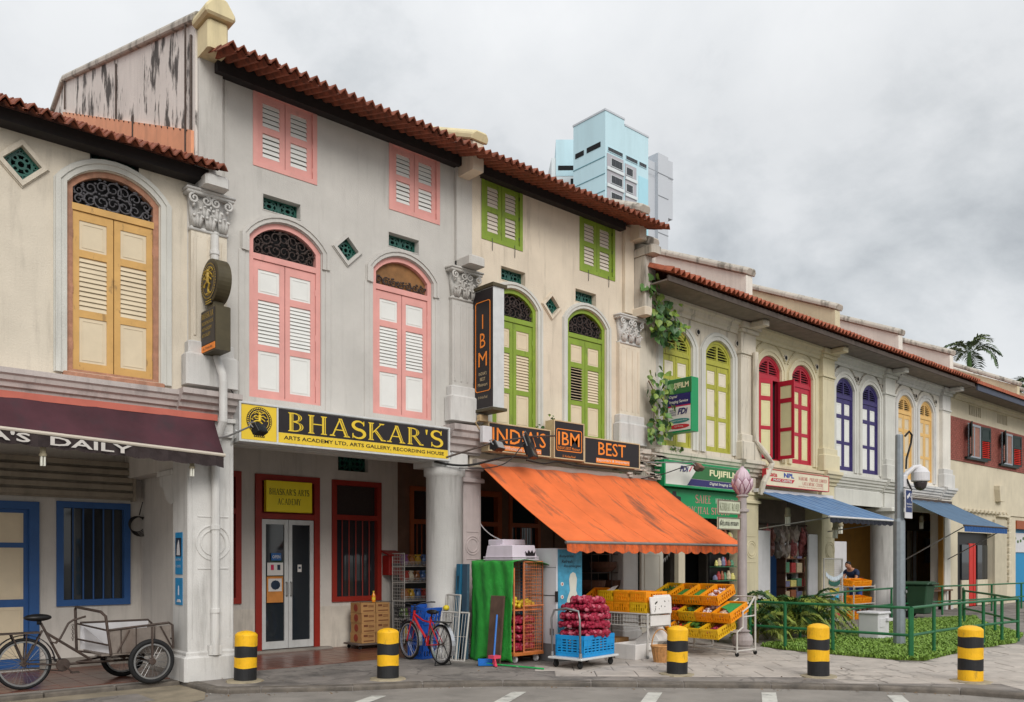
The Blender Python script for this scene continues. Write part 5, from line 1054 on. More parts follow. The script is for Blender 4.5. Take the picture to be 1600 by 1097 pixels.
text(t, 'Lata', (19.28, -.402, 3.87), .42, .12, CRIM, bold=.03); part('sign_ribbon', MB().prism([(19.38, 3.75), (20.45, 3.75), (20.55, 3.84), (19.45, 3.84)], -.408, -.402), CRIM, t); text(t, 'MUSIC CENTRE', (19.5, -.41, 3.762), .9, .06, PRW, bold=.02)
serif_text(t, 'NARUMEX PRIVATE LIMITED', (20.75, -.402, 3.86), 1.5, .09, CRIM); serif_text(t, 'LATA MUSIC CENTRE', (20.95, -.402, 3.735), 1.1, .09, CRIM); text(t, '15 Kerbau Road Singapore 219150', (20.75, -.402, 3.67), 1.3, .035, CRIM)
# ---------------------------------------------------------------- awnings
def awning(label, xs_t, zt, yt, xs_b, zb, yb, mat, val, vmat, bar, scal=.0, nx=24, ny=8, sag=.04, stripes=None, zb2=None, group=None, arms=True, frame_y=None, lm=None, seams=0):
    """canvas from a wall rail down to a front bar, with a hanging valance; zb2 = height at the right end"""
    zb2 = zb if zb2 is None else zb2; t = thing('awning', label, 'awning', ((xs_t[0] + xs_t[1]) / 2, yt, zb)); mats = [mat] + ([stripes] if stripes else [])
    mb = MB(); g = []
    for j in range(ny + 1):
        for i in range(nx + 1):
            u, v = i / nx, j / ny; x = (xs_t[0] + (xs_t[1] - xs_t[0]) * u) * (1 - v) + (xs_b[0] + (xs_b[1] - xs_b[0]) * u) * v
            z = zt * (1 - v) + (zb + (zb2 - zb) * u) * v - sag * math.sin(math.pi * v) * (.7 + .3 * abs(math.sin(u * 9.4))) + .012 * math.sin(u * 37 + v * 3); g.append((x, yt + (yb - yt) * v, z))
    q = nx + 1; fs = [(j * q + i, j * q + i + 1, (j + 1) * q + i + 1, (j + 1) * q + i) for j in range(ny) for i in range(nx)]
    mb.add(g, fs); mb.m = [(i % 2 if stripes else 0) for j in range(ny) for i in range(nx)]
    c = part('canvas', mb, mats, t, smooth=False if stripes else True); md = c.modifiers.new('thick', 'SOLIDIFY'); md.thickness = .006
    vb = MB(); N = int((xs_b[1] - xs_b[0]) / .06); pts = []
    for i in range(N + 1):
        u = i / N; x = xs_b[0] + (xs_b[1] - xs_b[0]) * u; z = zb + (zb2 - zb) * u; pts.append((x, yb - .012 + .018 * math.sin(i * 1.7) , z - .02, z - val - scal * (abs(math.sin(x * math.pi / .30)))))
    for a in pts: vb.v += [(a[0], yb - .006, a[2]), (a[0], a[1], (a[2] + a[3]) / 2), (a[0], a[1] - .008, a[3])]
    for i in range(N):
        for k in (0, 1): vb.f.append((i * 3 + k, i * 3 + k + 1, i * 3 + k + 4, i * 3 + k + 3)); vb.m.append(0)
    v_ = part('valance', vb, vmat, t); md = v_.modifiers.new('thick', 'SOLIDIFY'); md.thickness = .004
    part('front_bar', MB().tube([(xs_b[0] - .02, yb, zb - .01), (xs_b[1] + .02, yb, zb2 - .01)], .026, 8), bar, t); part('wall_rail', MB().box(xs_t[0] - .05, xs_t[1] + .05, yt - .02, yt + .10, zt - .02, zt + .07), bar if lm is None else lm, t)
    if seams:
        for k in range(1, seams):
            u = k / seams; part('seam', MB().tube([((xs_t[0] + (xs_t[1] - xs_t[0]) * u) * (1 - v) + (xs_b[0] + (xs_b[1] - xs_b[0]) * u) * v, yt + (yb - yt) * v, zt * (1 - v) + zb * v - sag * math.sin(math.pi * v) * (.7 + .3 * abs(math.sin(u * 9.4))) + .012 * math.sin(u * 37 + v * 3) + .004) for v in [q / 8 for q in range(9)]], .006, 4), vmat, t)
    if arms:
        for u in (.04, .96):
            xa = xs_b[0] + (xs_b[1] - xs_b[0]) * u; xw = xs_t[0] + (xs_t[1] - xs_t[0]) * u; zz = zb + (zb2 - zb) * u; part('arm', MB().tube([(xw, yt + .05, zt - .95 if frame_y is None else frame_y), (xa, yb, zz - .02)], .018, 6), STEEL, t)
    return t
MAROON = M('canvas_maroon', s(74, 40, 48), .85, .35, 1.5, .1, 30, .7, (.035, .025, .03), streak=(2, 2, 1)); MARB = M('canvas_brown_black', s(52, 42, 42), .9, .25, 5)
ORC = M('canvas_orange', s(226, 112, 58), .9, .16, 1.6, .15, 30, .85, (.17, .075, .045), streak=(2.6, .5, .8), dscale=.85, dlo=.55, dw=.10); ORV = M('canvas_orange_old', s(206, 96, 46), .9, .25, 5, dirt=.75, dcol=(.17, .06, .035), streak=(5, 5, .6), dscale=1.6, dlo=.48, dw=.14)
BLC = M('canvas_blue', s(72, 106, 150), .85, .15, 3, dirt=.3); BLC2 = M('canvas_blue_light', s(108, 138, 170), .85, .15, 3, dirt=.3); BLD = M('canvas_slate_blue', s(86, 112, 138), .85, .15, 3, dirt=.2); BLV = M('canvas_valance_blue', s(40, 80, 134), .85, .15, 4)
t = awning("dark maroon awning lettered A'S DAILY over the left arcade", (-.5, 4.93), 3.76, -.25, (-.5, 4.93), 3.42, -.60, MAROON, .17, MARB, M('bar_cream', s(196, 186, 172), .5, .1, 5), scal=.02, zb2=3.22, arms=False, lm=M('rail_salmon', s(186, 100, 84), .6, .12, 5))
al = (5.43, 0, -.2); 
text(t, "A'S  DAILY", (2.02, -.645, 3.175), 1.66, .115, M('ink_grey_white', s(196, 190, 184), .6, .1, 6), xd=al, bold=.02)
awning('large orange awning with scalloped valance over the grocery stalls', (9.84, 14.9), 3.50, -.27, (9.88, 14.95), 2.03, -2.5, ORC, .14, ORV, STEEL, scal=.05, arms=False, seams=7, sag=.09, nx=42, ny=12, lm=M('rail_grey', s(150, 140, 132), .6, .15, 6))
awning('blue striped awning with white edge over the music shop', (19.05, 22.82), 3.48, -.25, (19.2, 22.75), 2.78, -2.1, BLC, .12, M('canvas_black_blue', s(32, 34, 44), .9, .2, 5), WPLAST, scal=.04, stripes=BLC2, nx=34, sag=.02, lm=WPLAST)
awning('plain slate blue awning on long struts at the mustard shopfront', (27.6, 31.2), 3.70, -.22, (27.6, 31.25), 2.80, -2.0, BLD, .20, BLV, RUST, scal=0, sag=.06, frame_y=1.75)
# ---------------------------------------------------------------- street furniture
BY = M('bollard_yellow', s(236, 180, 22), .55, .15, 7, .2, 40, .4, (.14, .10, .03), streak=(6, 6, 2.5), dscale=2.2, dlo=.57, dw=.1); BB_ = M('bollard_black', s(34, 34, 36), .55, .3, 9, .1, 60)
def bollard(x, y, hgt, r, label, bands):
    t = thing('bollard', label, 'bollard', (x, y, 0), 0, 'yellow and black bollards along the kerb')
    z = 0
    for i, k in enumerate(bands):
        z1 = z + hgt * k; last = i == len(bands) - 1; mb = MB()
        if last: mb.lathe([(r, z), (r, z1 - .065), (r * .97, z1 - .052), (r * .80, z1 - .028), (r * .45, z1 - .008), (.02, z1)], x, y, 28)
        else: mb.lathe([(r - .0 if i % 2 == 0 else r + .001, z + .0), (r, z1)], x, y, 28)
        yel = (i % 2 == (len(bands) - 1) % 2)
        for j in range(len(mb.v)):                              # hand painted band edges
            v = mb.v[j]; a = math.atan2(v[1] - y, v[0] - x)
            if abs(v[2] - z) < 1e-4 and i > 0 or (not last and abs(v[2] - z1) < 1e-4): mb.v[j] = (v[0], v[1], v[2] + .006 * math.sin(a * 3 + (i if abs(v[2] - z) < 1e-4 else i + 1) * 1.7))
        part('band', mb, BY if yel else BB_, t, smooth=False); z = z1
    f = MB(); f.lathe([(r + .12, -.01), (r + .10, .012), (r + .01, .02)], x, y, 18); f.v = [(a + rnd.uniform(-.02, .02), b + rnd.uniform(-.02, .02), c) for a, b, c in f.v]; t.rotation_euler = (rnd.uniform(-.02, .02), rnd.uniform(-.02, .02), rnd.uniform(0, 6)); part('footing', f, M('footing_cement', s(158, 146, 122), .9, .2, 5, .3, 60), t); return t
B4 = (.27, .21, .22, .30)
for x, y, hh, lb, bd in ((5.22, -.66, .72, 'yellow and black bollard by the white pillar, leftmost of the row', B4), (6.87, -1.83, .74, 'yellow and black bollard in front of the stacked apple cartons', B4), (10.40, -4.33, .74, 'yellow and black bollard in front of the wicker basket', B4), (11.81, -5.85, .79, 'yellow and black bollard in front of the palm clump and green railing', (.30, .21, .20, .29)), (12.93, -7.56, .80, 'bollard with a yellow foot band, rightmost at the kerb corner', (.21, .2, .2, .19, .20))): bollard(x, y, hh, .157 if x < 12 else .165, lb, bd)
RG = M('rail_green', s(26, 96, 56), .4, .15, 6, dirt=.2, dcol=(.02, .06, .03))
def railing(label, pts, hgt=.9, group='green tubular railings round the lawn'):
    t = thing('railing', label, 'railing', (*pts[0], 0), 0, group)
    for x, y in pts: part('rail_post', MB().rod((x, y, -.02), (x, y, hgt), .032, 10), RG, t, smooth=False)
    for z in (hgt, hgt * .47): part('rail_bar', MB().tube([(x, y, z) for x, y in pts], .026, 10), RG, t)
railing('green railing running from the produce rack to the lawn corner', [(14.86, -2.72), (14.85, -3.5), (14.90, -4.45), (14.95, -5.84)])
railing('green railing along the front edge of the lawn behind the last bollard', [(14.97, -5.86), (16.08, -5.78), (17.35, -5.75), (18.45, -5.78), (19.35, -5.82), (20.11, -5.88)])
railing('green railing returning across the lawn from its right corner', [(20.15, -5.86), (21.95, -4.8), (24.4, -3.2), (26.6, -2.35)])
railing('green railing along the arcade path in front of the far shops', [(17.15, -2.5), (19.2, -1.95), (21.33, -1.40), (24.9, -1.0), (28, -1.2), (31.3, -1.5), (33.85, -1.6), (37.5, -1.7)])
# lotus lamp post with the street plates
LP = M('lamp_post_paint', s(164, 154, 152), .5, .15, 6, dirt=.4, dcol=(.16, .14, .14)); LOTUS = M('lotus_pink', s(206, 182, 192), .4, .12, 8); LOTE = M('lotus_edge', s(150, 104, 122), .5, .1, 8)
t = thing('street_lamp', 'pale lamp post topped by a pink lotus bud beside the produce rack', 'street lamp', (13.93, -3.15, 0))
part('post', MB().lathe([(.16, 0), (.16, .1), (.19, .14), (.2, .22), (.18, .3), (.12, .36), (.16, .39), (.09, .42), (.085, 2.5), (.08, 2.62), (.125, 2.64), (.125, 2.68), (.08, 2.7), (.08, 2.9), (.12, 2.93), (.08, 2.97)], 13.93, -3.15, 20), LP, t, smooth=False)
def petal(a, r0, r1, z0, z1, w, curl):
    vs = []; c, s_ = math.cos(a), math.sin(a)
    for k in range(6):
        q = k / 5; rr = r0 + (r1 - r0) * math.sin(q * 1.9) + curl * q ** 4; z = z0 + (z1 - z0) * q; ww = w * math.sin(math.pi * min(1, .12 + q * .86)) ** .8
        for u in (-1, -.5, 0, .5, 1): vs.append((13.93 + (rr - .03 * u * u) * c - u * ww * s_, -3.15 + (rr - .03 * u * u) * s_ + u * ww * c, z))
    return vs, [(k * 5 + j, k * 5 + j + 1, k * 5 + j + 6, k * 5 + j + 5) for k in range(5) for j in range(4)]
for i in range(8):
    a = R(45 * i + 10); mb = MB().add(*petal(a, .07, .20, 2.95, 3.26, .105, .015)); p = part('petal', mb, LOTUS, t, smooth=True); md = p.modifiers.new('thick', 'SOLIDIFY'); md.thickness = .008
    e = [petal(a, .075, .205, 2.95, 3.26, .107, .015)[0][k * 5 + j] for j in (0, 4) for k in range(6)]; part('petal_edge', MB().tube(e[:6] + e[6:][::-1], .007, 5), LOTE, t)
for i in range(6): mb = MB().add(*petal(R(60 * i + 30), .08, .17, 3.05, 3.50, .11, -.16)); p = part('petal', mb, LOTUS, t, smooth=True); p.modifiers.new('thick', 'SOLIDIFY').thickness = .008
part('lamp_core', MB().blob((13.93, -3.15, 3.16), (.13, .13, .2), 12, 8), LOTUS, t, smooth=True)
PLATE = M('street_plate', s(196, 200, 176), .5, .08, 5, dirt=.2)
sg = thing('street_sign', 'two stacked cream street name plates KERBAU ROAD fixed to the lotus lamp post', 'street sign', (13.5, -3.15, 2.4))
for z0, z1 in ((2.58, 2.84), (2.29, 2.52)):
    part('plate', MB().cbox(13.12, 13.84, -3.17, -3.145, z0, z1, .006), PLATE, sg); part('plate_rim', MB().ring([(13.12, z0), (13.84, z0), (13.84, z1), (13.12, z1)], [(13.14, z0 + .02), (13.82, z0 + .02), (13.82, z1 - .02), (13.14, z1 - .02)], -3.18, -3.165), M('plate_rim', s(120, 110, 96), .6, .2, 8), sg)
serif_text(sg, 'KERBAU ROAD', (13.17, -3.172, 2.64), .62, .14, M('ink_olive', s(96, 100, 70), .6, .1, 5)); text(sg, 'கிர்பாவ் சாலை', (13.17, -3.173, 2.34), .60, .13, SIGNBLACK, bold=.01)
# camera pole
t = thing('camera_pole', 'galvanised pole carrying a white dome camera in front of the far shops', 'camera pole', (17.11, -4.69, 0))
part('pole', MB().lathe([(.115, 0), (.11, 2.5), (.085, 2.56), (.075, 4.22), (.065, 4.24)], 17.11, -4.69, 10), GALV, t); part('hatch', MB().rod((17.11, -4.83, .75), (17.11, -4.84, .75), .03, 8).rod((17.11, -4.83, 1.1), (17.11, -4.84, 1.1), .03, 8), STEEL, t)
cz = 3.45; part('camera_arm', MB().tube([(17.18, -4.7, cz - .15), (17.25, -4.76, cz + .0), (17.4, -4.85, cz + .14), (17.55, -4.92, cz + .16)], [.06, .05, .045, .05], 10).cbox(17.12, 17.26, -4.8, -4.64, cz - .26, cz - .02, .02), WPLAST, t)
part('camera_housing', MB().lathe([(.16, cz - .14), (.175, cz - .12), (.175, cz + .04), (.12, cz + .12), (.05, cz + .17)], 17.55, -4.92, 22), WPLAST, t, smooth=False); part('camera_dome', MB().lathe([(.02, cz - .32), (.07, cz - .30), (.11, cz - .25), (.13, cz - .17), (.13, cz - .14)], 17.55, -4.92, 20), M('smoked_dome', s(60, 54, 54), .15, .1, 4, spec=.6), t, smooth=True)
part('camera_cable', MB().tube([(17.16, -4.78, cz + .75), (17.22, -4.84, cz + .85), (17.3, -4.86, cz + .78), (17.3, -4.84, cz + .62), (17.19, -4.8, cz + .3), (17.17, -4.8, cz + .1)], .022, 6).tube([(17.2, -4.8, cz - .1), (17.28, -4.86, cz - .32), (17.2, -4.84, cz - .4), (17.14, -4.82, cz - .36)], .02, 6), CABLE, t)
sg = thing('camera_sign', 'blue and white camera notice on the galvanised pole', 'sign', (17.2, -4.85, 2.55)); part('plate', MB().cbox(17.0, 17.32, -4.86, -4.84, 2.56, 3.14, .004), WPLAST, sg); part('print_panel', MB().box(17.025, 17.295, -4.865, -4.861, 2.68, 3.115), M('print_blue', s(28, 46, 96), .5, .05, 4), sg)
part('camera_symbol', MB().prism([(17.07, 2.94), (17.2, 3.02), (17.18, 3.07), (17.05, 2.99)], -4.872, -4.866).prism([(17.19, 2.98), (17.25, 2.98), (17.25, 2.9), (17.265, 2.9), (17.265, 3.06), (17.25, 3.06), (17.25, 2.995), (17.19, 2.995)], -4.872, -4.866), WPLAST, sg)
text(sg, 'Police Camera', (17.04, -4.867, 2.83), .24, .035, WPLAST, bold=.02); text(sg, 'in Operation', (17.04, -4.867, 2.77), .24, .035, WPLAST, bold=.02)
t = thing('utility_box', 'pale grey utility cabinet on the lawn', 'utility box', (18.06, -3.71, 0)); part('cabinet', MB().cbox(17.8, 18.3, -3.95, -3.5, .0, .58, .02), WPLAST, t); part('lid', MB().cbox(17.77, 18.33, -3.98, -3.47, .58, .62, .015), WPLAST, t); part('panel', MB().cbox(17.84, 18.08, -3.965, -3.94, .3, .48, .006), WPLAST, t); part('hasp', MB().box(18.12, 18.36, -4.0, -3.94, .42, .48).box(18.12, 18.36, -4.0, -3.94, .04, .10), WPLAST, t)
BIN = M('bin_green', s(38, 70, 48), .5, .15, 5)
t = thing('wheelie_bin', 'dark green wheeled bin behind the camera pole', 'bin', (26.1, -1.35, 0)); mb = MB()
mb.add([(25.86, -1.55, .12), (26.34, -1.55, .12), (26.34, -1.05, .12), (25.86, -1.05, .12), (25.8, -1.64, .98), (26.4, -1.64, .98), (26.4, -.98, .98), (25.8, -.98, .98)], [(0, 3, 2, 1), (0, 1, 5, 4), (1, 2, 6, 5), (2, 3, 7, 6), (3, 0, 4, 7), (4, 5, 6, 7)]); part('body', mb, BIN, t, bevel=.03)
part('lid', MB().prism([(25.75, .99), (26.45, .99), (26.42, 1.05), (26.25, 1.09), (25.95, 1.09), (25.78, 1.05)], -1.69, -.93), BIN, t, bevel=.02); part('handle', MB().tube([(25.85, -1.7, 1.02), (25.85, -1.75, 1.02), (26.35, -1.75, 1.02), (26.35, -1.7, 1.02)], .02, 6), BIN, t)
for x in (25.9, 26.3): part('wheel', MB().lathe([(.11, -.04), (.12, 0), (.11, .04)], -1.0, .12, 14, ax='x'), RUBBER, t); t.children[-1].location.x += x
# ---------------------------------------------------------------- bulbs, cables, floodlights
BULB = M('bulb_white', s(220, 218, 206), .35, .05, 6); SOCK = M('bulb_socket', s(150, 140, 116), .5, .1, 8)
def bulb(x, y, z, hang, label, sc=1.):
    t = thing('light_bulb', label, 'light bulb', (x, y, z), 0, 'spiral bulbs hung under the awnings')
    part('flex', MB().rod((x, y, z + .20 * sc), (x, y, hang), .006, 5), CABLE, t); part('socket', MB().lathe([(.02 * sc, z + .22 * sc), (.035 * sc, z + .20 * sc), (.035 * sc, z + .13 * sc), (.045 * sc, z + .12 * sc), (.045 * sc, z + .09 * sc)], x, y, 12), SOCK, t); mb = MB()
    for a in range(4):
        c, s_ = math.cos(R(90 * a + 45)) * .024 * sc, math.sin(R(90 * a + 45)) * .024 * sc; mb.tube([(x + c, y + s_, z + .10 * sc), (x + c, y + s_, z - .03 * sc)], .012 * sc, 7)
    part('tube', mb, BULB, t)
bulb(2.66, -.5, 2.93, 3.2, "white bulb hanging below the letters of the maroon awning"); bulb(4.52, -.5, 2.92, 3.15, 'white bulb hanging in front of the first pillar', .9)
bulb(19.7, -.7, 2.66, 3.3, 'white bulb at the left under the striped blue awning', 1.9); bulb(21.0, -1.3, 2.35, 3.0, 'white bulb lowest under the striped blue awning', 1.8); bulb(23.6, -.1, 2.55, 3.3, 'white bulb hanging before the round far pillar', 1.8); bulb(29.8, .2, 2.85, 3.6, 'white bulb hanging under the slate blue awning', 1.8)
def flood(x, y, z, w, h_, label, rz=0, tilt=.5, mat=BLACK, lens=None):
    t = thing('floodlight', label, 'floodlight', (x, y, z), rz); c, s_ = math.cos(tilt), math.sin(tilt); mb = MB()
    mb.prism([(-w / 2, -h_ / 2), (w / 2, -h_ / 2), (w / 2 + .02, h_ / 2), (-w / 2 - .02, h_ / 2)], -.03, .07); mb.cbox(-w * .35, w * .35, .07, .12, -h_ * .3, h_ * .3, .01)
    mb.v = [(a, b * c - e * s_, b * s_ + e * c) for a, b, e in mb.v]; part('lamp_body', mb, mat, t, local=True, bevel=.006); g = MB().box(-w * .44, w * .44, -.036, -.031, -h_ * .42, h_ * .42); g.v = [(a, b * c - e * s_, b * s_ + e * c) for a, b, e in g.v]
    part('lens', g, lens or GLASS, t, local=True); part('yoke', MB().tube([(-w / 2 - .03, .02, 0), (-w / 2 - .03, .1, h_ * .5), (0, .12, h_ * .7), (w / 2 + .03, .1, h_ * .5), (w / 2 + .03, .02, 0)], .01, 6), STEEL, t, local=True); return t
f1 = flood(5.36, -.86, 3.60, .20, .14, 'small black floodlight in front of the round emblem of the long sign', R(25), -.5); part('arm', MB().tube([(0, .12, .06), (-.15, .45, -.10), (-.25, .78, -.16)], .014, 6), STEEL, f1, local=True)
f2 = flood(10.62, -.86, 3.80, .30, .42, "large black floodlight hanging before the apostrophe of the INDIA'S sign", R(28), -.3); f3 = flood(9.80, -.9, 3.75, .26, .16, "black floodlight at the left end of the minimart sign", R(20), -.5, lens=M('lens_grey', s(150, 150, 150), .3, .1, 4))
solo('lamp_arm', MB().tube([(8.9, -.55, 3.50), (9.7, -.85, 3.80), (10.6, -.85, 3.99), (11.5, -.6, 4.12)], .017, 8), RUST, 'long rusty pole slung across the minimart sign carrying floodlights', 'lamp arm')
f4 = flood(15.75, -.85, 3.82, .30, .16, 'red-lensed floodlight on an arm before the film sign', R(15), -.7, mat=M('flood_brown', s(92, 74, 66), .5, .2, 8), lens=M('lens_red', s(120, 60, 50), .3, .1, 4)); part('arm', MB().tube([(0, .12, .1), (-.6, .3, .05), (-1.5, .6, -.02)], .014, 6), STEEL, f4, local=True)
def cable(label, pts, r=.01, mat=CABLE):
    P = [Vector(p) for p in pts]; out = []
    for i in range(len(P) - 1):
        p0, p1, p2, p3 = P[max(0, i - 1)], P[i], P[i + 1], P[min(len(P) - 1, i + 2)]
        for k in range(6): q = k / 6; out.append(.5 * ((2 * p1) + (p2 - p0) * q + (2 * p0 - 5 * p1 + 4 * p2 - p3) * q * q + (3 * p1 - p0 - 3 * p2 + p3) * q ** 3))
    solo('cable', MB().tube(out + [P[-1]], r, 6), mat, label, 'cable')
cable('black cable bundle looping from the round pillar head to the orange awning', [(8.9, -.2, 3.46), (9.2, -.42, 3.40), (9.6, -.45, 3.44), (10.3, -.5, 3.62), (10.9, -.42, 3.66)], .022); cable('thin black cable dropping in front of the orange awning corner', [(10.4, -.9, 3.85), (10.1, -.8, 3.5), (9.8, -.6, 3.38), (9.3, -.4, 3.36)]); cable('black cable sagging below the BEST sign', [(10.9, -.42, 3.62), (11.4, -.36, 3.6), (11.8, -.36, 3.66), (12.4, -.36, 3.62), (13.4, -.36, 3.64)], .016)
cable('white cable hanging from the grocery ceiling beside the mauve pillar', [(10.2, .4, 3.4), (10.18, .2, 2.6), (10.2, -.2, 2.2), (10.3, -.9, 1.98)], .01, WPLAST); cable('cable running from the lime house sign to the brown floodlight', [(14.4, -.3, 3.5), (14.9, -.5, 3.62), (15.4, -.7, 3.8), (15.7, -.8, 3.86)], .012)
cable('thin dark wire slung across the pilaster to the blade sign', [(5.3, -.14, 4.16), (5.1, -.16, 4.4), (4.95, -.2, 4.62)], .007)
solo('junction_box', MB().cbox(9.80, 10.02, -.46, -.36, 3.86, 4.16, .01), WPLAST, "pale grey junction box at the left end of the INDIA'S sign", 'junction box', bevel=.01)
solo('spot_lamp', MB().cbox(9.82, 10.02, -.36, -.24, 4.26, 4.38, .02).tube([(9.85, -.3, 4.3), (9.72, -.34, 4.22), (9.8, -.36, 4.1)], .012, 6), M('lamp_beige', s(176, 150, 112), .5, .15, 6), 'small beige lamp under the tall I B M blade sign', 'lamp')
mb = MB()
for k in range(5): mb.torus((4.76 + .01 * k, 2.55 - .015 * k, 2.33 - .01 * k), .13 + .008 * k, .008, 20, 5)
mb.tube([(4.8, 2.55, 2.48), (4.84, 2.5, 2.7)], .008, 5); solo('cable_coil', mb, CABLE, 'coil of dark cable hanging by the blue barred window', 'cable coil')
t = thing('slatted_panel', 'dusty grey slatted panel above the blue barred window', 'panel', (3.2, 2.5, 2.72)); part('panel_back', MB().box(1.2, 4.69, 2.5, 2.56, 2.72, 3.34), M('panel_grey', s(146, 136, 122), .8, .2, 4, dirt=.4), t)
for i in range(5): part('slat', MB().cbox(1.2, 4.66, 2.42, 2.499, 2.75 + i * .125, 2.835 + i * .125, .008), M('panel_grey', None), t)
part('stile', MB().box(4.66, 4.70, 2.40, 2.56, 2.70, 3.36), M('panel_grey', None), t)
PB = M('poster_blue', s(34, 130, 182), .5, .15, 9); PD = M('poster_dark', s(30, 46, 66), .5, .4, 20)
for z0, z1, lb, up in ((1.52, 2.13, 'blue poster with a dark picture, upper one on the pillar side', 1), (1.08, 1.47, 'smaller plain blue notice below the dark pictured poster', 0)):
    p = thing('poster', lb, 'poster', (4.57, .12, z0)); part('sheet', MB().box(4.569, 4.576, .0, .27, z0, z1), PB, p)
    if up: part('picture', MB().box(4.566, 4.5685, .03, .25, z0 + .26, z1 - .08), PD, p); text(p, 'KALAA UTSAVAM', (4.5655, .24, z0 + .2), .2, .035, WPLAST, xd=YM); text(p, '19 - 28 NOV', (4.5655, .24, z0 + .1), .2, .04, WPLAST, xd=YM); part('figures', MB().prism([(.08, z0 + .28), (.2, z0 + .28), (.18, z0 + .42), (.13, z0 + .5), (.1, z0 + .42)], 4.563, 4.5655, 'x'), WPLAST, p)
    else: part('figures', MB().prism([(.12, z0 + .14), (.15, z0 + .14), (.15, z0 + .22), (.135, z0 + .28), (.12, z0 + .22)], 4.563, 4.5685, 'x').prism([(.05, z0 + .04), (.2, z0 + .04), (.17, z0 + .08), (.08, z0 + .08)], 4.563, 4.5685, 'x'), WPLAST, p)
# notices on the glass door
PAPER = M('paper', s(206, 202, 198), .7, .05, 6); PAPO = M('paper_orange', s(196, 128, 62), .7, .2, 9)
def notice(lb, x0, x1, z0, z1, mat, cat='notice'):
    p = thing('notice', lb, cat, (x0, 2.64, z0)); part('sheet', MB().box(x0, x1, 2.612, 2.618, z0, z1), mat, p); return p
p = notice('small blue OPEN card on the left glass door', 7.2, 7.4, 1.72, 1.86, M('card_blue', s(40, 92, 150), .5, .1, 4)); text(p, 'OPEN', (7.22, 2.611, 1.76), .16, .06, WPLAST, bold=.02)
p = notice('white printed sheet with two small pictures on the left glass door', 7.12, 7.44, 1.44, 1.68, PAPER); part('picture', MB().box(7.19, 7.25, 2.609, 2.6115, 1.54, 1.64), MAG, p); part('picture', MB().box(7.32, 7.38, 2.609, 2.6115, 1.54, 1.64), PD, p)
p = notice('orange event poster on the left glass door', 7.11, 7.44, .93, 1.42, PAPO); part('picture', MB().box(7.14, 7.41, 2.609, 2.6115, 1.14, 1.38), PAPER, p); part('figures', MB().blob((7.28, 2.606, 1.26), (.1, .004, .09), 9, 5), PD, p)
p = notice('small white sticker on the right glass door', 7.74, 7.82, 1.5, 1.64, PAPER); part('figures', MB().box(7.755, 7.805, 2.609, 2.6115, 1.56, 1.6), PD, p)
MBX = M('mailbox_red', s(150, 34, 28), .5, .15, 5); t = thing('mailbox', 'red letter box on the wall between the red window and the snack rack', 'letter box', (9.75, 2.55, 1.42)); part('body', MB().cbox(9.66, 9.98, 2.38, 2.64, 1.42, 1.82, .01), MBX, t); part('lid', MB().prism([(2.34, 1.81), (2.64, 1.9), (2.64, 1.93), (2.33, 1.84)], 9.63, 10.0, 'x'), MBX, t); part('flap', MB().box(9.72, 9.92, 2.37, 2.381, 1.6, 1.66), BLACK, t)
# ---------------------------------------------------------------- cycles
def wheel(par, c, r, ax, tyre=.022, ns=28, rimm=None, mudmat=None, local=True, name='wheel', hub=.03):
    """wheel part with tyre, rim and spokes as its sub-parts; the axle runs along y (local)"""
    hb = MB(); hb.lathe([(hub, -.05), (hub + .008, -.045), (hub * .6, -.03), (hub * .6, .03), (hub + .008, .045), (hub, .05)], c[0], c[2], 12, ax='y'); hb.v = [(a, b + c[1], e) for a, b, e in hb.v]
    w = part(name, hb, RUST, par, local=local); part('tyre', MB().torus(c, r - tyre, tyre, 44, 8), RUBBER, w, local=True, smooth=True)
    rm = MB(); rr = r - 2 * tyre
    circ = lambda k: [(c[0] + k * math.cos(6.2832 * i / 40), c[2] + k * math.sin(6.2832 * i / 40)) for i in range(40)]
    rm.ring(circ(rr + .006), circ(rr - .016), c[1] - tyre * .8, c[1] + tyre * .8); part('rim', rm, rimm or STEEL, w, local=True); sp = MB()
    for i in range(ns):
        a = 6.2832 * i / ns; b = a + (.5 if i % 2 else -.5); sd_ = .035 if (i // 2) % 2 else -.035
        sp.tube([(c[0] + hub * math.cos(b), c[1] + sd_, c[2] + hub * math.sin(b)), (c[0] + (rr - .01) * math.cos(a), c[1], c[2] + (rr - .01) * math.sin(a))], .0022, 4)
    part('spoke', sp, STEEL, w, local=True, kind='stuff'); return w
def arc(c, r, a0, a1, y, n=14): return [(c[0] + r * math.cos(R(a0 + (a1 - a0) * i / n)), y, c[2] + r * math.sin(R(a0 + (a1 - a0) * i / n))) for i in range(n + 1)]
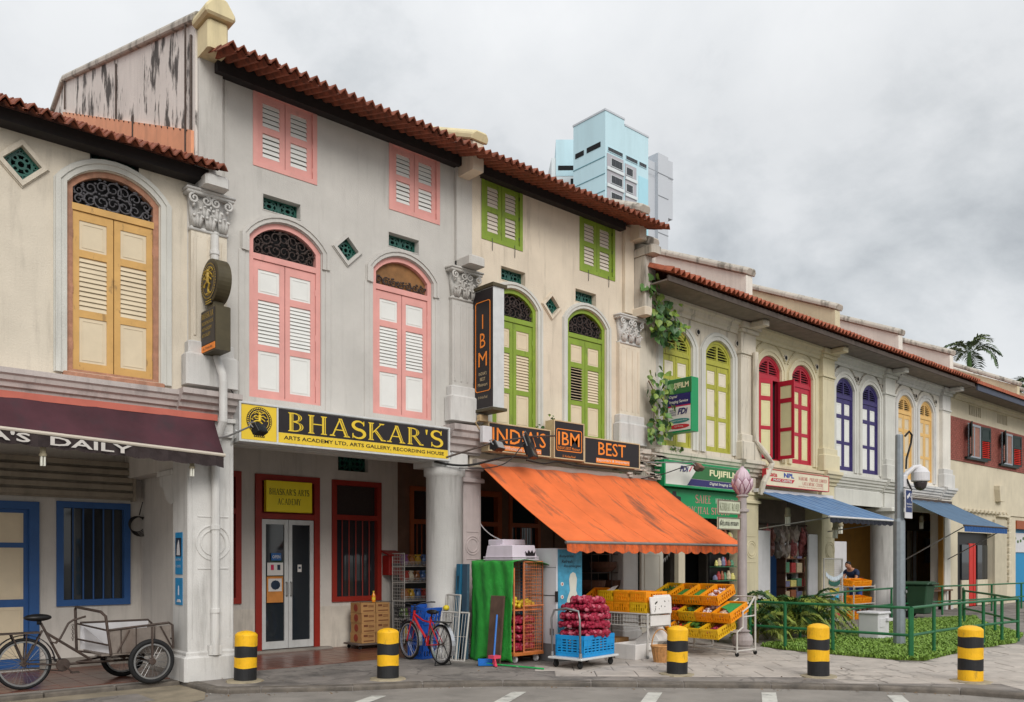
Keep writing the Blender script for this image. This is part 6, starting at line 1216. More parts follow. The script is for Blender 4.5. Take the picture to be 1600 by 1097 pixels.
# cargo tricycle
T = thing('cargo_tricycle', 'old rusty cargo tricycle with a box cart between its two front wheels', 'cargo tricycle', (3.3, .45, 0)); O = Vector((3.3, .45, 0))
def L(x, y, z): return (x - 3.3, y - .45, z)
CW = M('cart_steel', s(128, 118, 110), .6, .3, 6, .1, 40, .6, (.12, .08, .06), metal=.15)
wheel(T, L(2.65, .5, .345), .345, 'y', .024, 32); wheel(T, L(4.12, -.07, .315), .315, 'y', .036, 28, hub=.04); wheel(T, L(4.06, .99, .315), .315, 'y', .036, 28, hub=.04)
fr = MB()
for a, b, r in (((2.65, .45, .345), (3.12, .47, .30), .011), ((2.65, .55, .345), (3.12, .53, .30), .011), ((2.65, .45, .345), (2.88, .48, .78), .011), ((2.65, .55, .345), (2.88, .52, .78), .011), ((3.13, .5, .30), (2.86, .5, .88), .017), ((2.93, .5, .74), (3.50, .5, .33), .018), ((3.12, .5, .30), (4.1, .5, .30), .017), ((3.30, .5, .32), (3.7, .2, .33), .014), ((3.30, .5, .32), (3.7, .8, .33), .014)): fr.rod(L(*a), L(*b), r, 8)
fr.rod(L(4.12, -.10, .315), L(4.06, 1.02, .315), .018, 8); part('frame', fr, RUST, T, local=True)
part('handlebar', MB().tube([L(3.04, .5, .60), L(3.10, .5, .66), L(3.20, .5, .86), L(3.26, .5, .90), L(3.42, .5, .945)], .015, 8).tube([L(2.93, .5, .72), L(2.97, .47, .62), L(3.04, .46, .6), L(3.1, .5, .66)], .012, 6), RUST, T, local=True)
sd2 = MB(); sd2.blob(L(2.82, .5, .955), (.17, .10, .05), 14, 8); sd2.v = [(a, b * (.45 if a > L(2.88, 0, 0)[0] else 1), c) for a, b, c in sd2.v]; sd2.lathe([(.03, .86), (.03, .93)], L(2.84, .5, 0)[0], L(2.84, .5, 0)[1], 8); part('saddle', sd2, BLACK, T, local=True, smooth=True)
cr_ = MB(); cr_.lathe([(.085, -.01), (.09, 0), (.085, .01)], L(3.12, 0, 0)[0], .30, 20, ax='y'); cr_.rod(L(3.12, .4, .30), L(3.22, .4, .20), .012, 6).rod(L(3.12, .6, .30), L(3.02, .6, .40), .012, 6).box(*[q for q in (L(3.2, 0, 0)[0], L(3.3, 0, 0)[0], L(0, .32, 0)[1], L(0, .42, 0)[1], .185, .205)]); part('crank', cr_, RUST, T, local=True)
part('chain', MB().tube([L(2.65, .44, .39), L(3.12, .44, .385)], .006, 5).tube([L(2.65, .44, .30), L(3.12, .44, .215)], .006, 5), BLACK, T, local=True)
part('mudguard', MB().ring([(p[0], p[2]) for p in arc(L(2.65, 0, .345), .385, 0, 175, 0, 16)], [(p[0], p[2]) for p in arc(L(2.65, 0, .345), .378, 0, 175, 0, 16)], L(0, .46, 0)[1], L(0, .54, 0)[1], closed=False), BLACK, T, local=True)
rk = MB(); rk.box(L(2.36, 0, 0)[0], L(2.84, 0, 0)[0], L(0, .41, 0)[1], L(0, .59, 0)[1], .745, .765)
for yy in (.44, .56): rk.rod(L(2.5, yy, .75), L(2.65, yy, .36), .01, 6).rod(L(2.68, yy, .75), L(2.66, yy, .36), .01, 6)
part('carrier', rk, RUST, T, local=True)
fl_ = MB(); fl_.box(L(3.5, 0, 0)[0], L(4.44, 0, 0)[0], L(0, .06, 0)[1], L(0, .92, 0)[1], .42, .445); part('cart_floor', fl_, CW, T, local=True)
part('cart_panel', MB().prism([(L(3.62, 0, 0)[0], .45), (L(4.40, 0, 0)[0], .45), (L(4.44, 0, 0)[0], .80), (L(3.60, 0, 0)[0], .76)], L(0, .05, 0)[1], L(0, .065, 0)[1]), CW, T, local=True); part('cart_panel', MB().prism([(L(3.46, 0, 0)[0], .45), (L(4.40, 0, 0)[0], .45), (L(4.40, 0, 0)[0], .82), (L(3.46, 0, 0)[0], .82)], L(0, .91, 0)[1], L(0, .925, 0)[1]), WPLAST, T, local=True)
part('cart_panel', MB().box(L(4.38, 0, 0)[0], L(4.40, 0, 0)[0], L(0, .07, 0)[1], L(0, .90, 0)[1], .45, .76), CW, T, local=True); part('cart_liner', MB().add([L(3.52, .92, .44), L(3.62, .10, .44), L(3.64, .10, .5), L(3.5, .92, .78)], [(0, 1, 2, 3)]), WPLAST, T, local=True)
rl = MB(); rl.tube([L(3.60, .05, .77), L(4.40, .05, .835), L(4.45, .05, .80), L(4.46, .05, .46)], .017, 8).tube([L(3.46, .92, .83), L(4.40, .92, .83), L(4.45, .92, .78), L(4.46, .92, .46)], .017, 8).rod(L(4.46, .05, .6), L(4.46, .92, .6), .012, 6)
for x in (3.75, 3.95, 4.2): rl.rod(L(x, .045, .45), L(x, .045, .79), .008, 6)
rl.rod(L(3.7, .04, .46), L(3.86, .04, .76), .011, 6).rod(L(4.44, .04, .48), L(4.28, .04, .79), .011, 6).rod(L(4.12, -.10, .31), L(4.12, -.09, .80), .016, 8); part('cart_rail', rl, RUST, T, local=True)
hp = MB(); hp.tube([L(3.42, .95, .42), L(3.40, .94, 1.02), L(3.40, .90, 1.06), L(3.52, .16, 1.02), L(3.56, .08, .96), L(3.62, .05, .44)], .02, 8).rod(L(3.42, .94, .82), L(3.6, .06, .76), .013, 6).rod(L(3.42, .94, .60), L(3.61, .06, .56), .013, 6).rod(L(3.42, .94, .43), L(3.62, .05, .43), .014, 6); part('cart_hoop', hp, RUST, T, local=True)
ch = MB()
for k in range(8): ch.torus(L(3.37, .95, .80 - k * .03), .014, .004, 8, 4, ax='x' if k % 2 else 'y')
part('hanging_chain', ch, RUST, T, local=True)
wm = MB()
for i in range(7): wm.rod(L(3.62 + i * .11, .3, .36 + .0), L(3.62 + i * .11, .75, .36), .004, 4)
for i in range(5): wm.rod(L(3.6, .3 + i * .11, .362), L(4.35, .3 + i * .11, .362), .004, 4)
part('under_mesh', wm, RUST, T, local=True)
# red bicycle standing with its rear wheel towards the street
BR = M('bike_red', s(190, 36, 42), .35, .15, 8); CHR = M('chrome', s(190, 192, 196), .25, .06, 8, metal=.8)
B = thing('bicycle', 'red bicycle with a black front basket parked against the blue crates', 'bicycle', (8.47, -.52, 0), math.atan2(.99, .06))
wheel(B, (-.50, 0, .335), .335, 'y', .022, 28, rimm=CHR); wheel(B, (.50, .0, .335), .335, 'y', .022, 28, rimm=CHR)
fr = MB(); fr.tube([(.35, 0, .76), (.18, 0, .58), (-.02, 0, .42), (-.08, 0, .30)], .022, 8).tube([(.34, 0, .80), (.05, 0, .70), (-.17, 0, .68)], .015, 8).tube([(-.08, 0, .29), (-.20, 0, .78)], .018, 8)
for y in (-.05, .05): fr.rod((-.08, y * .6, .29), (-.50, y, .335), .011, 6).rod((-.18, y * .6, .70), (-.50, y, .335), .010, 6).rod((.37, y, .66), (.50, y, .335), .012, 6)
fr.rod((.38, 0, .64), (.33, 0, .86), .02, 8); part('frame', fr, BR, B, local=True)
part('handlebar', MB().tube([(.33, 0, .86), (.32, 0, .94), (.33, .12, .98), (.24, .28, 1.0), (.16, .31, 1.0)], .012, 8).tube([(.32, 0, .94), (.33, -.12, .98), (.24, -.28, 1.0), (.16, -.31, 1.0)], .012, 8), BLACK, B, local=True); sd3 = MB(); sd3.blob((-.23, 0, .86), (.14, .08, .04), 12, 7); sd3.rod((-.2, 0, .74), (-.22, 0, .85), .014, 6); part('saddle', sd3, BLACK, B, local=True, smooth=True)
for c, a0, a1 in (((-.5, 0, .335), 20, 205), ((.5, 0, .335), 30, 190)): part('mudguard', MB().ring([(p[0], p[2]) for p in arc(c, .372, a0, a1, 0, 14)], [(p[0], p[2]) for p in arc(c, .366, a0, a1, 0, 14)], -.032, .032, closed=False), CHR, B, local=True)
bk_ = MB()
for z in (.66, .74, .82, .90): k = .12 + (z - .66) * .2; bk_.tube([(.46, -k, z), (.46 + k * 1.7, -k, z), (.46 + k * 1.7, k, z), (.46, k, z)], .006, 5, closed=True)
for i in range(7):
    u = -.12 + i * .04; bk_.rod((.46, u, .66), (.46, u * 1.4, .90), .004, 4).rod((.664, u, .66), (.745, u * 1.4, .90), .004, 4)
for i in range(6): u = i / 5; bk_.rod((.46 + .2 * u, -.12, .66), (.46 + .285 * u, -.168, .9), .004, 4).rod((.46 + .2 * u, .12, .66), (.46 + .285 * u, .168, .9), .004, 4)
part('basket', bk_, BLACK, B, local=True); part('crank', MB().lathe([(.08, -.058), (.085, -.05), (.08, -.045)], -.08, .29, 18, ax='y').rod((-.08, -.07, .29), (-.02, -.07, .14), .01, 6).rod((-.08, .07, .29), (-.14, .07, .44), .01, 6), BLACK, B, local=True)
part('chain', MB().tube([(-.5, -.05, .37), (-.08, -.05, .37)], .005, 4).tube([(-.5, -.05, .30), (-.08, -.05, .21)], .005, 4), BLACK, B, local=True); part('carrier', MB().box(-.74, -.32, -.06, .06, .70, .715).rod((-.7, .05, .7), (-.5, .06, .34), .006, 5).rod((-.7, -.05, .7), (-.5, -.06, .34), .006, 5), BLACK, B, local=True); part('stand', MB().tube([(-.5, -.05, .33), (-.56, -.16, .0)], .009, 6).tube([(-.5, .05, .33), (-.56, .16, .0)], .009, 6).tube([(-.56, -.16, .006), (-.56, .16, .006)], .007, 6), BLACK, B, local=True)
# ---------------------------------------------------------------- crates and cartons
def crate_me(name, lx, ly, hz, mat, slots=7, rows=2, solid=False):
    mb = MB(); t = .018; mb.box(-lx / 2, lx / 2, -ly / 2, ly / 2, 0, .014)
    for ax, ln, off in (('x', lx, ly / 2), ('x', lx, -ly / 2), ('y', ly, lx / 2), ('y', ly, -lx / 2)):
        n = max(3, round(slots * ln / lx)); sgn = 1 if off > 0 else -1
        def bx(a, b, z0, z1, pr=0):
            o0, o1 = sorted((off, off - sgn * t)); o0 -= pr if sgn < 0 else 0; o1 += pr if sgn > 0 else 0
            if ax == 'x': mb.box(a, b, o0, o1, z0, z1)
            else: mb.box(o0, o1, a, b, z0, z1)
        e = ln / 2 - (.0 if ax == 'x' else t + .001)
        bx(-e, e, .0145, hz * .16); bx(-e, e, hz * .80, hz, .008); zs_ = [hz * .16, hz * .80]
        if rows == 2: bx(-e, e, hz * .46, hz * .52, .004)
        if rows > 2:
            for q in range(rows): bx(-e, e, hz * (.16 + .64 * q / rows), hz * (.16 + .64 * (q + .52) / rows), .003)
        for i in range(n + 1): q = -e + 2 * e * i / n; bx(q - (.012 if 0 < i < n else 0) , q + (.012 if 0 < i < n else 0) + (.022 if i == 0 else 0) - (.022 if i == n else 0) * 0, hz * .16, hz * .80, .006) if i < n else bx(e - .022, e, hz * .16, hz * .80, .006)
        if solid: bx(-e + .001, e - .001, hz * .16, hz * .80, -.006)
        k = 1 if n < 6 else 2                                  # solid panels beside the grip
        bx(-e, -e + 2 * e * k / n, hz * .5, hz * .8, .002); bx(e - 2 * e * k / n, e, hz * .5, hz * .8, .002)
    return mb.mesh(name, mat)
CR_O = crate_me('crate', .58, .37, .185, CRATE, 9); CR_Y = crate_me('crate', .58, .37, .185, CRATE_Y, 9); CR_BB = crate_me('crate', .50, .36, .30, M('crate_royal', s(34, 86, 176), .45, .1, 6))
def crate(me, loc, rot, label, group=None, cat='crate'):
    o = link('crate', me, None, loc, rot); return tag(o, label, cat, group)
def heap(name, label, cat, frame, n, rx, ry, hz, size, mats, jit=.3, loc=None, rot=(0, 0, 0), elong=1., z0=.02, kind='stuff'):
    """loose produce: many small pieces piled inside a crate, one object"""
    mb = MB()
    for i in range(n):
        x, y = rnd.uniform(-rx, rx), rnd.uniform(-ry, ry); z = z0 + hz * (1 - .5 * (abs(x / rx) ** 3 + abs(y / ry) ** 3)) * rnd.uniform(.75, 1); r = size * rnd.uniform(.8, 1.2); a = rnd.uniform(0, 6.28); k0 = len(mb.v)
        mb.blob((0, 0, 0), (r * elong, r, r * .9), 6, 4, m=rnd.randrange(len(mats)))
        for q in range(k0, len(mb.v)): vx, vy, vz = mb.v[q]; mb.v[q] = (x + vx * math.cos(a) - vy * math.sin(a), y + vx * math.sin(a) + vy * math.cos(a), z + vz + vx * math.sin(a * 3) * .25)
    o = link(name, mb.mesh(name, mats, smooth=True), None, loc, rot); return tag(o, label, cat, None, kind)
CB = M('cardboard', s(172, 130, 82), .8, .15, 4, dirt=.2, dcol=(.2, .12, .06)); CBP = M('carton_print', s(146, 62, 44), .8, .15, 6); PALT = M('cart_deck', s(96, 84, 78), .8, .2, 6)
t = thing('flat_dolly', 'low dark dolly under the stacked apple cartons', 'dolly', (9.0, 2.1, 0)); part('deck', MB().cbox(8.62, 9.46, 1.86, 2.42, .085, .115, .006), PALT, t); part('handle', MB().tube([(9.44, 1.9, .1), (9.46, 1.9, .9), (9.46, 2.38, .9), (9.44, 2.38, .1)], .014, 8), STEEL, t)
for x in (8.7, 9.36):
    for y in (1.93, 2.34): part('castor', MB().lathe([(.035, y - .014), (.04, y), (.035, y + .014)], x, .042, 12, ax='y'), RUBBER, t)
cmb = MB().box(-.157, .157, -.2, .2, 0, .192); cme = cmb.mesh('carton', CB); cpr = MB(); cpr.prism([(.09 * math.cos(.5236 * i) * .8 + .0, .095 + .075 * math.sin(.5236 * i)) for i in range(12)], -.162, -.1575, 'x'); cpm = cpr.mesh('carton_print', CBP); cl_ = MB(); cl_.box(-.11, -.02, -.204, -.2005, .12, .16).box(.0, .12, -.204, -.2005, .14, .15).box(.0, .12, -.204, -.2005, .11, .125).box(-.11, .12, -.204, -.2005, .03, .05); clm = cl_.mesh('carton_print', M('carton_ink', s(110, 66, 40), .8, .1, 5)); tpm = MB().box(-.157, .157, -.02, .02, .1925, .194).mesh('tape', M('tape', s(150, 112, 70), .4, .05, 5))
NM = ('bottom', 'second', 'third', 'top')
for i in range(4):
    for j in range(2):
        o = link('carton', cme, None, (8.885 + j * .325 + rnd.uniform(-.006, .006), 2.12 + rnd.uniform(-.01, .01), .117 + i * .195), (0, 0, rnd.uniform(-.03, .03))); WO[o] = o.location.copy(); tag(o, f"brown apple carton, {('bottom', 'second from the bottom', 'third from the bottom', 'top')[i]} of the {('left', 'right')[j]} column on the dolly", 'carton', 'stacked apple cartons')
        link('carton_print', cpm, o); link('carton_print', clm, o); link('tape', tpm, o)
t = thing('drink_bottle', 'small orange drink bottle standing on the apple cartons', 'bottle', (9.05, 2.0, .905)); part('bottle', MB().lathe([(.035, .905), (.038, .92), (.038, 1.02), (.032, 1.05), (.015, 1.09), (.015, 1.1)], 9.05, 2.0, 14), M('drink_orange', s(226, 140, 30), .2, .05, 5), t, smooth=False); part('cap', MB().lathe([(.018, 1.1), (.018, 1.125)], 9.05, 2.0, 10), YEL, t); part('bottle_label', MB().lathe([(.0385, .95), (.0385, 1.0)], 9.05, 2.0, 14), YEL, t)
# snack rack
WIRE = M('wire_white', s(190, 186, 180), .5, .12, 8, dirt=.3, dcol=(.2, .13, .08))
def grid(mb, o, u, v, nu, nv, r=.004, edge=.012):
    o, u, v = Vector(o), Vector(u), Vector(v)
    for i in range(nu + 1): q = i / nu; mb.rod(o + u * q, o + u * q + v, edge if i in (0, nu) else r, 4 if 0 < i < nu else 6)
    for j in range(nv + 1): q = j / nv; mb.rod(o + v * q, o + v * q + u, edge if j in (0, nv) else r, 4 if 0 < j < nv else 6)
    return mb
t = thing('snack_rack', 'wire rack of bagged snacks under the arcade beside the red letter box', 'snack rack', (10.2, 2.15, 0))
for x in (9.74, 10.66):
    part('side_mesh', grid(MB(), (x, 1.95, .06), (0, .42, 0), (0, 0, 1.80), 7, 26), WIRE, t)
for z in (.15, .52, .90, 1.27, 1.60): part('shelf', grid(MB(), (9.75, 1.95, z), (.90, 0, 0), (0, .4, 0), 14, 4), WIRE, t); part('shelf_lip', grid(MB(), (9.75, 1.94, z), (.90, 0, 0), (0, 0, .09), 26, 2, edge=.007), WIRE, t)
part('rack_back', MB().box(9.76, 10.64, 2.39, 2.41, .1, 1.8), BLACK, t)
SN = [M('packet_%d' % i, c, .3, .3, 30, spec=.6) for i, c in enumerate((s(190, 150, 40), s(70, 110, 170), s(150, 50, 40), s(110, 140, 60), s(200, 190, 170), s(130, 80, 130), s(150, 96, 50)))]
pk = MB(); pk.blob((0, 0, .1), (.07, .035, .1), 8, 6); pk.v = [(a * (1 - .25 * abs(c - .1) / .1), b, c) for a, b, c in pk.v]; pk.box(-.06, .06, -.006, .006, .19, .22); pkm = [pk.mesh('snack_packet', m, smooth=False) for m in SN]
SNL = ('mustard yellow', 'blue', 'dark red', 'olive green', 'cream', 'purple', 'brown'); SHN = ('bottom', 'second lowest', 'middle', 'second highest', 'top')
for si, z in enumerate((.16, .53, .91, 1.28, 1.61)):
    for i in range(6):
        for k in (0, 1):
            m = (si * 3 + i * (2 if si % 2 else 1)) % 7; tag(link('snack_packet', pkm[m], None, (9.84 + i * .145 + rnd.uniform(-.01, .01), 2.02 + k * .14, z + .012), (rnd.uniform(-.2, .1), 0, rnd.uniform(-.3, .3)), ), f"{SNL[m]} snack packet on the {SHN[si]} rack shelf, {('first', 'second', 'third', 'fourth', 'fifth', 'sixth')[i]} from the left, {('front', 'back')[k]} row", 'snack packet', 'snack packets on the wire rack')
# leaning frames and boards beside the round pillar
for lb, o, u, v, nu, nv in (('tall white wire frame leaning against the round pillar', (9.02, -.28, 0), (-.02, -.42, 0), (.10, 0, 1.12), 8, 3), ('shorter white wire frame leaning in front of the tall one', (8.86, -.34, 0), (.16, -.56, 0), (.14, .04, .82), 9, 2)):
    mb = grid(MB(), o, u, v, nu, nv, .005, .016); solo('wire_grille', mb, WIRE, lb, 'wire frame', 'white wire frames leaning by the pillar')
TB_ = M('board_teal', s(28, 92, 122), .5, .15, 5); TB2 = M('board_slate', s(58, 82, 100), .5, .15, 5)
for lb, x, y, w, m, le in (('teal blue board leaning next to the round pillar', 9.14, -.42, .12, TB_, .05), ('slate blue board leaning between the teal board and the green tarpaulin', 9.22, -.55, .15, TB2, .02)):
    mb = MB().box(x, x + .05, y - w, y, 0, 1.66); mb.v = [(a + le * c, b, c) for a, b, c in mb.v]; solo('board', mb, m, lb, 'board', 'boards leaning by the pillar', bevel=.004)
solo('board', MB().box(9.20, 9.36, -.50, -.48, 0, 1.45), BLACK, 'dark board standing behind the teal and slate boards', 'board')
crate(CR_BB, (8.86, .02, 0), (0, 0, .2), 'royal blue crate on the ground behind the red bicycle', 'royal blue crates behind the bicycle'); crate(CR_BB, (8.86, .0, .31), (0, 0, .1), 'royal blue crate stacked second behind the red bicycle', 'royal blue crates behind the bicycle'); crate(CR_BB, (8.88, -.02, .62), (R(8), 0, .15), 'royal blue crate topmost behind the red bicycle', 'royal blue crates behind the bicycle')
solo('lemon', MB().blob((9.06, -.34, .89), (.06, .06, .05), 10, 7), M('lemon_yellow', s(220, 196, 50), .5, .1, 8), 'small yellow bag on the wire frame behind the bicycle saddle', 'bag', smooth=True)
# roll cage with tarpaulin
CG = M('cage_orange', s(206, 122, 74), .5, .2, 9, dirt=.3, dcol=(.15, .07, .04)); t = thing('roll_cage', 'orange wire roll cage holding lemons and red onion sacks', 'roll cage', (9.72, -1.25, 0))
part('base', MB().cbox(9.38, 10.07, -1.77, -.72, .13, .18, .01), M('cage_base', s(190, 110, 52), .6, .2, 5), t)
for (o, u, nu) in (((9.62, -1.75, .18), (.43, 0, 0), 9), ((10.05, -1.75, .18), (0, 1.0, 0), 14), ((9.4, -.75, .18), (.65, 0, 0), 10)): part('mesh_side', grid(MB(), o, u, (0, 0, 1.52), nu, 26, .0035, .015), CG, t)
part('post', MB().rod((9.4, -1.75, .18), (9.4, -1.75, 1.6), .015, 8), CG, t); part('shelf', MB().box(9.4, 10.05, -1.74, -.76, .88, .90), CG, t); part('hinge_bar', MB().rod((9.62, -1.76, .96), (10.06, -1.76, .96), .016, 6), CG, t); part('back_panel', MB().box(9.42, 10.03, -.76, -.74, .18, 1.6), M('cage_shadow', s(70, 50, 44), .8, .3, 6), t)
for x in (9.50, 9.98):
    for y in (-1.66, -.85): part('castor', MB().lathe([(.055, x - .018), (.062, x), (.055, x + .018)], y, .063, 14, ax='x').box(x - .03, x + .03, y - .02, y + .03, .1, .13), WPLAST if y < -1 else RUBBER, t)
ONI = M('onion_net', s(168, 28, 62), .5, .6, 34, .7, 90, .5, (.07, .004, .02), obj=True, streak=(1, 1, 1), dscale=28, dlo=.5); ONI2 = M('onion_net_pale', s(206, 104, 122), .45, .5, 40, .7, 90, obj=True); LEMO = M('lemon_skin', s(222, 190, 50), .45, .2, 18)
def sack_me(lx, ly, lz, n=130, seed=1):
    """net sack: a pillow of onion-sized bulges with a tied ear"""
    r_ = random.Random(seed); mb = MB()
    mb.blob((0, 0, lz), (lx * .97, ly * .97, lz * .93), 16, 9)
    for i in range(n):
        a = r_.uniform(0, 6.28); t_ = math.acos(r_.uniform(-.6, 1)); sx, sy, sz = math.sin(t_) * math.cos(a), math.sin(t_) * math.sin(a), math.cos(t_)
        k = lambda v: math.copysign(abs(v) ** .65, v); q = r_.uniform(.022, .046); mb.blob((lx * .90 * k(sx), ly * .90 * k(sy), lz + lz * .78 * k(sz)), (q * 1.25, q * 1.1, q * .8), 6, 4, m=0 if r_.random() < .8 else 1)
    mb.tube([(lx * .95, 0, lz), (lx * 1.15, .01, lz * 1.1), (lx * 1.3, .03, lz * 1.2)], [.05, .025, .04], 6); return mb.mesh('onion_sack', [ONI, ONI2], smooth=True)
SK = [sack_me(.36, .25, .075, 130, q) for q in (1, 2, 3)]
def sack(loc, rz, label, group, tl=(0, 0), sc=None):
    o = link('onion_sack', SK[rnd.randrange(3)], None, loc, (tl[0], tl[1], rz)); o.scale = sc or (1, 1, 1); return tag(o, label, 'onion sack', group)
for i in range(4):
    for j in range(2): sack((9.72, -1.5 + j * .42, .185 + i * .15), rnd.uniform(-.1, .1), f"red net onion sack, {('bottom', 'second', 'third', 'top')[i]} layer at the {('front', 'back')[j]} of the orange roll cage", 'onion sacks in the roll cage', sc=(.78, .85, 1))
for j, (x, y) in enumerate(((9.58, -1.58), (9.86, -1.54), (9.6, -1.2), (9.86, -1.15))):
    mb = MB()
    for i in range(26): a = rnd.uniform(0, 6.28); q = math.sqrt(rnd.random()) * .11; mb.blob((x + q * math.cos(a), y + q * math.sin(a) * 1.2, .94 + rnd.uniform(0, .16) * (1 - q / .16)), .034, 7, 5)
    solo('lemon_bag', mb, LEMO, f"bag of yellow lemons on the cage shelf, at the {('front left', 'front right', 'back left', 'back right')[j]}", 'lemon bag', 'lemon bags on the cage shelf', smooth=True)
TARP = M('tarp_green', s(46, 150, 56), .5, .25, 4, .5, 22, .15, (.02, .10, .02), spec=.5)
mb = MB(); g = []; nx, nz = 30, 34
for j in range(nz + 1):
    for i in range(nx + 1):
        u, v = i / nx, j / nz; y = -1.80 + 1.1 * u; z = .03 + .035 * (1 - v) * math.sin(u * 13) + 1.66 * v; fold = .034 * math.sin(u * 9 + 2.5 * math.sin(v * 2.2)) * (1.15 - v) + .012 * math.sin(u * 24 + 2.2 * math.sin(v * 3.1 + 1)) + .004 * math.sin(v * 19 + u * 9) + rnd.uniform(-.006, .006); g.append((9.365 - .03 - fold - .05 * (1 - v) * math.sin(u * 3), y, z))
top = []
for j in range(9):
    for i in range(nx + 1): u, v = i / nx, j / 8; g.append((9.34 + .80 * v, -1.82 + 1.12 * u - .04 * math.sin(v * 9), 1.70 + .012 * math.sin(u * 14 + v * 7) - (.07 * v ** 3 if u < .5 else 0) + .04 * math.sin(v * 3.1)))
q = nx + 1; mb.add(g, [(j * q + i, j * q + i + 1, (j + 1) * q + i + 1, (j + 1) * q + i) for j in range(nz + 9) for i in range(nx)]); o = solo('tarpaulin', mb, TARP, 'bright green tarpaulin draped over the roll cage', 'tarpaulin', smooth=True); o.modifiers.new('thick', 'SOLIDIFY').thickness = .004
mb = MB().box(9.19, 9.225, -1.62, -1.28, .0, 1.13); mb.v = [(a + .09 * c, b, c) for a, b, c in mb.v]; solo('plank', mb, M('plank_brown', s(96, 74, 62), .8, .3, 6, .2, 40), 'dark brown plank leaning on the green tarpaulin', 'plank', bevel=.005)
t = thing('broom', 'broom with a blue handle and pink bristles leaning on the brown plank', 'broom', (9.05, -1.65, 0)); part('handle', MB().rod((9.02, -1.68, .14), (9.20, -1.55, .82), .016, 8), M('broom_blue', s(46, 110, 190), .4, .1, 5), t); mb = MB()
for i in range(60): u = rnd.uniform(-.13, .13); mb.tube([(9.02 + u * .3, -1.68 + u * .6, .14), (8.99 + u * .7 + rnd.uniform(-.02, .02), -1.74 + u * 1.1 + rnd.uniform(-.02, .02), .01)], .006, 4)
part('bristles', mb, M('broom_pink', s(226, 76, 104), .6, .2, 12), t, kind='stuff'); part('head', MB().box(8.95, 9.1, -1.76, -1.62, .12, .17), M('broom_pink', None), t)
mb = MB().add([(8.78, -1.58, .012), (8.98, -1.74, .012), (9.08, -1.56, .03), (8.90, -1.42, .03), (8.90, -1.42, .10), (9.08, -1.56, .10), (8.78, -1.58, .03), (8.98, -1.74, .03)], [(0, 1, 2, 3), (3, 2, 5, 4), (0, 3, 4, 6), (1, 7, 5, 2)]); o = solo('dustpan', mb, M('dustpan_blue', s(30, 110, 190), .4, .1, 5), 'blue dustpan lying beside the pink broom bristles', 'dustpan'); o.modifiers.new('thick', 'SOLIDIFY').thickness = .006
solo('pole', MB().rod((9.0, -1.52, .02), (9.25, -2.62, .02), .014, 8), M('pole_green', s(40, 170, 90), .45, .1, 5), 'green pole lying on the ground before the roll cage', 'pole')
STY = M('styrofoam', s(216, 212, 208), .75, .06, 8, .1, 80, .25, (.4, .36, .32)); STYP = M('styrofoam_mauve', s(206, 196, 206), .75, .06, 8, dirt=.2, dcol=(.4, .36, .36))
def tub(lb, c, lx, ly, hz, rz, z=0., lid=False, open_=True, name='foam_box', rot=None):
    t = thing(name, lb, 'foam box', (*c, z), rz, None)
    if rot: t.rotation_euler = (*rot, rz)
    mb = MB(); A, B_, w = (lx / 2, ly / 2), (lx / 2 * .9, ly / 2 * .88), .03
    vs = [(sx * B_[0], sy * B_[1], 0) for sx, sy in ((-1, -1), (1, -1), (1, 1), (-1, 1))] + [(sx * A[0], sy * A[1], hz) for sx, sy in ((-1, -1), (1, -1), (1, 1), (-1, 1))] + [(sx * (A[0] - w), sy * (A[1] - w), hz) for sx, sy in ((-1, -1), (1, -1), (1, 1), (-1, 1))] + [(sx * (B_[0] - w), sy * (B_[1] - w), w) for sx, sy in ((-1, -1), (1, -1), (1, 1), (-1, 1))]
    fs = [(3, 2, 1, 0), (12, 13, 14, 15)]
    for k in (0, 4, 8): fs += [(k + i, k + (i + 1) % 4, k + 4 + (i + 1) % 4, k + 4 + i) for i in range(4)]
    part('box', mb.add(vs, fs), STY, t, local=True, bevel=.008)
    if lid:
        part('rib', MB().ring([(-lx * .5, -ly * .5), (lx * .5, -ly * .5), (lx * .5, ly * .5), (-lx * .5, ly * .5)], [(-lx * .45, -ly * .45), (lx * .45, -ly * .45), (lx * .45, ly * .45), (-lx * .45, ly * .45)], 0, .05, ax='y'), STY, t, local=True) if 0 else None
        part('lid', MB().cbox(-lx / 2 - .01, lx / 2 + .01, -ly / 2 - .01, ly / 2 + .01, hz + .001, hz + .05, .01), STYP, t, local=True)
    return t
t = thing('foam_box', 'mauve white foam box with a printed crown standing on the green tarpaulin', 'foam box', (9.66, -1.34, 1.71)); mb = MB(); mb.add([(9.40, -1.72, 1.71), (9.97, -1.72, 1.71), (9.97, -.98, 1.71), (9.40, -.98, 1.71), (9.43, -1.68, 1.98), (9.94, -1.68, 1.98), (9.94, -1.02, 1.98), (9.43, -1.02, 1.98)], [(3, 2, 1, 0), (4, 5, 6, 7), (0, 1, 5, 4), (1, 2, 6, 5), (2, 3, 7, 6), (3, 0, 4, 7)]); part('box', mb, STYP, t, bevel=.012); part('rib', MB().cbox(9.385, 9.985, -1.735, -.965, 1.735, 1.752, .004).cbox(9.385, 9.985, -1.735, -.965, 1.772, 1.788, .004), STYP, t)
cw = MB(); cw.prism([(9.70, 1.80), (9.90, 1.80), (9.92, 1.88), (9.87, 1.84), (9.84, 1.90), (9.80, 1.85), (9.76, 1.90), (9.73, 1.84), (9.68, 1.88)], -1.722, -1.716); cw.box(9.71, 9.89, -1.735, -1.72, 1.755, 1.77); part('crown_print', cw, SIGNBLACK, t)
solo('foam_sheet', MB().cbox(9.72, 10.25, -1.1, -.7, 2.0, 2.09, .01).box(9.6, 9.95, -1.16, -.9, 1.985, 1.999), STYP, 'flat foam sheets lying across the crown printed foam box', 'foam sheet')
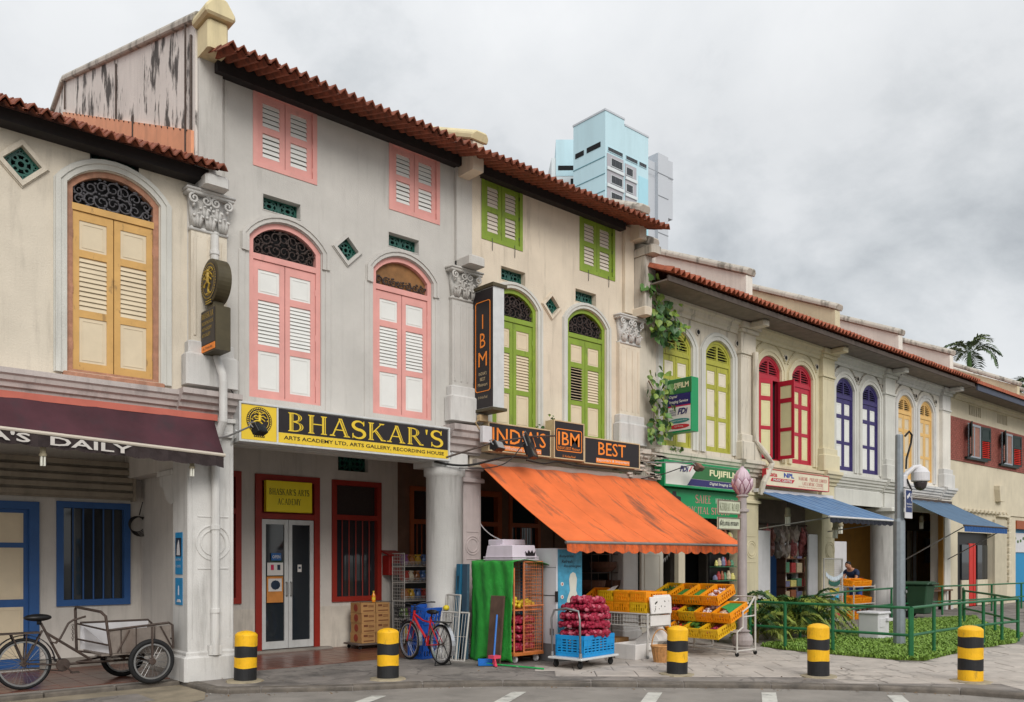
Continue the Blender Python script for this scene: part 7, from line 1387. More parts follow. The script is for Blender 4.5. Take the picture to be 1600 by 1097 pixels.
# upright cooler with a printed front
FW = M('fridge_white', s(204, 206, 210), .35, .05, 4, dirt=.12, dcol=(.35, .33, .32)); t = thing('drinks_cooler', 'white upright cooler with a blue printed front lettered Rehydrate Refresh', 'cooler', (10.44, -1.72, 0))
part('cabinet', MB().cbox(10.13, 10.75, -2.02, -1.38, .30, 1.93, .015), FW, t); part('plinth', MB().box(10.14, 10.74, -2.0, -1.4, 0, .299), M('fridge_grey', s(120, 118, 118), .5, .1, 5), t); part('seam', MB().box(10.126, 10.131, -2.0, -1.4, 1.60, 1.606).box(10.125, 10.135, -2.0, -1.4, 1.118, 1.13), BLACK, t); part('grille', MB().box(10.124, 10.131, -1.95, -1.85, .45, .56), M('fridge_grey', None), t); part('latch', MB().cbox(10.10, 10.14, -2.045, -2.0, 1.02, 1.2, .005), BLACK, t)
part('print_panel', MB().box(10.15, 10.73, -2.032, -2.021, .5, 1.91), M('print_aqua', s(72, 158, 192), .4, .3, 9), t)
pr = MB(); pr.prism([(10.30, .55), (10.68, .55), (10.66, .95), (10.60, 1.16), (10.58, 1.2), (10.60, 1.4), (10.56, 1.5), (10.50, 1.52), (10.44, 1.49), (10.41, 1.4), (10.43, 1.2), (10.36, 1.05)], -2.038, -2.033); part('pale_shape', pr, M('print_ice', s(208, 208, 196), .5, .06, 6), t)
for z in (1.32, 1.1): part('print_dot', MB().lathe([(.035, -2.040), (.035, -2.034)], 10.24, z, 14, ax='y'), PRW, t); part('print_mark', MB().blob((10.24, -2.042, z), (.014, .003, .018), 6, 4), CRIM, t)
for k, w_ in enumerate(('Rehydrate', 'Refresh', 'Re-energise')): text(t, w_, (10.18 + k * .05, -2.034, 1.76 - k * .085), (.34, .26, .42)[k], .06, SIGNBLACK, shear=.2)
t = thing('drinks_cooler', 'second plain white cooler behind the foam box', 'cooler', (10.35, -.8, 0)); part('cabinet', MB().cbox(10.12, 10.7, -1.1, -.5, .1, 1.9, .015), FW, t); part('blue_strip', MB().box(10.12, 10.2, -1.106, -1.101, .2, 1.88), TB_, t); part('kick', MB().box(10.13, 10.69, -1.09, -.51, 0, .1), BLACK, t)
# platform trolley with the blue crate
t = thing('platform_trolley', 'silver platform trolley carrying the bright blue crate', 'trolley', (9.64, -3.07, 0), R(8)); part('deck', MB().cbox(0, 1.06, 0, .68, .145, .18, .01), ALU, t, local=True, bevel=.004); part('handle', MB().tube([(.05, .06, .17), (.03, .06, .80), (.05, .10, .92), (.05, .34, .96), (.05, .58, .92), (.03, .62, .80), (.05, .62, .17)], .017, 10), STEEL, t, local=True, smooth=True)
part('handle_socket', MB().lathe([(.03, .17), (.024, .26)], .05, .06, 10).lathe([(.03, .17), (.024, .26)], .05, .62, 10), STEEL, t, local=True)
for x, y in ((.1, .1), (.95, .1), (.1, .58), (.95, .58)): mb = MB(); mb.lathe([(.052, y - .02), (.06, y), (.052, y + .02)], x, .062, 16, ax='y'); mb.box(x - .02, x + .02, y - .028, y + .028, .07, .145); part('castor', mb, RUBBER, t, local=True)
ca8, sa8 = math.cos(R(8)), math.sin(R(8)); cc = lambda u, v, z: (9.64 + u * ca8 - v * sa8, -3.07 + u * sa8 + v * ca8, z)
CR_B2 = crate_me('crate', .86, .56, .34, CRATE_B, 8, 5); crate(CR_B2, cc(.57, .34, .182), (0, 0, R(8)), 'bright blue crate full of onion sacks on the silver trolley')
lay = (('bottom', .50), ('second', .64), ('third', .77), ('fourth', .90), ('top', 1.02))
for i, (nm, z) in enumerate(lay):
    for j in range(2):
        if i == 4 and j == 1: continue
        sack(cc(.57 + rnd.uniform(-.03, .03), .2 + j * .28 + (.1 if i == 4 else 0), z - .03), R(8) + rnd.uniform(-.12, .12), f"red net onion sack, {nm} layer at the {('front', 'back')[j]} above the blue crate", 'onion sacks on the trolley', (rnd.uniform(-.05, .05), rnd.uniform(-.08, .08)), (1.06 - i * .04, .80, 1))
# ---------------------------------------------------------------- grocery stalls
ONION_S = [M('shallot_a', s(176, 60, 84), .45, .3, 20), M('shallot_b', s(134, 36, 62), .45, .3, 20)]; GARL = [M('garlic_a', s(224, 208, 206), .6, .15, 20), M('garlic_b', s(190, 160, 176), .6, .2, 20)]; VEG = [M('veg_green', s(74, 118, 44), .5, .3, 14), M('veg_dark', s(42, 82, 34), .5, .3, 14)]; ROOT = [M('root_tan', s(196, 158, 128), .7, .25, 14), M('root_pale', s(220, 196, 176), .7, .2, 14)]; CHIL = [M('chilli_red', s(190, 34, 26), .35, .2, 14), VEG[0]]; NETG = M('net_green', s(40, 140, 70), .6, .25, 20)
t = thing('wire_table', 'white wire stall table under stacked yellow crates', 'stall table', (11.93, -1.9, 0)); WT0, WT1, WY0, WY1 = 11.62, 12.24, -2.76, -.95
fr = MB()
for x in (WT0, WT1):
    for y in (WY0, WY1): part('leg', MB().tube([(x, y, .05), (x, y, .80)], .018, 8), WIRE, t); part('castor', MB().lathe([(.03, x - .012), (.036, x), (.03, x + .012)], y, .036, 12, ax='x'), STEEL, t)
part('basket_side', grid(MB(), (WT0, WY0, .56), (0, WY1 - WY0, 0), (0, 0, .22), 26, 3, .004, .013), WIRE, t); part('basket_side', grid(MB(), (WT0, WY0, .56), (WT1 - WT0, 0, 0), (0, 0, .22), 9, 3, .004, .013), WIRE, t)
part('basket_side', grid(MB(), (WT1, WY0, .56), (0, WY1 - WY0, 0), (0, 0, .22), 26, 3, .004, .013), WIRE, t); part('table_top', grid(MB(), (WT0, WY0, .78), (0, WY1 - WY0, 0), (WT1 - WT0, 0, 0), 22, 8, .005, .016), WIRE, t); part('low_rail', MB().rod((WT0, WY0, .16), (WT0, WY1, .16), .014, 6).rod((WT0, WY0, .16), (WT1, WY0, .16), .014, 6).tube([(WT0 + .02, WY0, .5), (WT0 + .06, WY0, .34), (WT0 + .2, WY0, .30), (WT1, WY0, .30)], .012, 6), WIRE, t)
for k in range(2):
    for j in range(3):
        crate(CR_O if (j + k) % 3 else CR_Y, (11.93 - .0, -2.52 + j * .385, .795 + k * .19), (0, 0, rnd.uniform(-.03, .03)), f"yellow crate, {('lower', 'upper')[k]} of the {('right hand', 'middle', 'left hand')[j]} pair on the white wire table", 'yellow crates on the wire table')
crate(CR_O, (11.93, -1.26, .90), (0, R(-28), .05), 'single yellow crate tipped up at the left end of the wire table', 'yellow crates on the wire table')
solo('paper_scrap', MB().add([(11.66, -1.95, 1.18), (11.72, -1.72, 1.17), (11.80, -1.80, 1.24), (11.74, -1.98, 1.27)], [(0, 1, 2, 3)]), PAPER, 'crumpled white paper lying on the upper yellow crates', 'paper')
t = thing('foam_sheet', 'speckled white foam lid propped on the front of the wire table', 'foam lid', (11.95, -2.82, .56)); mb = MB().cbox(11.64, 12.20, -2.84, -2.80, .79, 1.08, .01); mb.v = [(a + .10 * (c - .79) * (1 if a > 11.9 else 0), b + .12 * (c - .79), c) for a, b, c in mb.v]; part('sheet', mb, STY, t); mb = MB().cbox(11.78, 12.24, -2.78, -2.73, .80, 1.11, .012); part('sheet', mb, STY, t); part('sheet', MB().cbox(11.66, 12.2, -2.80, -2.775, .575, .755, .006), STY, t)
mb = MB()
for i in range(15): x, z = rnd.uniform(11.70, 12.14), rnd.uniform(.83, 1.03); mb.blob((x, -2.843 + .12 * (z - .79), z), (rnd.uniform(.006, .014), .004, rnd.uniform(.008, .02)), 5, 4)
part('speckle', mb, M('mould_dark', s(60, 60, 50), .8, .2, 9), t, kind='stuff')
tub('open white foam box on the ground under the wire table', (11.60, -2.50), .66, .50, .27, R(4)); tub('white foam box tipped on its side behind the open foam box', (12.28, -2.42), .62, .46, .28, R(20), .16, rot=(R(-38), 0)); 
for k, (x, y, a, lb) in enumerate(((11.9, -1.75, .1, 'brown carton on the ground left of the open foam box'), (12.0, -1.32, -.1, 'brown carton on the ground furthest back under the wire table'))): o = link('carton', MB().cbox(-.2, .2, -.18, .18, 0, .30, .004).mesh('carton', CB), None, (x, y, 0), (0, 0, a)); tag(o, lb, 'carton', 'cartons under the wire table')
WICK = M('wicker', s(186, 136, 84), .75, .3, 20, .2, 60)
t = thing('wicker_basket', 'wicker basket with a tall loop handle beside the third bollard', 'basket', (11.44, -3.20, 0)); mb = MB()
for k in range(13): z = .01 + k * .021; mb.torus((11.44, -3.20, z), .115 + .045 * (k / 12) ** 1.3, .0125, 26, 6, ax='z')
for k in range(18): a = 6.2832 * k / 18; mb.tube([(11.44 + .118 * math.cos(a), -3.2 + .118 * math.sin(a), 0), (11.44 + .166 * math.cos(a), -3.2 + .166 * math.sin(a), .27)], .009, 5)
part('body', mb, WICK, t, kind='stuff'); part('rim', MB().torus((11.44, -3.2, .275), .165, .016, 28, 7, ax='z'), WICK, t); part('handle', MB().tube([(11.44 + .16 * math.cos(R(q)) * -.77, -3.2 + .16 * math.cos(R(q)) * .64, .26 + .30 * math.sin(R(q))) for q in range(0, 181, 12)], .011, 7), WICK, t); part('bottom', MB().lathe([(.115, 0), (.115, .015)], 11.44, -3.2, 18), WICK, t)
# tiered produce rack
t = thing('produce_rack', 'white tubular rack holding three tilted tiers of yellow produce crates', 'produce rack', (13.2, -2.7, 0)); RX, Y0, Y1 = 13.08, -3.60, -1.75
for y in (Y0, (Y0 + Y1) / 2, Y1):
    part('side_frame', MB().tube([(RX, y, .06), (RX, y, .44), (RX + .18, y, .52), (RX + .18, y, .80), (RX + .38, y, .88), (RX + .56, y, 1.06), (RX + .58, y, 1.06), (RX + .58, y, .06)], .018, 8).rod((RX, y, .10), (RX + .58, y, .10), .016, 8).rod((RX + .18, y, .70), (RX + .58, y, .72), .014, 8), WIRE, t)
for x, z in ((RX, .10), (RX + .58, .10), (RX, .44), (RX + .18, .8), (RX + .58, 1.06), (RX + .36, .87), (RX + .10, .46)): part('long_rail', MB().rod((x, Y0, z), (x, Y1, z), .014, 8), WIRE, t)
part('shelf_rods', MB().rod((RX + .4, Y0 + .02, .95), (RX + .02, Y0 + .15, .80), .012, 6).rod((RX + .5, -3.3, 1.02), (RX + .2, -3.2, .86), .012, 6).tube([(RX - .03, -3.2, .42), (RX - .03, -3.1, .30), (RX - .03, -3.0, .42)], .008, 5), WIRE, t)
for x in (RX, RX + .58):
    for y in (Y0, Y1): part('castor', MB().lathe([(.036, x - .014), (.042, x), (.036, x + .014)], y, .042, 12, ax='x'), RUBBER, t)
TI = (('top', 13.36, 1.0, -21, -3.02), ('middle', 13.20, .70, -20, -3.40), ('bottom', 12.98, .40, -17, -3.28)); FILL = {('top', 0): GARL, ('top', 1): None, ('top', 2): None, ('top', 3): VEG, ('middle', 0): ROOT, ('middle', 1): GARL, ('middle', 2): VEG, ('middle', 3): ONION_S, ('bottom', 0): ONION_S, ('bottom', 1): VEG, ('bottom', 2): CHIL}
ORD = ('first from the right', 'second from the right', 'third from the right', 'fourth from the right')
for nm, x, z, tl, ys in TI:
    for j in range(4 if nm != 'bottom' else 3):
        y = ys + j * .385; rot = (0, R(tl), rnd.uniform(-.03, .03)); loc = (x, y, z); m = CR_Y if (nm == 'bottom' and j < 2) or (nm == 'middle' and j == 2) or (nm == 'top' and j == 3) else CR_O
        crate(m, loc, rot, f"{'yellow' if m is CR_Y else 'orange yellow'} produce crate on the {nm} tier of the white rack, {ORD[j]}", 'produce crates on the tiered rack')
        f = FILL.get((nm, j))
        pn = {id(GARL): ('garlic', 'pale pink garlic'), id(VEG): ('green_vegetables', 'dark green vegetables'), id(ROOT): ('ginger_roots', 'pale ginger roots'), id(ONION_S): ('shallots', 'purple shallots'), id(CHIL): ('chillies', 'red and green chillies')}.get(id(f))
        if f: heap(pn[0], f'{pn[1]} heaped in the crate {ORD[j]} on the {nm} tier', 'vegetables', None, 60 if f is not VEG else 26, .24, .145, .14 if nm != 'bottom' else .10, .026 if f in (GARL, ONION_S) else .022, f, loc=loc, rot=rot, elong=1 if f in (GARL, ONION_S) else (2.4 if f is ROOT else 3.4))
        else:
            o = link('green_net', MB().box(-.26, .26, -.155, .155, .03, .075).mesh('green_net', [NETG]), None, loc, rot); tag(o, f'green net over the produce in the top tier crate, {ORD[j]}', 'net')
o = link('green_net', MB().add([(-.2, -.13, .165), (.24, -.14, .165), (.24, .14, .17), (-.05, .14, .20), (-.1, 0, .19)], [(0, 1, 2, 3, 4)]).mesh('green_net', [NETG]), None, (TI[1][1], TI[1][4], TI[1][2]), (0, R(-20), 0)); tag(o, 'bright green net on the rightmost crate of the middle tier', 'net')
mb = MB()
for i in range(3): mb.tube([(12.86, -2.86 + i * .09, .53 + i * .01), (13.10, -2.84 + i * .08, .60)], [.03, .028], 8)
solo('courgettes', mb, VEG[0], 'pale green courgettes in the second bottom tier crate', 'vegetables', kind='stuff')
# dark wire shelving with baskets, and goods of the photo shop
t = thing('wire_shelving', 'dark wire shelving with brown baskets behind the yellow crates', 'shelving', (14.2, .35, 0))
for z in (.55, 1.05, 1.45, 1.85): part('shelf', grid(MB(), (13.3, .15, z), (1.3, 0, 0), (0, .4, 0), 14, 4, .004, .01), RUST, t)
for x in (13.3, 13.95, 14.6): part('upright', MB().rod((x, .15, 0), (x, .15, 1.9), .012, 6).rod((x, .55, 0), (x, .55, 1.9), .012, 6), RUST, t)
BKT = M('basket_brown', s(92, 60, 44), .75, .3, 12)
for i, (x, z) in enumerate(((13.55, 1.07), (14.2, 1.07), (13.6, .57), (14.25, .57), (13.9, 1.47))):
    mb = MB(); mb.lathe([(.20, 0), (.28, .10), (.30, .22), (.27, .22), (.24, .12), (.05, .06)], 0, 0, 20); o = link('basket', mb.mesh('basket', BKT), None, (x, .36, z)); tag(o, f"brown basket on the dark wire shelving, {('left on the middle shelf', 'right on the middle shelf', 'left on the low shelf', 'right on the low shelf', 'alone on the upper shelf')[i]}", 'basket', 'baskets on the dark shelving')
t = thing('display_case', 'tall case of small colourful goods beside the film shop entrance', 'display case', (18.3, .1, 0)); part('case_back', MB().box(17.75, 18.6, .30, .34, .5, 2.75), BLACK, t)
for z in (.5, .85, 1.2, 1.55, 1.9, 2.25, 2.6): part('shelf', MB().box(17.75, 18.6, .08, .3, z, z + .02), M('shelf_green', s(60, 110, 80), .6, .2, 6), t)
GD = [M('goods_%d' % i, c, .5, .3, 20) for i, c in enumerate((s(196, 180, 150), s(170, 60, 60), s(90, 140, 110), s(210, 200, 120), s(120, 120, 150), s(150, 90, 60)))]; gm = []
for m in GD: b_ = MB(); b_.lathe([(.04, 0), (.065, .03), (.06, .13), (.035, .18), (.03, .22)], 0, 0, 9); gm.append(b_.mesh('ornament', m))
GN = ('cream', 'red', 'green', 'yellow', 'grey blue', 'brown')
for r_ in range(6):
    for i in range(6):
        k = (r_ * 5 + i * 3 + (i // 2)) % 6; tag(link('ornament', gm[k], None, (17.82 + i * .14, .17 + rnd.uniform(-.04, .05), .522 + r_ * .35), (0, 0, rnd.uniform(0, 3)), ), f"{GN[k]} ornament on shelf {('one, the lowest', 'two', 'three', 'four', 'five', 'six, the topmost')[r_]} of the display case", 'ornament', 'ornaments in the display case').scale = [rnd.uniform(.7, 1.15)] * 2 + [rnd.uniform(.55, 1.1)]
mb = MB(); o_ = (15.3, .1, 2.5)
t = thing('bunting', 'small pale bunting hanging in the film shop doorway', 'bunting', (16.6, .9, 1.9)); part('string', MB().tube([(16.25 + .8 * q / 10, .9, 2.1 - .35 * math.sin(math.pi * q / 10)) for q in range(11)], .006, 5), PAPER, t)
for q in range(10): x = 16.3 + .075 * q; z = 2.1 - .35 * math.sin(math.pi * (x - 16.25) / .8); part('pennant', MB().prism([(x - .03, z), (x + .03, z), (x, z - .1)], .895, .903), PAPER, t)
# bags hanging in the music shop, rack with bunting, tables
BAGM = [M('bag_%d' % i, c, .35, .3, 16, spec=.6) for i, c in enumerate((s(190, 110, 112), s(160, 140, 132), s(130, 84, 76), s(176, 160, 150), s(120, 110, 104)))]; bgm = []
for m in BAGM: b_ = MB(); b_.blob((0, 0, -.24), (.13, .09, .20), 9, 7, jit=.28); b_.tube([(0, 0, -.06), (0, 0, .06)], [.035, .015], 6); bgm.append(b_.mesh('hanging_bag', m))
BN = ('pink', 'beige', 'brown', 'pale', 'grey')
for i in range(18): k = (i * 2 + i // 5) % 5; tag(link('hanging_bag', bgm[k], None, (20.2 + (i % 9) * .26, .26 + rnd.uniform(-.07, .07), 2.64 - .05 * (i % 2) - .36 * (i // 9)), (rnd.uniform(-.15, .15), rnd.uniform(-.2, .2), i)), f"{BN[k]} plastic bag of goods under the striped awning, {('upper', 'lower')[i // 9]} row, {('first', 'second', 'third', 'fourth', 'fifth', 'sixth', 'seventh', 'eighth', 'ninth')[i % 9]} from the left", 'hanging bag', 'bags hung at the music shop')
solo('hanging_rail', MB().rod((19.3, .3, 2.70), (22.4, .3, 2.70), .03, 8), RUST, 'dark rail carrying the hanging plastic bags', 'rail')
t = thing('wire_stand', 'upright white wire stand hung with beaded door trims', 'wire stand', (21.7, -.85, 0)); part('mesh_panel', grid(MB(), (21.25, -.85, .08), (1.0, 0, 0), (0, 0, 1.68), 16, 30, .005, .022), WIRE, t); part('foot', MB().rod((21.25, -1.15, .03), (21.25, -.5, .03), .02, 6).rod((22.25, -1.15, .03), (22.25, -.5, .03), .02, 6), WIRE, t)
for i, (z, c, w, dp) in enumerate(((1.42, s(196, 206, 216), .92, .26), (1.20, s(40, 90, 78), .62, .12), (.99, s(190, 170, 70), .50, .06), (.80, s(70, 170, 210), .44, .10), (.55, s(90, 110, 130), .6, .05), (.32, s(170, 50, 60), .6, .05))):
    mb = MB(); n = 16; xs = [21.76 - w / 2 + w * q / n for q in range(n + 1)]; zs2 = [z - dp * (1 - ((q / n - .5) * 2) ** 2) * .55 for q in range(n + 1)]
    for q in range(n): mb.add([(xs[q], -.875, zs2[q]), (xs[q + 1], -.875, zs2[q + 1]), (xs[q + 1], -.88, zs2[q + 1] - .10 - .03 * (q % 2)), (xs[q], -.88, zs2[q] - .10 - .03 * ((q + 1) % 2))], [(0, 1, 2, 3)])
    cn = ('white and blue swag', 'bottle green trim', 'olive gold trim', 'sky blue trim', 'grey blue trim', 'red trim')[i]; o = solo('door_trim', mb, M('trim_%d' % i, c, .7, .3, 20), f'{cn} hung on the white wire stand', 'door trim', 'door trims on the wire stand'); o.modifiers.new('thick', 'SOLIDIFY').thickness = .008
FT = M('table_dark', s(96, 66, 48), .6, .2, 5)
t = thing('crate_stand', 'white frame stand holding orange crates in front of the person', 'stand', (24.3, -.2, 0))
for x in (23.6, 24.9):
    for y in (-.5, .1): part('leg', MB().rod((x, y, 0), (x, y, 1.0), .02, 6), WIRE, t)
part('shelf', grid(MB(), (23.6, -.5, .95), (1.3, 0, 0), (0, .6, 0), 8, 5, .006, .014), WIRE, t); part('shelf', grid(MB(), (23.6, -.5, .45), (1.3, 0, 0), (0, .6, 0), 8, 5, .006, .014), WIRE, t)
for i, (x, z) in enumerate(((24.0, .97), (24.62, .97), (24.0, .47), (24.62, .47), (24.2, .0))): crate(CR_O, (x, -.2, z), (R(10), 0, 0), f"orange crate by the person, {('left on the top shelf', 'right on the top shelf', 'left on the low shelf', 'right on the low shelf', 'alone on the ground')[i]}", 'orange crates on the far stand')
WOODC = M('chair_wood', s(120, 62, 40), .5, .2, 6)
def chair(x, y, rz, lb):
    t = thing('chair', lb, 'chair', (x, y, 0), rz, 'brown panel backed chairs'); part('seat', MB().cbox(-.24, .24, -.24, .24, .42, .47, .01), WOODC, t, local=True); part('backrest', MB().cbox(-.24, .24, .21, .25, .50, 1.15, .01), WOODC, t, local=True)
    for a in (-.21, .21):
        for b in (-.21, .21): part('leg', MB().box(a - .02, a + .02, b - .02, b + .02, 0, .42), WOODC, t, local=True)
chair(30.4, 1.2, .1, 'brown panel backed chair standing right of the green bin'); chair(28.2, 1.4, -.1, 'brown panel backed chair standing behind the green bin')
t = thing('stall_table', 'low dark table beyond the green bin', 'table', (29.6, .2, 0)); part('top', MB().cbox(28.6, 31.2, -.3, .5, .66, .71, .01), FT, t)
for x in (28.7, 31.1):
    for y in (-.22, .42): part('leg', MB().box(x - .03, x + .03, y - .03, y + .03, 0, .66), FT, t)
t = thing('picture', 'dark framed picture of a pale oval on the mustard wall', 'picture', (36.7, 2.6, 1.6)); part('canvas', MB().box(35.9, 37.7, 2.58, 2.64, 1.62, 2.62), M('picture_dark', s(62, 54, 50), .6, .3, 6), t); part('oval', MB().prism([(36.8 + .48 * math.sin(.3 * i) * (1 if i < 99 else 1), 2.08 + .40 * math.cos(.3 * i)) for i in range(21)], 2.565, 2.579), M('picture_pale', s(168, 160, 150), .6, .25, 8), t)
# ---------------------------------------------------------------- the person by the far crates
SKIN = M('skin', s(178, 128, 100), .55, .08, 10); SHIRT = M('shirt_navy', s(36, 48, 78), .8, .15, 9); SHORT = M('shorts_blue', s(50, 78, 142), .8, .12, 9); HAIR = M('hair_black', s(22, 19, 18), .6, .2, 20)
pr_ = thing('person', 'person in a navy T-shirt and blue shorts bending over the orange crates', 'person', (25.25, .25, 0), R(172))
def skin_mesh(name, verts, edges, rad, mat, par, root=0, sub=2):
    me = bpy.data.meshes.new(name); me.from_pydata(verts, edges, []); me.materials.append(mat); o = link(name, me, par); k = o.modifiers.new('skin', 'SKIN')
    for i, r in enumerate(rad): me.skin_vertices[0].data[i].radius = r if isinstance(r, tuple) else (r, r)
    me.skin_vertices[0].data[root].use_root = True; k.use_smooth_shade = True; o.modifiers.new('sub', 'SUBSURF').levels = sub; o.modifiers['sub'].render_levels = sub; return o
# local frame: faces +x; pelvis, spine leaning forward, head looking down, arms reaching to the crates
V = [(0, 0, .92), (.06, 0, 1.10), (.17, 0, 1.28), (.24, 0, 1.40), (.30, 0, 1.47), (.37, 0, 1.52), (.42, 0, 1.58),
     (0, .10, .86), (.03, .11, .48), (-.02, .11, .08), (.06, .12, .035), (.18, .13, .03), (0, -.10, .86), (.08, -.11, .48), (.02, -.11, .08), (.10, -.12, .035), (.22, -.13, .03),
     (.22, .19, 1.38), (.34, .22, 1.14), (.54, .16, 1.16), (.60, .15, 1.17), (.22, -.19, 1.38), (.36, -.22, 1.16), (.54, -.12, 1.22), (.60, -.11, 1.23)]
Ed = [(0, 1), (1, 2), (2, 3), (3, 4), (4, 5), (5, 6), (0, 7), (7, 8), (8, 9), (9, 10), (10, 11), (0, 12), (12, 13), (13, 14), (14, 15), (15, 16), (3, 17), (17, 18), (18, 19), (19, 20), (3, 21), (21, 22), (22, 23), (23, 24)]
Ra = [(.15, .12), (.14, .115), (.15, .12), (.13, .10), .055, .085, .095, .085, .058, .038, .042, .035, .085, .058, .038, .042, .035, .06, .042, .03, .032, .06, .042, .03, .032]
skin_mesh('body', V, Ed, Ra, SKIN, pr_)
hd = MB(); hd.blob((.42, 0, 1.575), (.085, .075, .10), 14, 10); hd.blob((.50, 0, 1.555), (.02, .014, .02), 6, 5); hd.blob((.42, .075, 1.57), (.02, .01, .03), 6, 5); hd.blob((.42, -.075, 1.57), (.02, .01, .03), 6, 5); part('head', hd, SKIN, pr_, local=True, smooth=True)
ey = MB(); ey.blob((.493, .03, 1.585), (.008, .012, .007), 6, 4); ey.blob((.493, -.03, 1.585), (.008, .012, .007), 6, 4); ey.blob((.49, 0, 1.52), (.01, .025, .006), 6, 4); part('face', ey, HAIR, pr_, local=True)
hr = MB(); hr.blob((.40, 0, 1.61), (.095, .085, .085), 14, 8); hr.v = [(a, b, max(c, 1.57 + (a - .40) * .5)) for a, b, c in hr.v]; part('hair', hr, HAIR, pr_, local=True, smooth=True)
skin_mesh('shirt', [(.0, 0, .90), (.06, 0, 1.10), (.17, 0, 1.28), (.24, 0, 1.40), (.22, .20, 1.38), (.29, .23, 1.24), (.22, -.20, 1.38), (.30, -.23, 1.25)], [(0, 1), (1, 2), (2, 3), (3, 4), (4, 5), (3, 6), (6, 7)], [(.165, .135), (.155, .13), (.165, .135), (.135, .10), .075, .065, .075, .065], SHIRT, pr_)
skin_mesh('shorts', [(0, 0, .92), (0, .10, .84), (.02, .11, .52), (0, -.10, .84), (.06, -.11, .52)], [(0, 1), (1, 2), (0, 3), (3, 4)], [(.155, .125), .105, .095, .105, .095], SHORT, pr_)
for sgn, base in ((1, (.60, .15, 1.165)), (-1, (.60, -.11, 1.225))):
    for k in range(4): y = base[1] + (k - 1.5) * .019; l_ = (.07, .08, .075, .06)[k]; skin_mesh('finger', [(base[0] + .0, y, base[2]), (base[0] + .045, y * 1.0, base[2] - .005), (base[0] + .045 + l_ * .5, y, base[2] - .02), (base[0] + .04 + l_ * .8, y, base[2] - .05)], [(0, 1), (1, 2), (2, 3)], [.012, .0095, .0085, .007], SKIN, pr_, sub=1)
    skin_mesh('thumb', [(base[0], base[1] - sgn * .02, base[2]), (base[0] + .03, base[1] - sgn * .05, base[2] - .015), (base[0] + .06, base[1] - sgn * .055, base[2] - .035)], [(0, 1), (1, 2)], [.014, .011, .009], SKIN, pr_, sub=1)
# ---------------------------------------------------------------- plants
def frond_me(name, mat, n=26, ln=1.2, lf=.34, droop=.5, lift=1.0, w=.022, seed=1):
    r_ = random.Random(seed); mb = MB(); spine = []
    for i in range(n + 1): t_ = i / n; spine.append(Vector((ln * t_ * (1 - .12 * t_), 0, ln * (lift * t_ - (lift * .5 + droop) * t_ * t_))))
    mb.tube(spine[::3], [.012 - .009 * k / max(1, len(spine[::3]) - 1) for k in range(len(spine[::3]))], 5)
    for i in range(4, n):
        t_ = i / n; p = spine[i]; d = (spine[i + 1] - spine[i - 1]).normalized(); L_ = lf * math.sin(math.pi * min(1, .16 + t_ * .82)) * r_.uniform(.85, 1.1)
        for sg in (-1, 1):
            o = (Vector((0, sg, 0)) * .8 + d * .55 + Vector((0, 0, r_.uniform(.05, .35)))).normalized(); q1 = p + o * L_ * .5; q2 = p + o * L_ + Vector((0, 0, -L_ * r_.uniform(.2, .5))); sd_ = o.cross(Vector((0, 0, 1))).normalized() * w
            mb.add([p - sd_ * .4, p + sd_ * .4, q1 + sd_, q1 - sd_, q2], [(0, 1, 2, 3), (3, 2, 4)])
    return mb.mesh(name, mat)
FRD = [frond_me('frond', LEAF_Y, seed=1), frond_me('frond', LEAF, ln=1.0, droop=.65, lift=1.2, seed=2), frond_me('frond', LEAF_Y, ln=1.35, droop=.75, lift=1.05, lf=.38, seed=3), frond_me('frond', LEAF_D, ln=.9, droop=.4, lift=1.5, seed=4)]
def areca(x, y, n, sc, lb):
    t = thing('areca_palm', lb, 'palm', (x, y, 0), 0, 'areca palms by the green railing'); mb = MB()
    for i in range(7): a = 6.28 * i / 7; mb.tube([(x + .12 * math.cos(a), y + .12 * math.sin(a), 0), (x + .16 * math.cos(a), y + .16 * math.sin(a), .5 * sc)], [.03, .018], 6)
    part('stem', mb, M('palm_stem', s(120, 110, 60), .7, .2, 8), t)
    for i in range(n):
        a = i * 2.39996 + rnd.uniform(-.2, .2); k = rnd.uniform(.75, 1.1) * sc; inst('frond', FRD[i % 4], t, (x + .1 * math.cos(a), y + .1 * math.sin(a), (.12 + .38 * (i / n)) * sc), (rnd.uniform(-.2, .2), -.55 * (i / n) + .25, a), (k, k, k))
areca(15.55, -2.3, 26, .85, 'areca palm clump nearest the lotus lamp post'); areca(16.8, -2.35, 34, 1.0, 'fullest areca palm clump in the middle behind the railing'); areca(18.2, -2.0, 32, .98, 'areca palm clump beside the white wire stand'); areca(19.4, -1.5, 22, .8, 'smallest areca palm clump before the music shop')
def heart_me(mat, w=.075):
    pts = [(0, 0), (.55, .15), (.95, .55), (.9, 1.0), (.5, 1.35), (.18, 1.75), (0, 2.15)]; mb = MB(); vs = [(0, 0, 0), (0, 1.1 * w, .02), (0, 2.15 * w, -.02)]
    rt = [(a * w, b * w, -.25 * a * a * w) for a, b in pts[1:-1]]; lt = [(-a, b, c) for a, b, c in rt]
    V_ = [(0, 0, 0)] + rt + [(0, 2.15 * w, -.3 * w)] + lt[::-1]; mid = len(V_); V_.append((0, 1.0 * w, .12 * w)); n = mid
    return mb.add(V_, [(i, (i + 1) % n, mid) for i in range(n)]).mesh('leaf', mat)
HL = [heart_me(M('fig_leaf', s(86, 124, 62), .45, .3, 10, obj=False)), heart_me(M('fig_leaf_dark', s(58, 92, 50), .45, .3, 10)), heart_me(M('fig_leaf_light', s(122, 146, 62), .5, .3, 10), .065)]
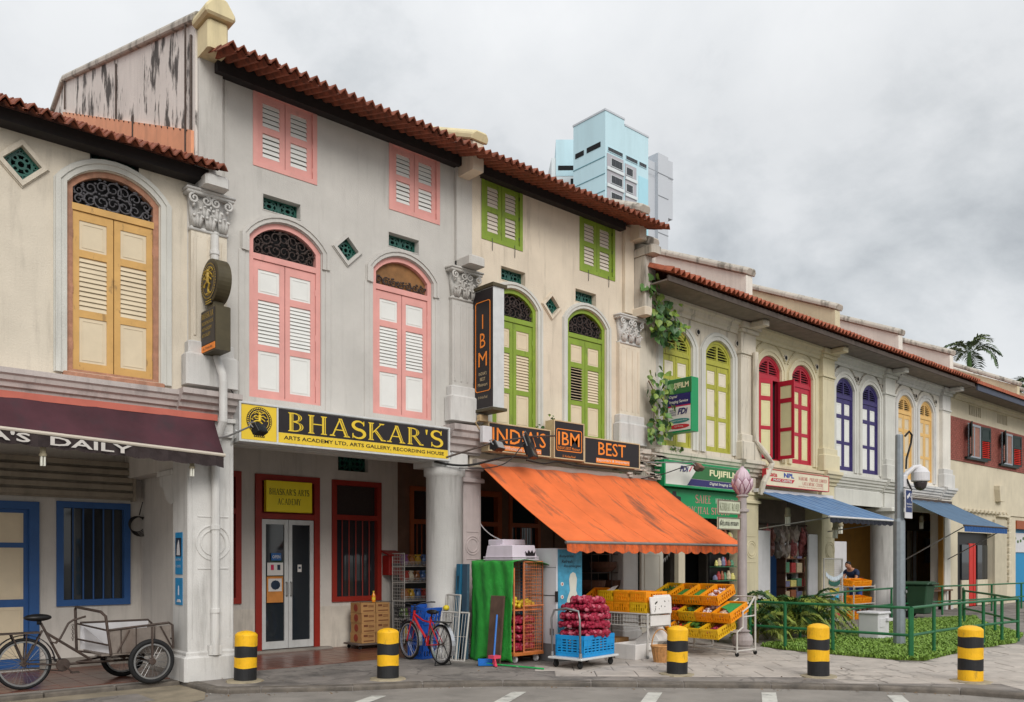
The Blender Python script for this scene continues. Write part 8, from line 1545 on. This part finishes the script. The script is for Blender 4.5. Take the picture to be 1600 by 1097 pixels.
def creeper(label, pts, n, spread, y0=-.12, leafsc=1.0, light=.25):
    t = thing('creeper', label, 'creeper', (pts[0][0], -.02, pts[0][1]), 0, 'leafy figs rooted in the wall'); mb = MB()
    for k in range(len(pts) - 1): mb.tube([(pts[k][0], -.05, pts[k][1]), ((pts[k][0] + pts[k + 1][0]) / 2 + .05, -.14, (pts[k][1] + pts[k + 1][1]) / 2), (pts[k + 1][0], -.16, pts[k + 1][1])], [.018, .013, .008], 6)
    for k in range(10): p = pts[rnd.randrange(len(pts))]; mb.tube([(p[0], -.12, p[1]), (p[0] + rnd.uniform(-spread, spread), -.30, p[1] + rnd.uniform(-spread, spread))], [.009, .004], 5)
    part('stem', mb, M('creeper_stem', s(110, 84, 64), .8, .2, 8), t)
    for i in range(n):
        f = rnd.random() * (len(pts) - 1); k = int(f); f -= k; a, b = pts[k], pts[min(k + 1, len(pts) - 1)]; x = a[0] + (b[0] - a[0]) * f + rnd.gauss(0, spread * .55); z = a[1] + (b[1] - a[1]) * f + rnd.gauss(0, spread * .45); sc = leafsc * rnd.uniform(.7, 1.35)
        m = HL[2] if rnd.random() < light else HL[rnd.randrange(2)]; inst('leaf', m, t, (x, y0 - rnd.uniform(0, .30), z), (R(-100) + rnd.uniform(-.6, .6), rnd.uniform(-.7, .7), rnd.uniform(-.9, .9) + R(0)), (sc, sc, sc))
creeper('large leafy creeper growing beside the last buff capital under the eave', [(14.75, 7.75), (14.95, 7.25), (15.35, 7.05), (15.4, 6.75)], 150, .46, y0=-.2, leafsc=1.2, light=.35); creeper('lower leafy creeper hanging beside the projecting film sign', [(14.95, 5.75), (14.98, 5.3), (15.0, 4.85), (14.9, 4.5)], 120, .32, y0=-.2, light=.5, leafsc=1.1)
def sprout(x, y, z, n, lb):
    t = thing('weed', lb, 'weed', (x, y, z), 0, 'weeds on the ledges')
    for i in range(n): sc = rnd.uniform(.25, .5); inst('leaf', HL[i % 3], t, (x + rnd.uniform(-.1, .1), y - rnd.uniform(0, .06), z + rnd.uniform(0, .12)), (R(-60) + rnd.uniform(-.8, .8), 0, rnd.uniform(-3, 3)), (sc, sc, sc))
sprout(11.45, -.16, 4.28, 12, 'small weed above the INDIA\'S sign'); sprout(15.62, -.2, 4.23, 22, 'weed tuft on the ledge under the film blade sign'); sprout(15.9, -.2, 4.23, 18, 'second weed tuft to the right on the film shop ledge'); sprout(13.8, -.2, 3.52, 14, 'weed hanging below the BEST sign'); sprout(11.75, -.25, 4.5, 8, 'weed sprig on top of the middle minimart sign')
# palm behind the roofs
PLF = [frond_me('frond', M('palm_far', s(72, 92, 58), .6, .3, 1.5), ln=2.3, lf=.75, droop=.75, lift=.95, w=.06, n=22, seed=8), frond_me('frond', M('palm_far_light', s(104, 118, 76), .6, .3, 1.5), ln=2.1, lf=.7, droop=.45, lift=1.3, w=.06, n=22, seed=9)]
def far_palm(x, y, z, lb, n=17):
    t = thing('palm_tree', lb, 'palm tree', (x, y, 0)); part('trunk', MB().tube([(x + .3, y, 0), (x + .1, y, z * .6), (x, y, z)], [.22, .17, .13], 10), M('palm_trunk', s(130, 120, 100), .9, .2, 3), t); part('crownshaft', MB().lathe([(.14, z - .9), (.17, z - .5), (.12, z + .1), (.04, z + .3)], x, y, 12), LEAF, t)
    for i in range(n): a = i * 2.39996; k = rnd.uniform(.85, 1.1); inst('frond', PLF[i % 2], t, (x, y, z + .1), (rnd.uniform(-.15, .15), .45 - .95 * (i / n), a), (k, k, k))
far_palm(63.9, 11.2, 16.1, 'palm tree with drooping fronds rising behind the far roofs'); far_palm(67.6, 8.2, 13.6, 'palm crown just showing over the roofs at the right edge')
# street trees across the road, behind the camera: they are what the dark shop glass mirrors
tl = MB(); tl.add([(0, 0, 0), (.16, .30, .04), (0, .62, 0), (-.16, .30, .04)], [(0, 1, 2), (0, 2, 3)]); tlv = tl.v
for i, (x, y, hh) in enumerate(((-9, -30, 9), (-1, -33, 10), (7, -31, 8.5), (15, -34, 10), (24, -33, 9))):
    t = thing('street_tree', f"broad street tree across the road, {('furthest left', 'second from the left', 'middle one', 'second from the right', 'furthest right')[i]}, mirrored in the shop glass", 'tree', (x, y, -.1), 0, 'street trees across the road'); part('trunk', MB().tube([(x, y, -.1), (x + .1, y, hh * .3), (x + .2, y + .2, hh * .6)], [.25, .2, .1], 8), M('bark', s(90, 76, 62), .9, .3, 5), t); mb = MB()
    for c in range(9):
        cx, cy, cz_ = x + rnd.gauss(0, 1.7), y + rnd.gauss(0, 1.5), hh * rnd.uniform(.5, .95)
        for q in range(150):
            e = Euler((rnd.uniform(0, 6), rnd.uniform(0, 6), rnd.uniform(0, 6))).to_matrix(); o = Vector((cx + rnd.gauss(0, .8), cy + rnd.gauss(0, .8), cz_ + rnd.gauss(0, .55))); mb.add([o + e @ Vector(v) for v in tlv], [(0, 1, 2), (0, 2, 3)])
    part('crown', mb, LEAF_D, t)
# litter: dry leaves and scraps along the kerb and on the pavement, too small to pick apart
LT = [M('dry_leaf', s(120, 92, 58), .8, .4, 30), M('scrap_pale', s(190, 186, 176), .8, .2, 30)]; mb = MB()
for i in range(170):
    if i < 80: k = rnd.randrange(1, 11); q = rnd.random(); a, b_ = KERB[k], KERB[k + 1]; x, y, z = a[0] + (b_[0] - a[0]) * q - rnd.uniform(.02, .25), a[1] + (b_[1] - a[1]) * q - rnd.uniform(.02, .2), -.062
    else: x, y, z = rnd.uniform(5, 14), rnd.uniform(-6, 0), .008
    if i >= 80 and not inside((x - .3, y - .3), KERB + [(120, -40), (120, 2.4), (4.7, 2.4)]): continue
    r = rnd.uniform(.012, .032); e = Euler((rnd.uniform(-.5, .5), rnd.uniform(-.5, .5), rnd.uniform(0, 6))).to_matrix()
    mb.add([Vector((x, y, z + .006)) + e @ Vector(v) * r for v in ((-1, 0, 0), (0, .5, .15), (1, 0, 0), (0, -.5, .15))], [(0, 1, 2, 3)], 0 if rnd.random() < .75 else 1)
o = link('leaf_litter', mb.mesh('leaf_litter', LT), None); o['kind'] = 'stuff'
# stacked goods at the back of the music shop
t = thing('goods_shelf', 'dim shelf unit at the back of the music shop', 'shelf', (25.2, 2.3, 0))
for z in (.4, .85, 1.3, 1.75, 2.15): part('shelf', MB().box(24.3, 26.6, 2.1, 2.5, z, z + .03), FT, t)
for x in (24.3, 25.45, 26.57): part('upright', MB().box(x, x + .04, 2.1, 2.5, 0, 2.2), FT, t)
for r_, z in enumerate((.43, .88, 1.33, 1.78)):
    for i in range(6):
        k = (r_ * 4 + i * 5) % 6; w, h_ = rnd.uniform(.10, .17), rnd.uniform(.16, .34); o = link('goods_box', MB().cbox(-w, w, -.12, .12, 0, h_, .008).mesh('goods_box', GD[k]), None, (24.52 + i * .36, 2.25, z))
        tag(o, f"{GN[k]} box on the music shop shelf, {('lowest', 'second', 'third', 'top')[r_]} row, {('first', 'second', 'third', 'fourth', 'fifth', 'sixth')[i]} from the left", 'box', 'boxes on the music shop shelf')
flush_text()
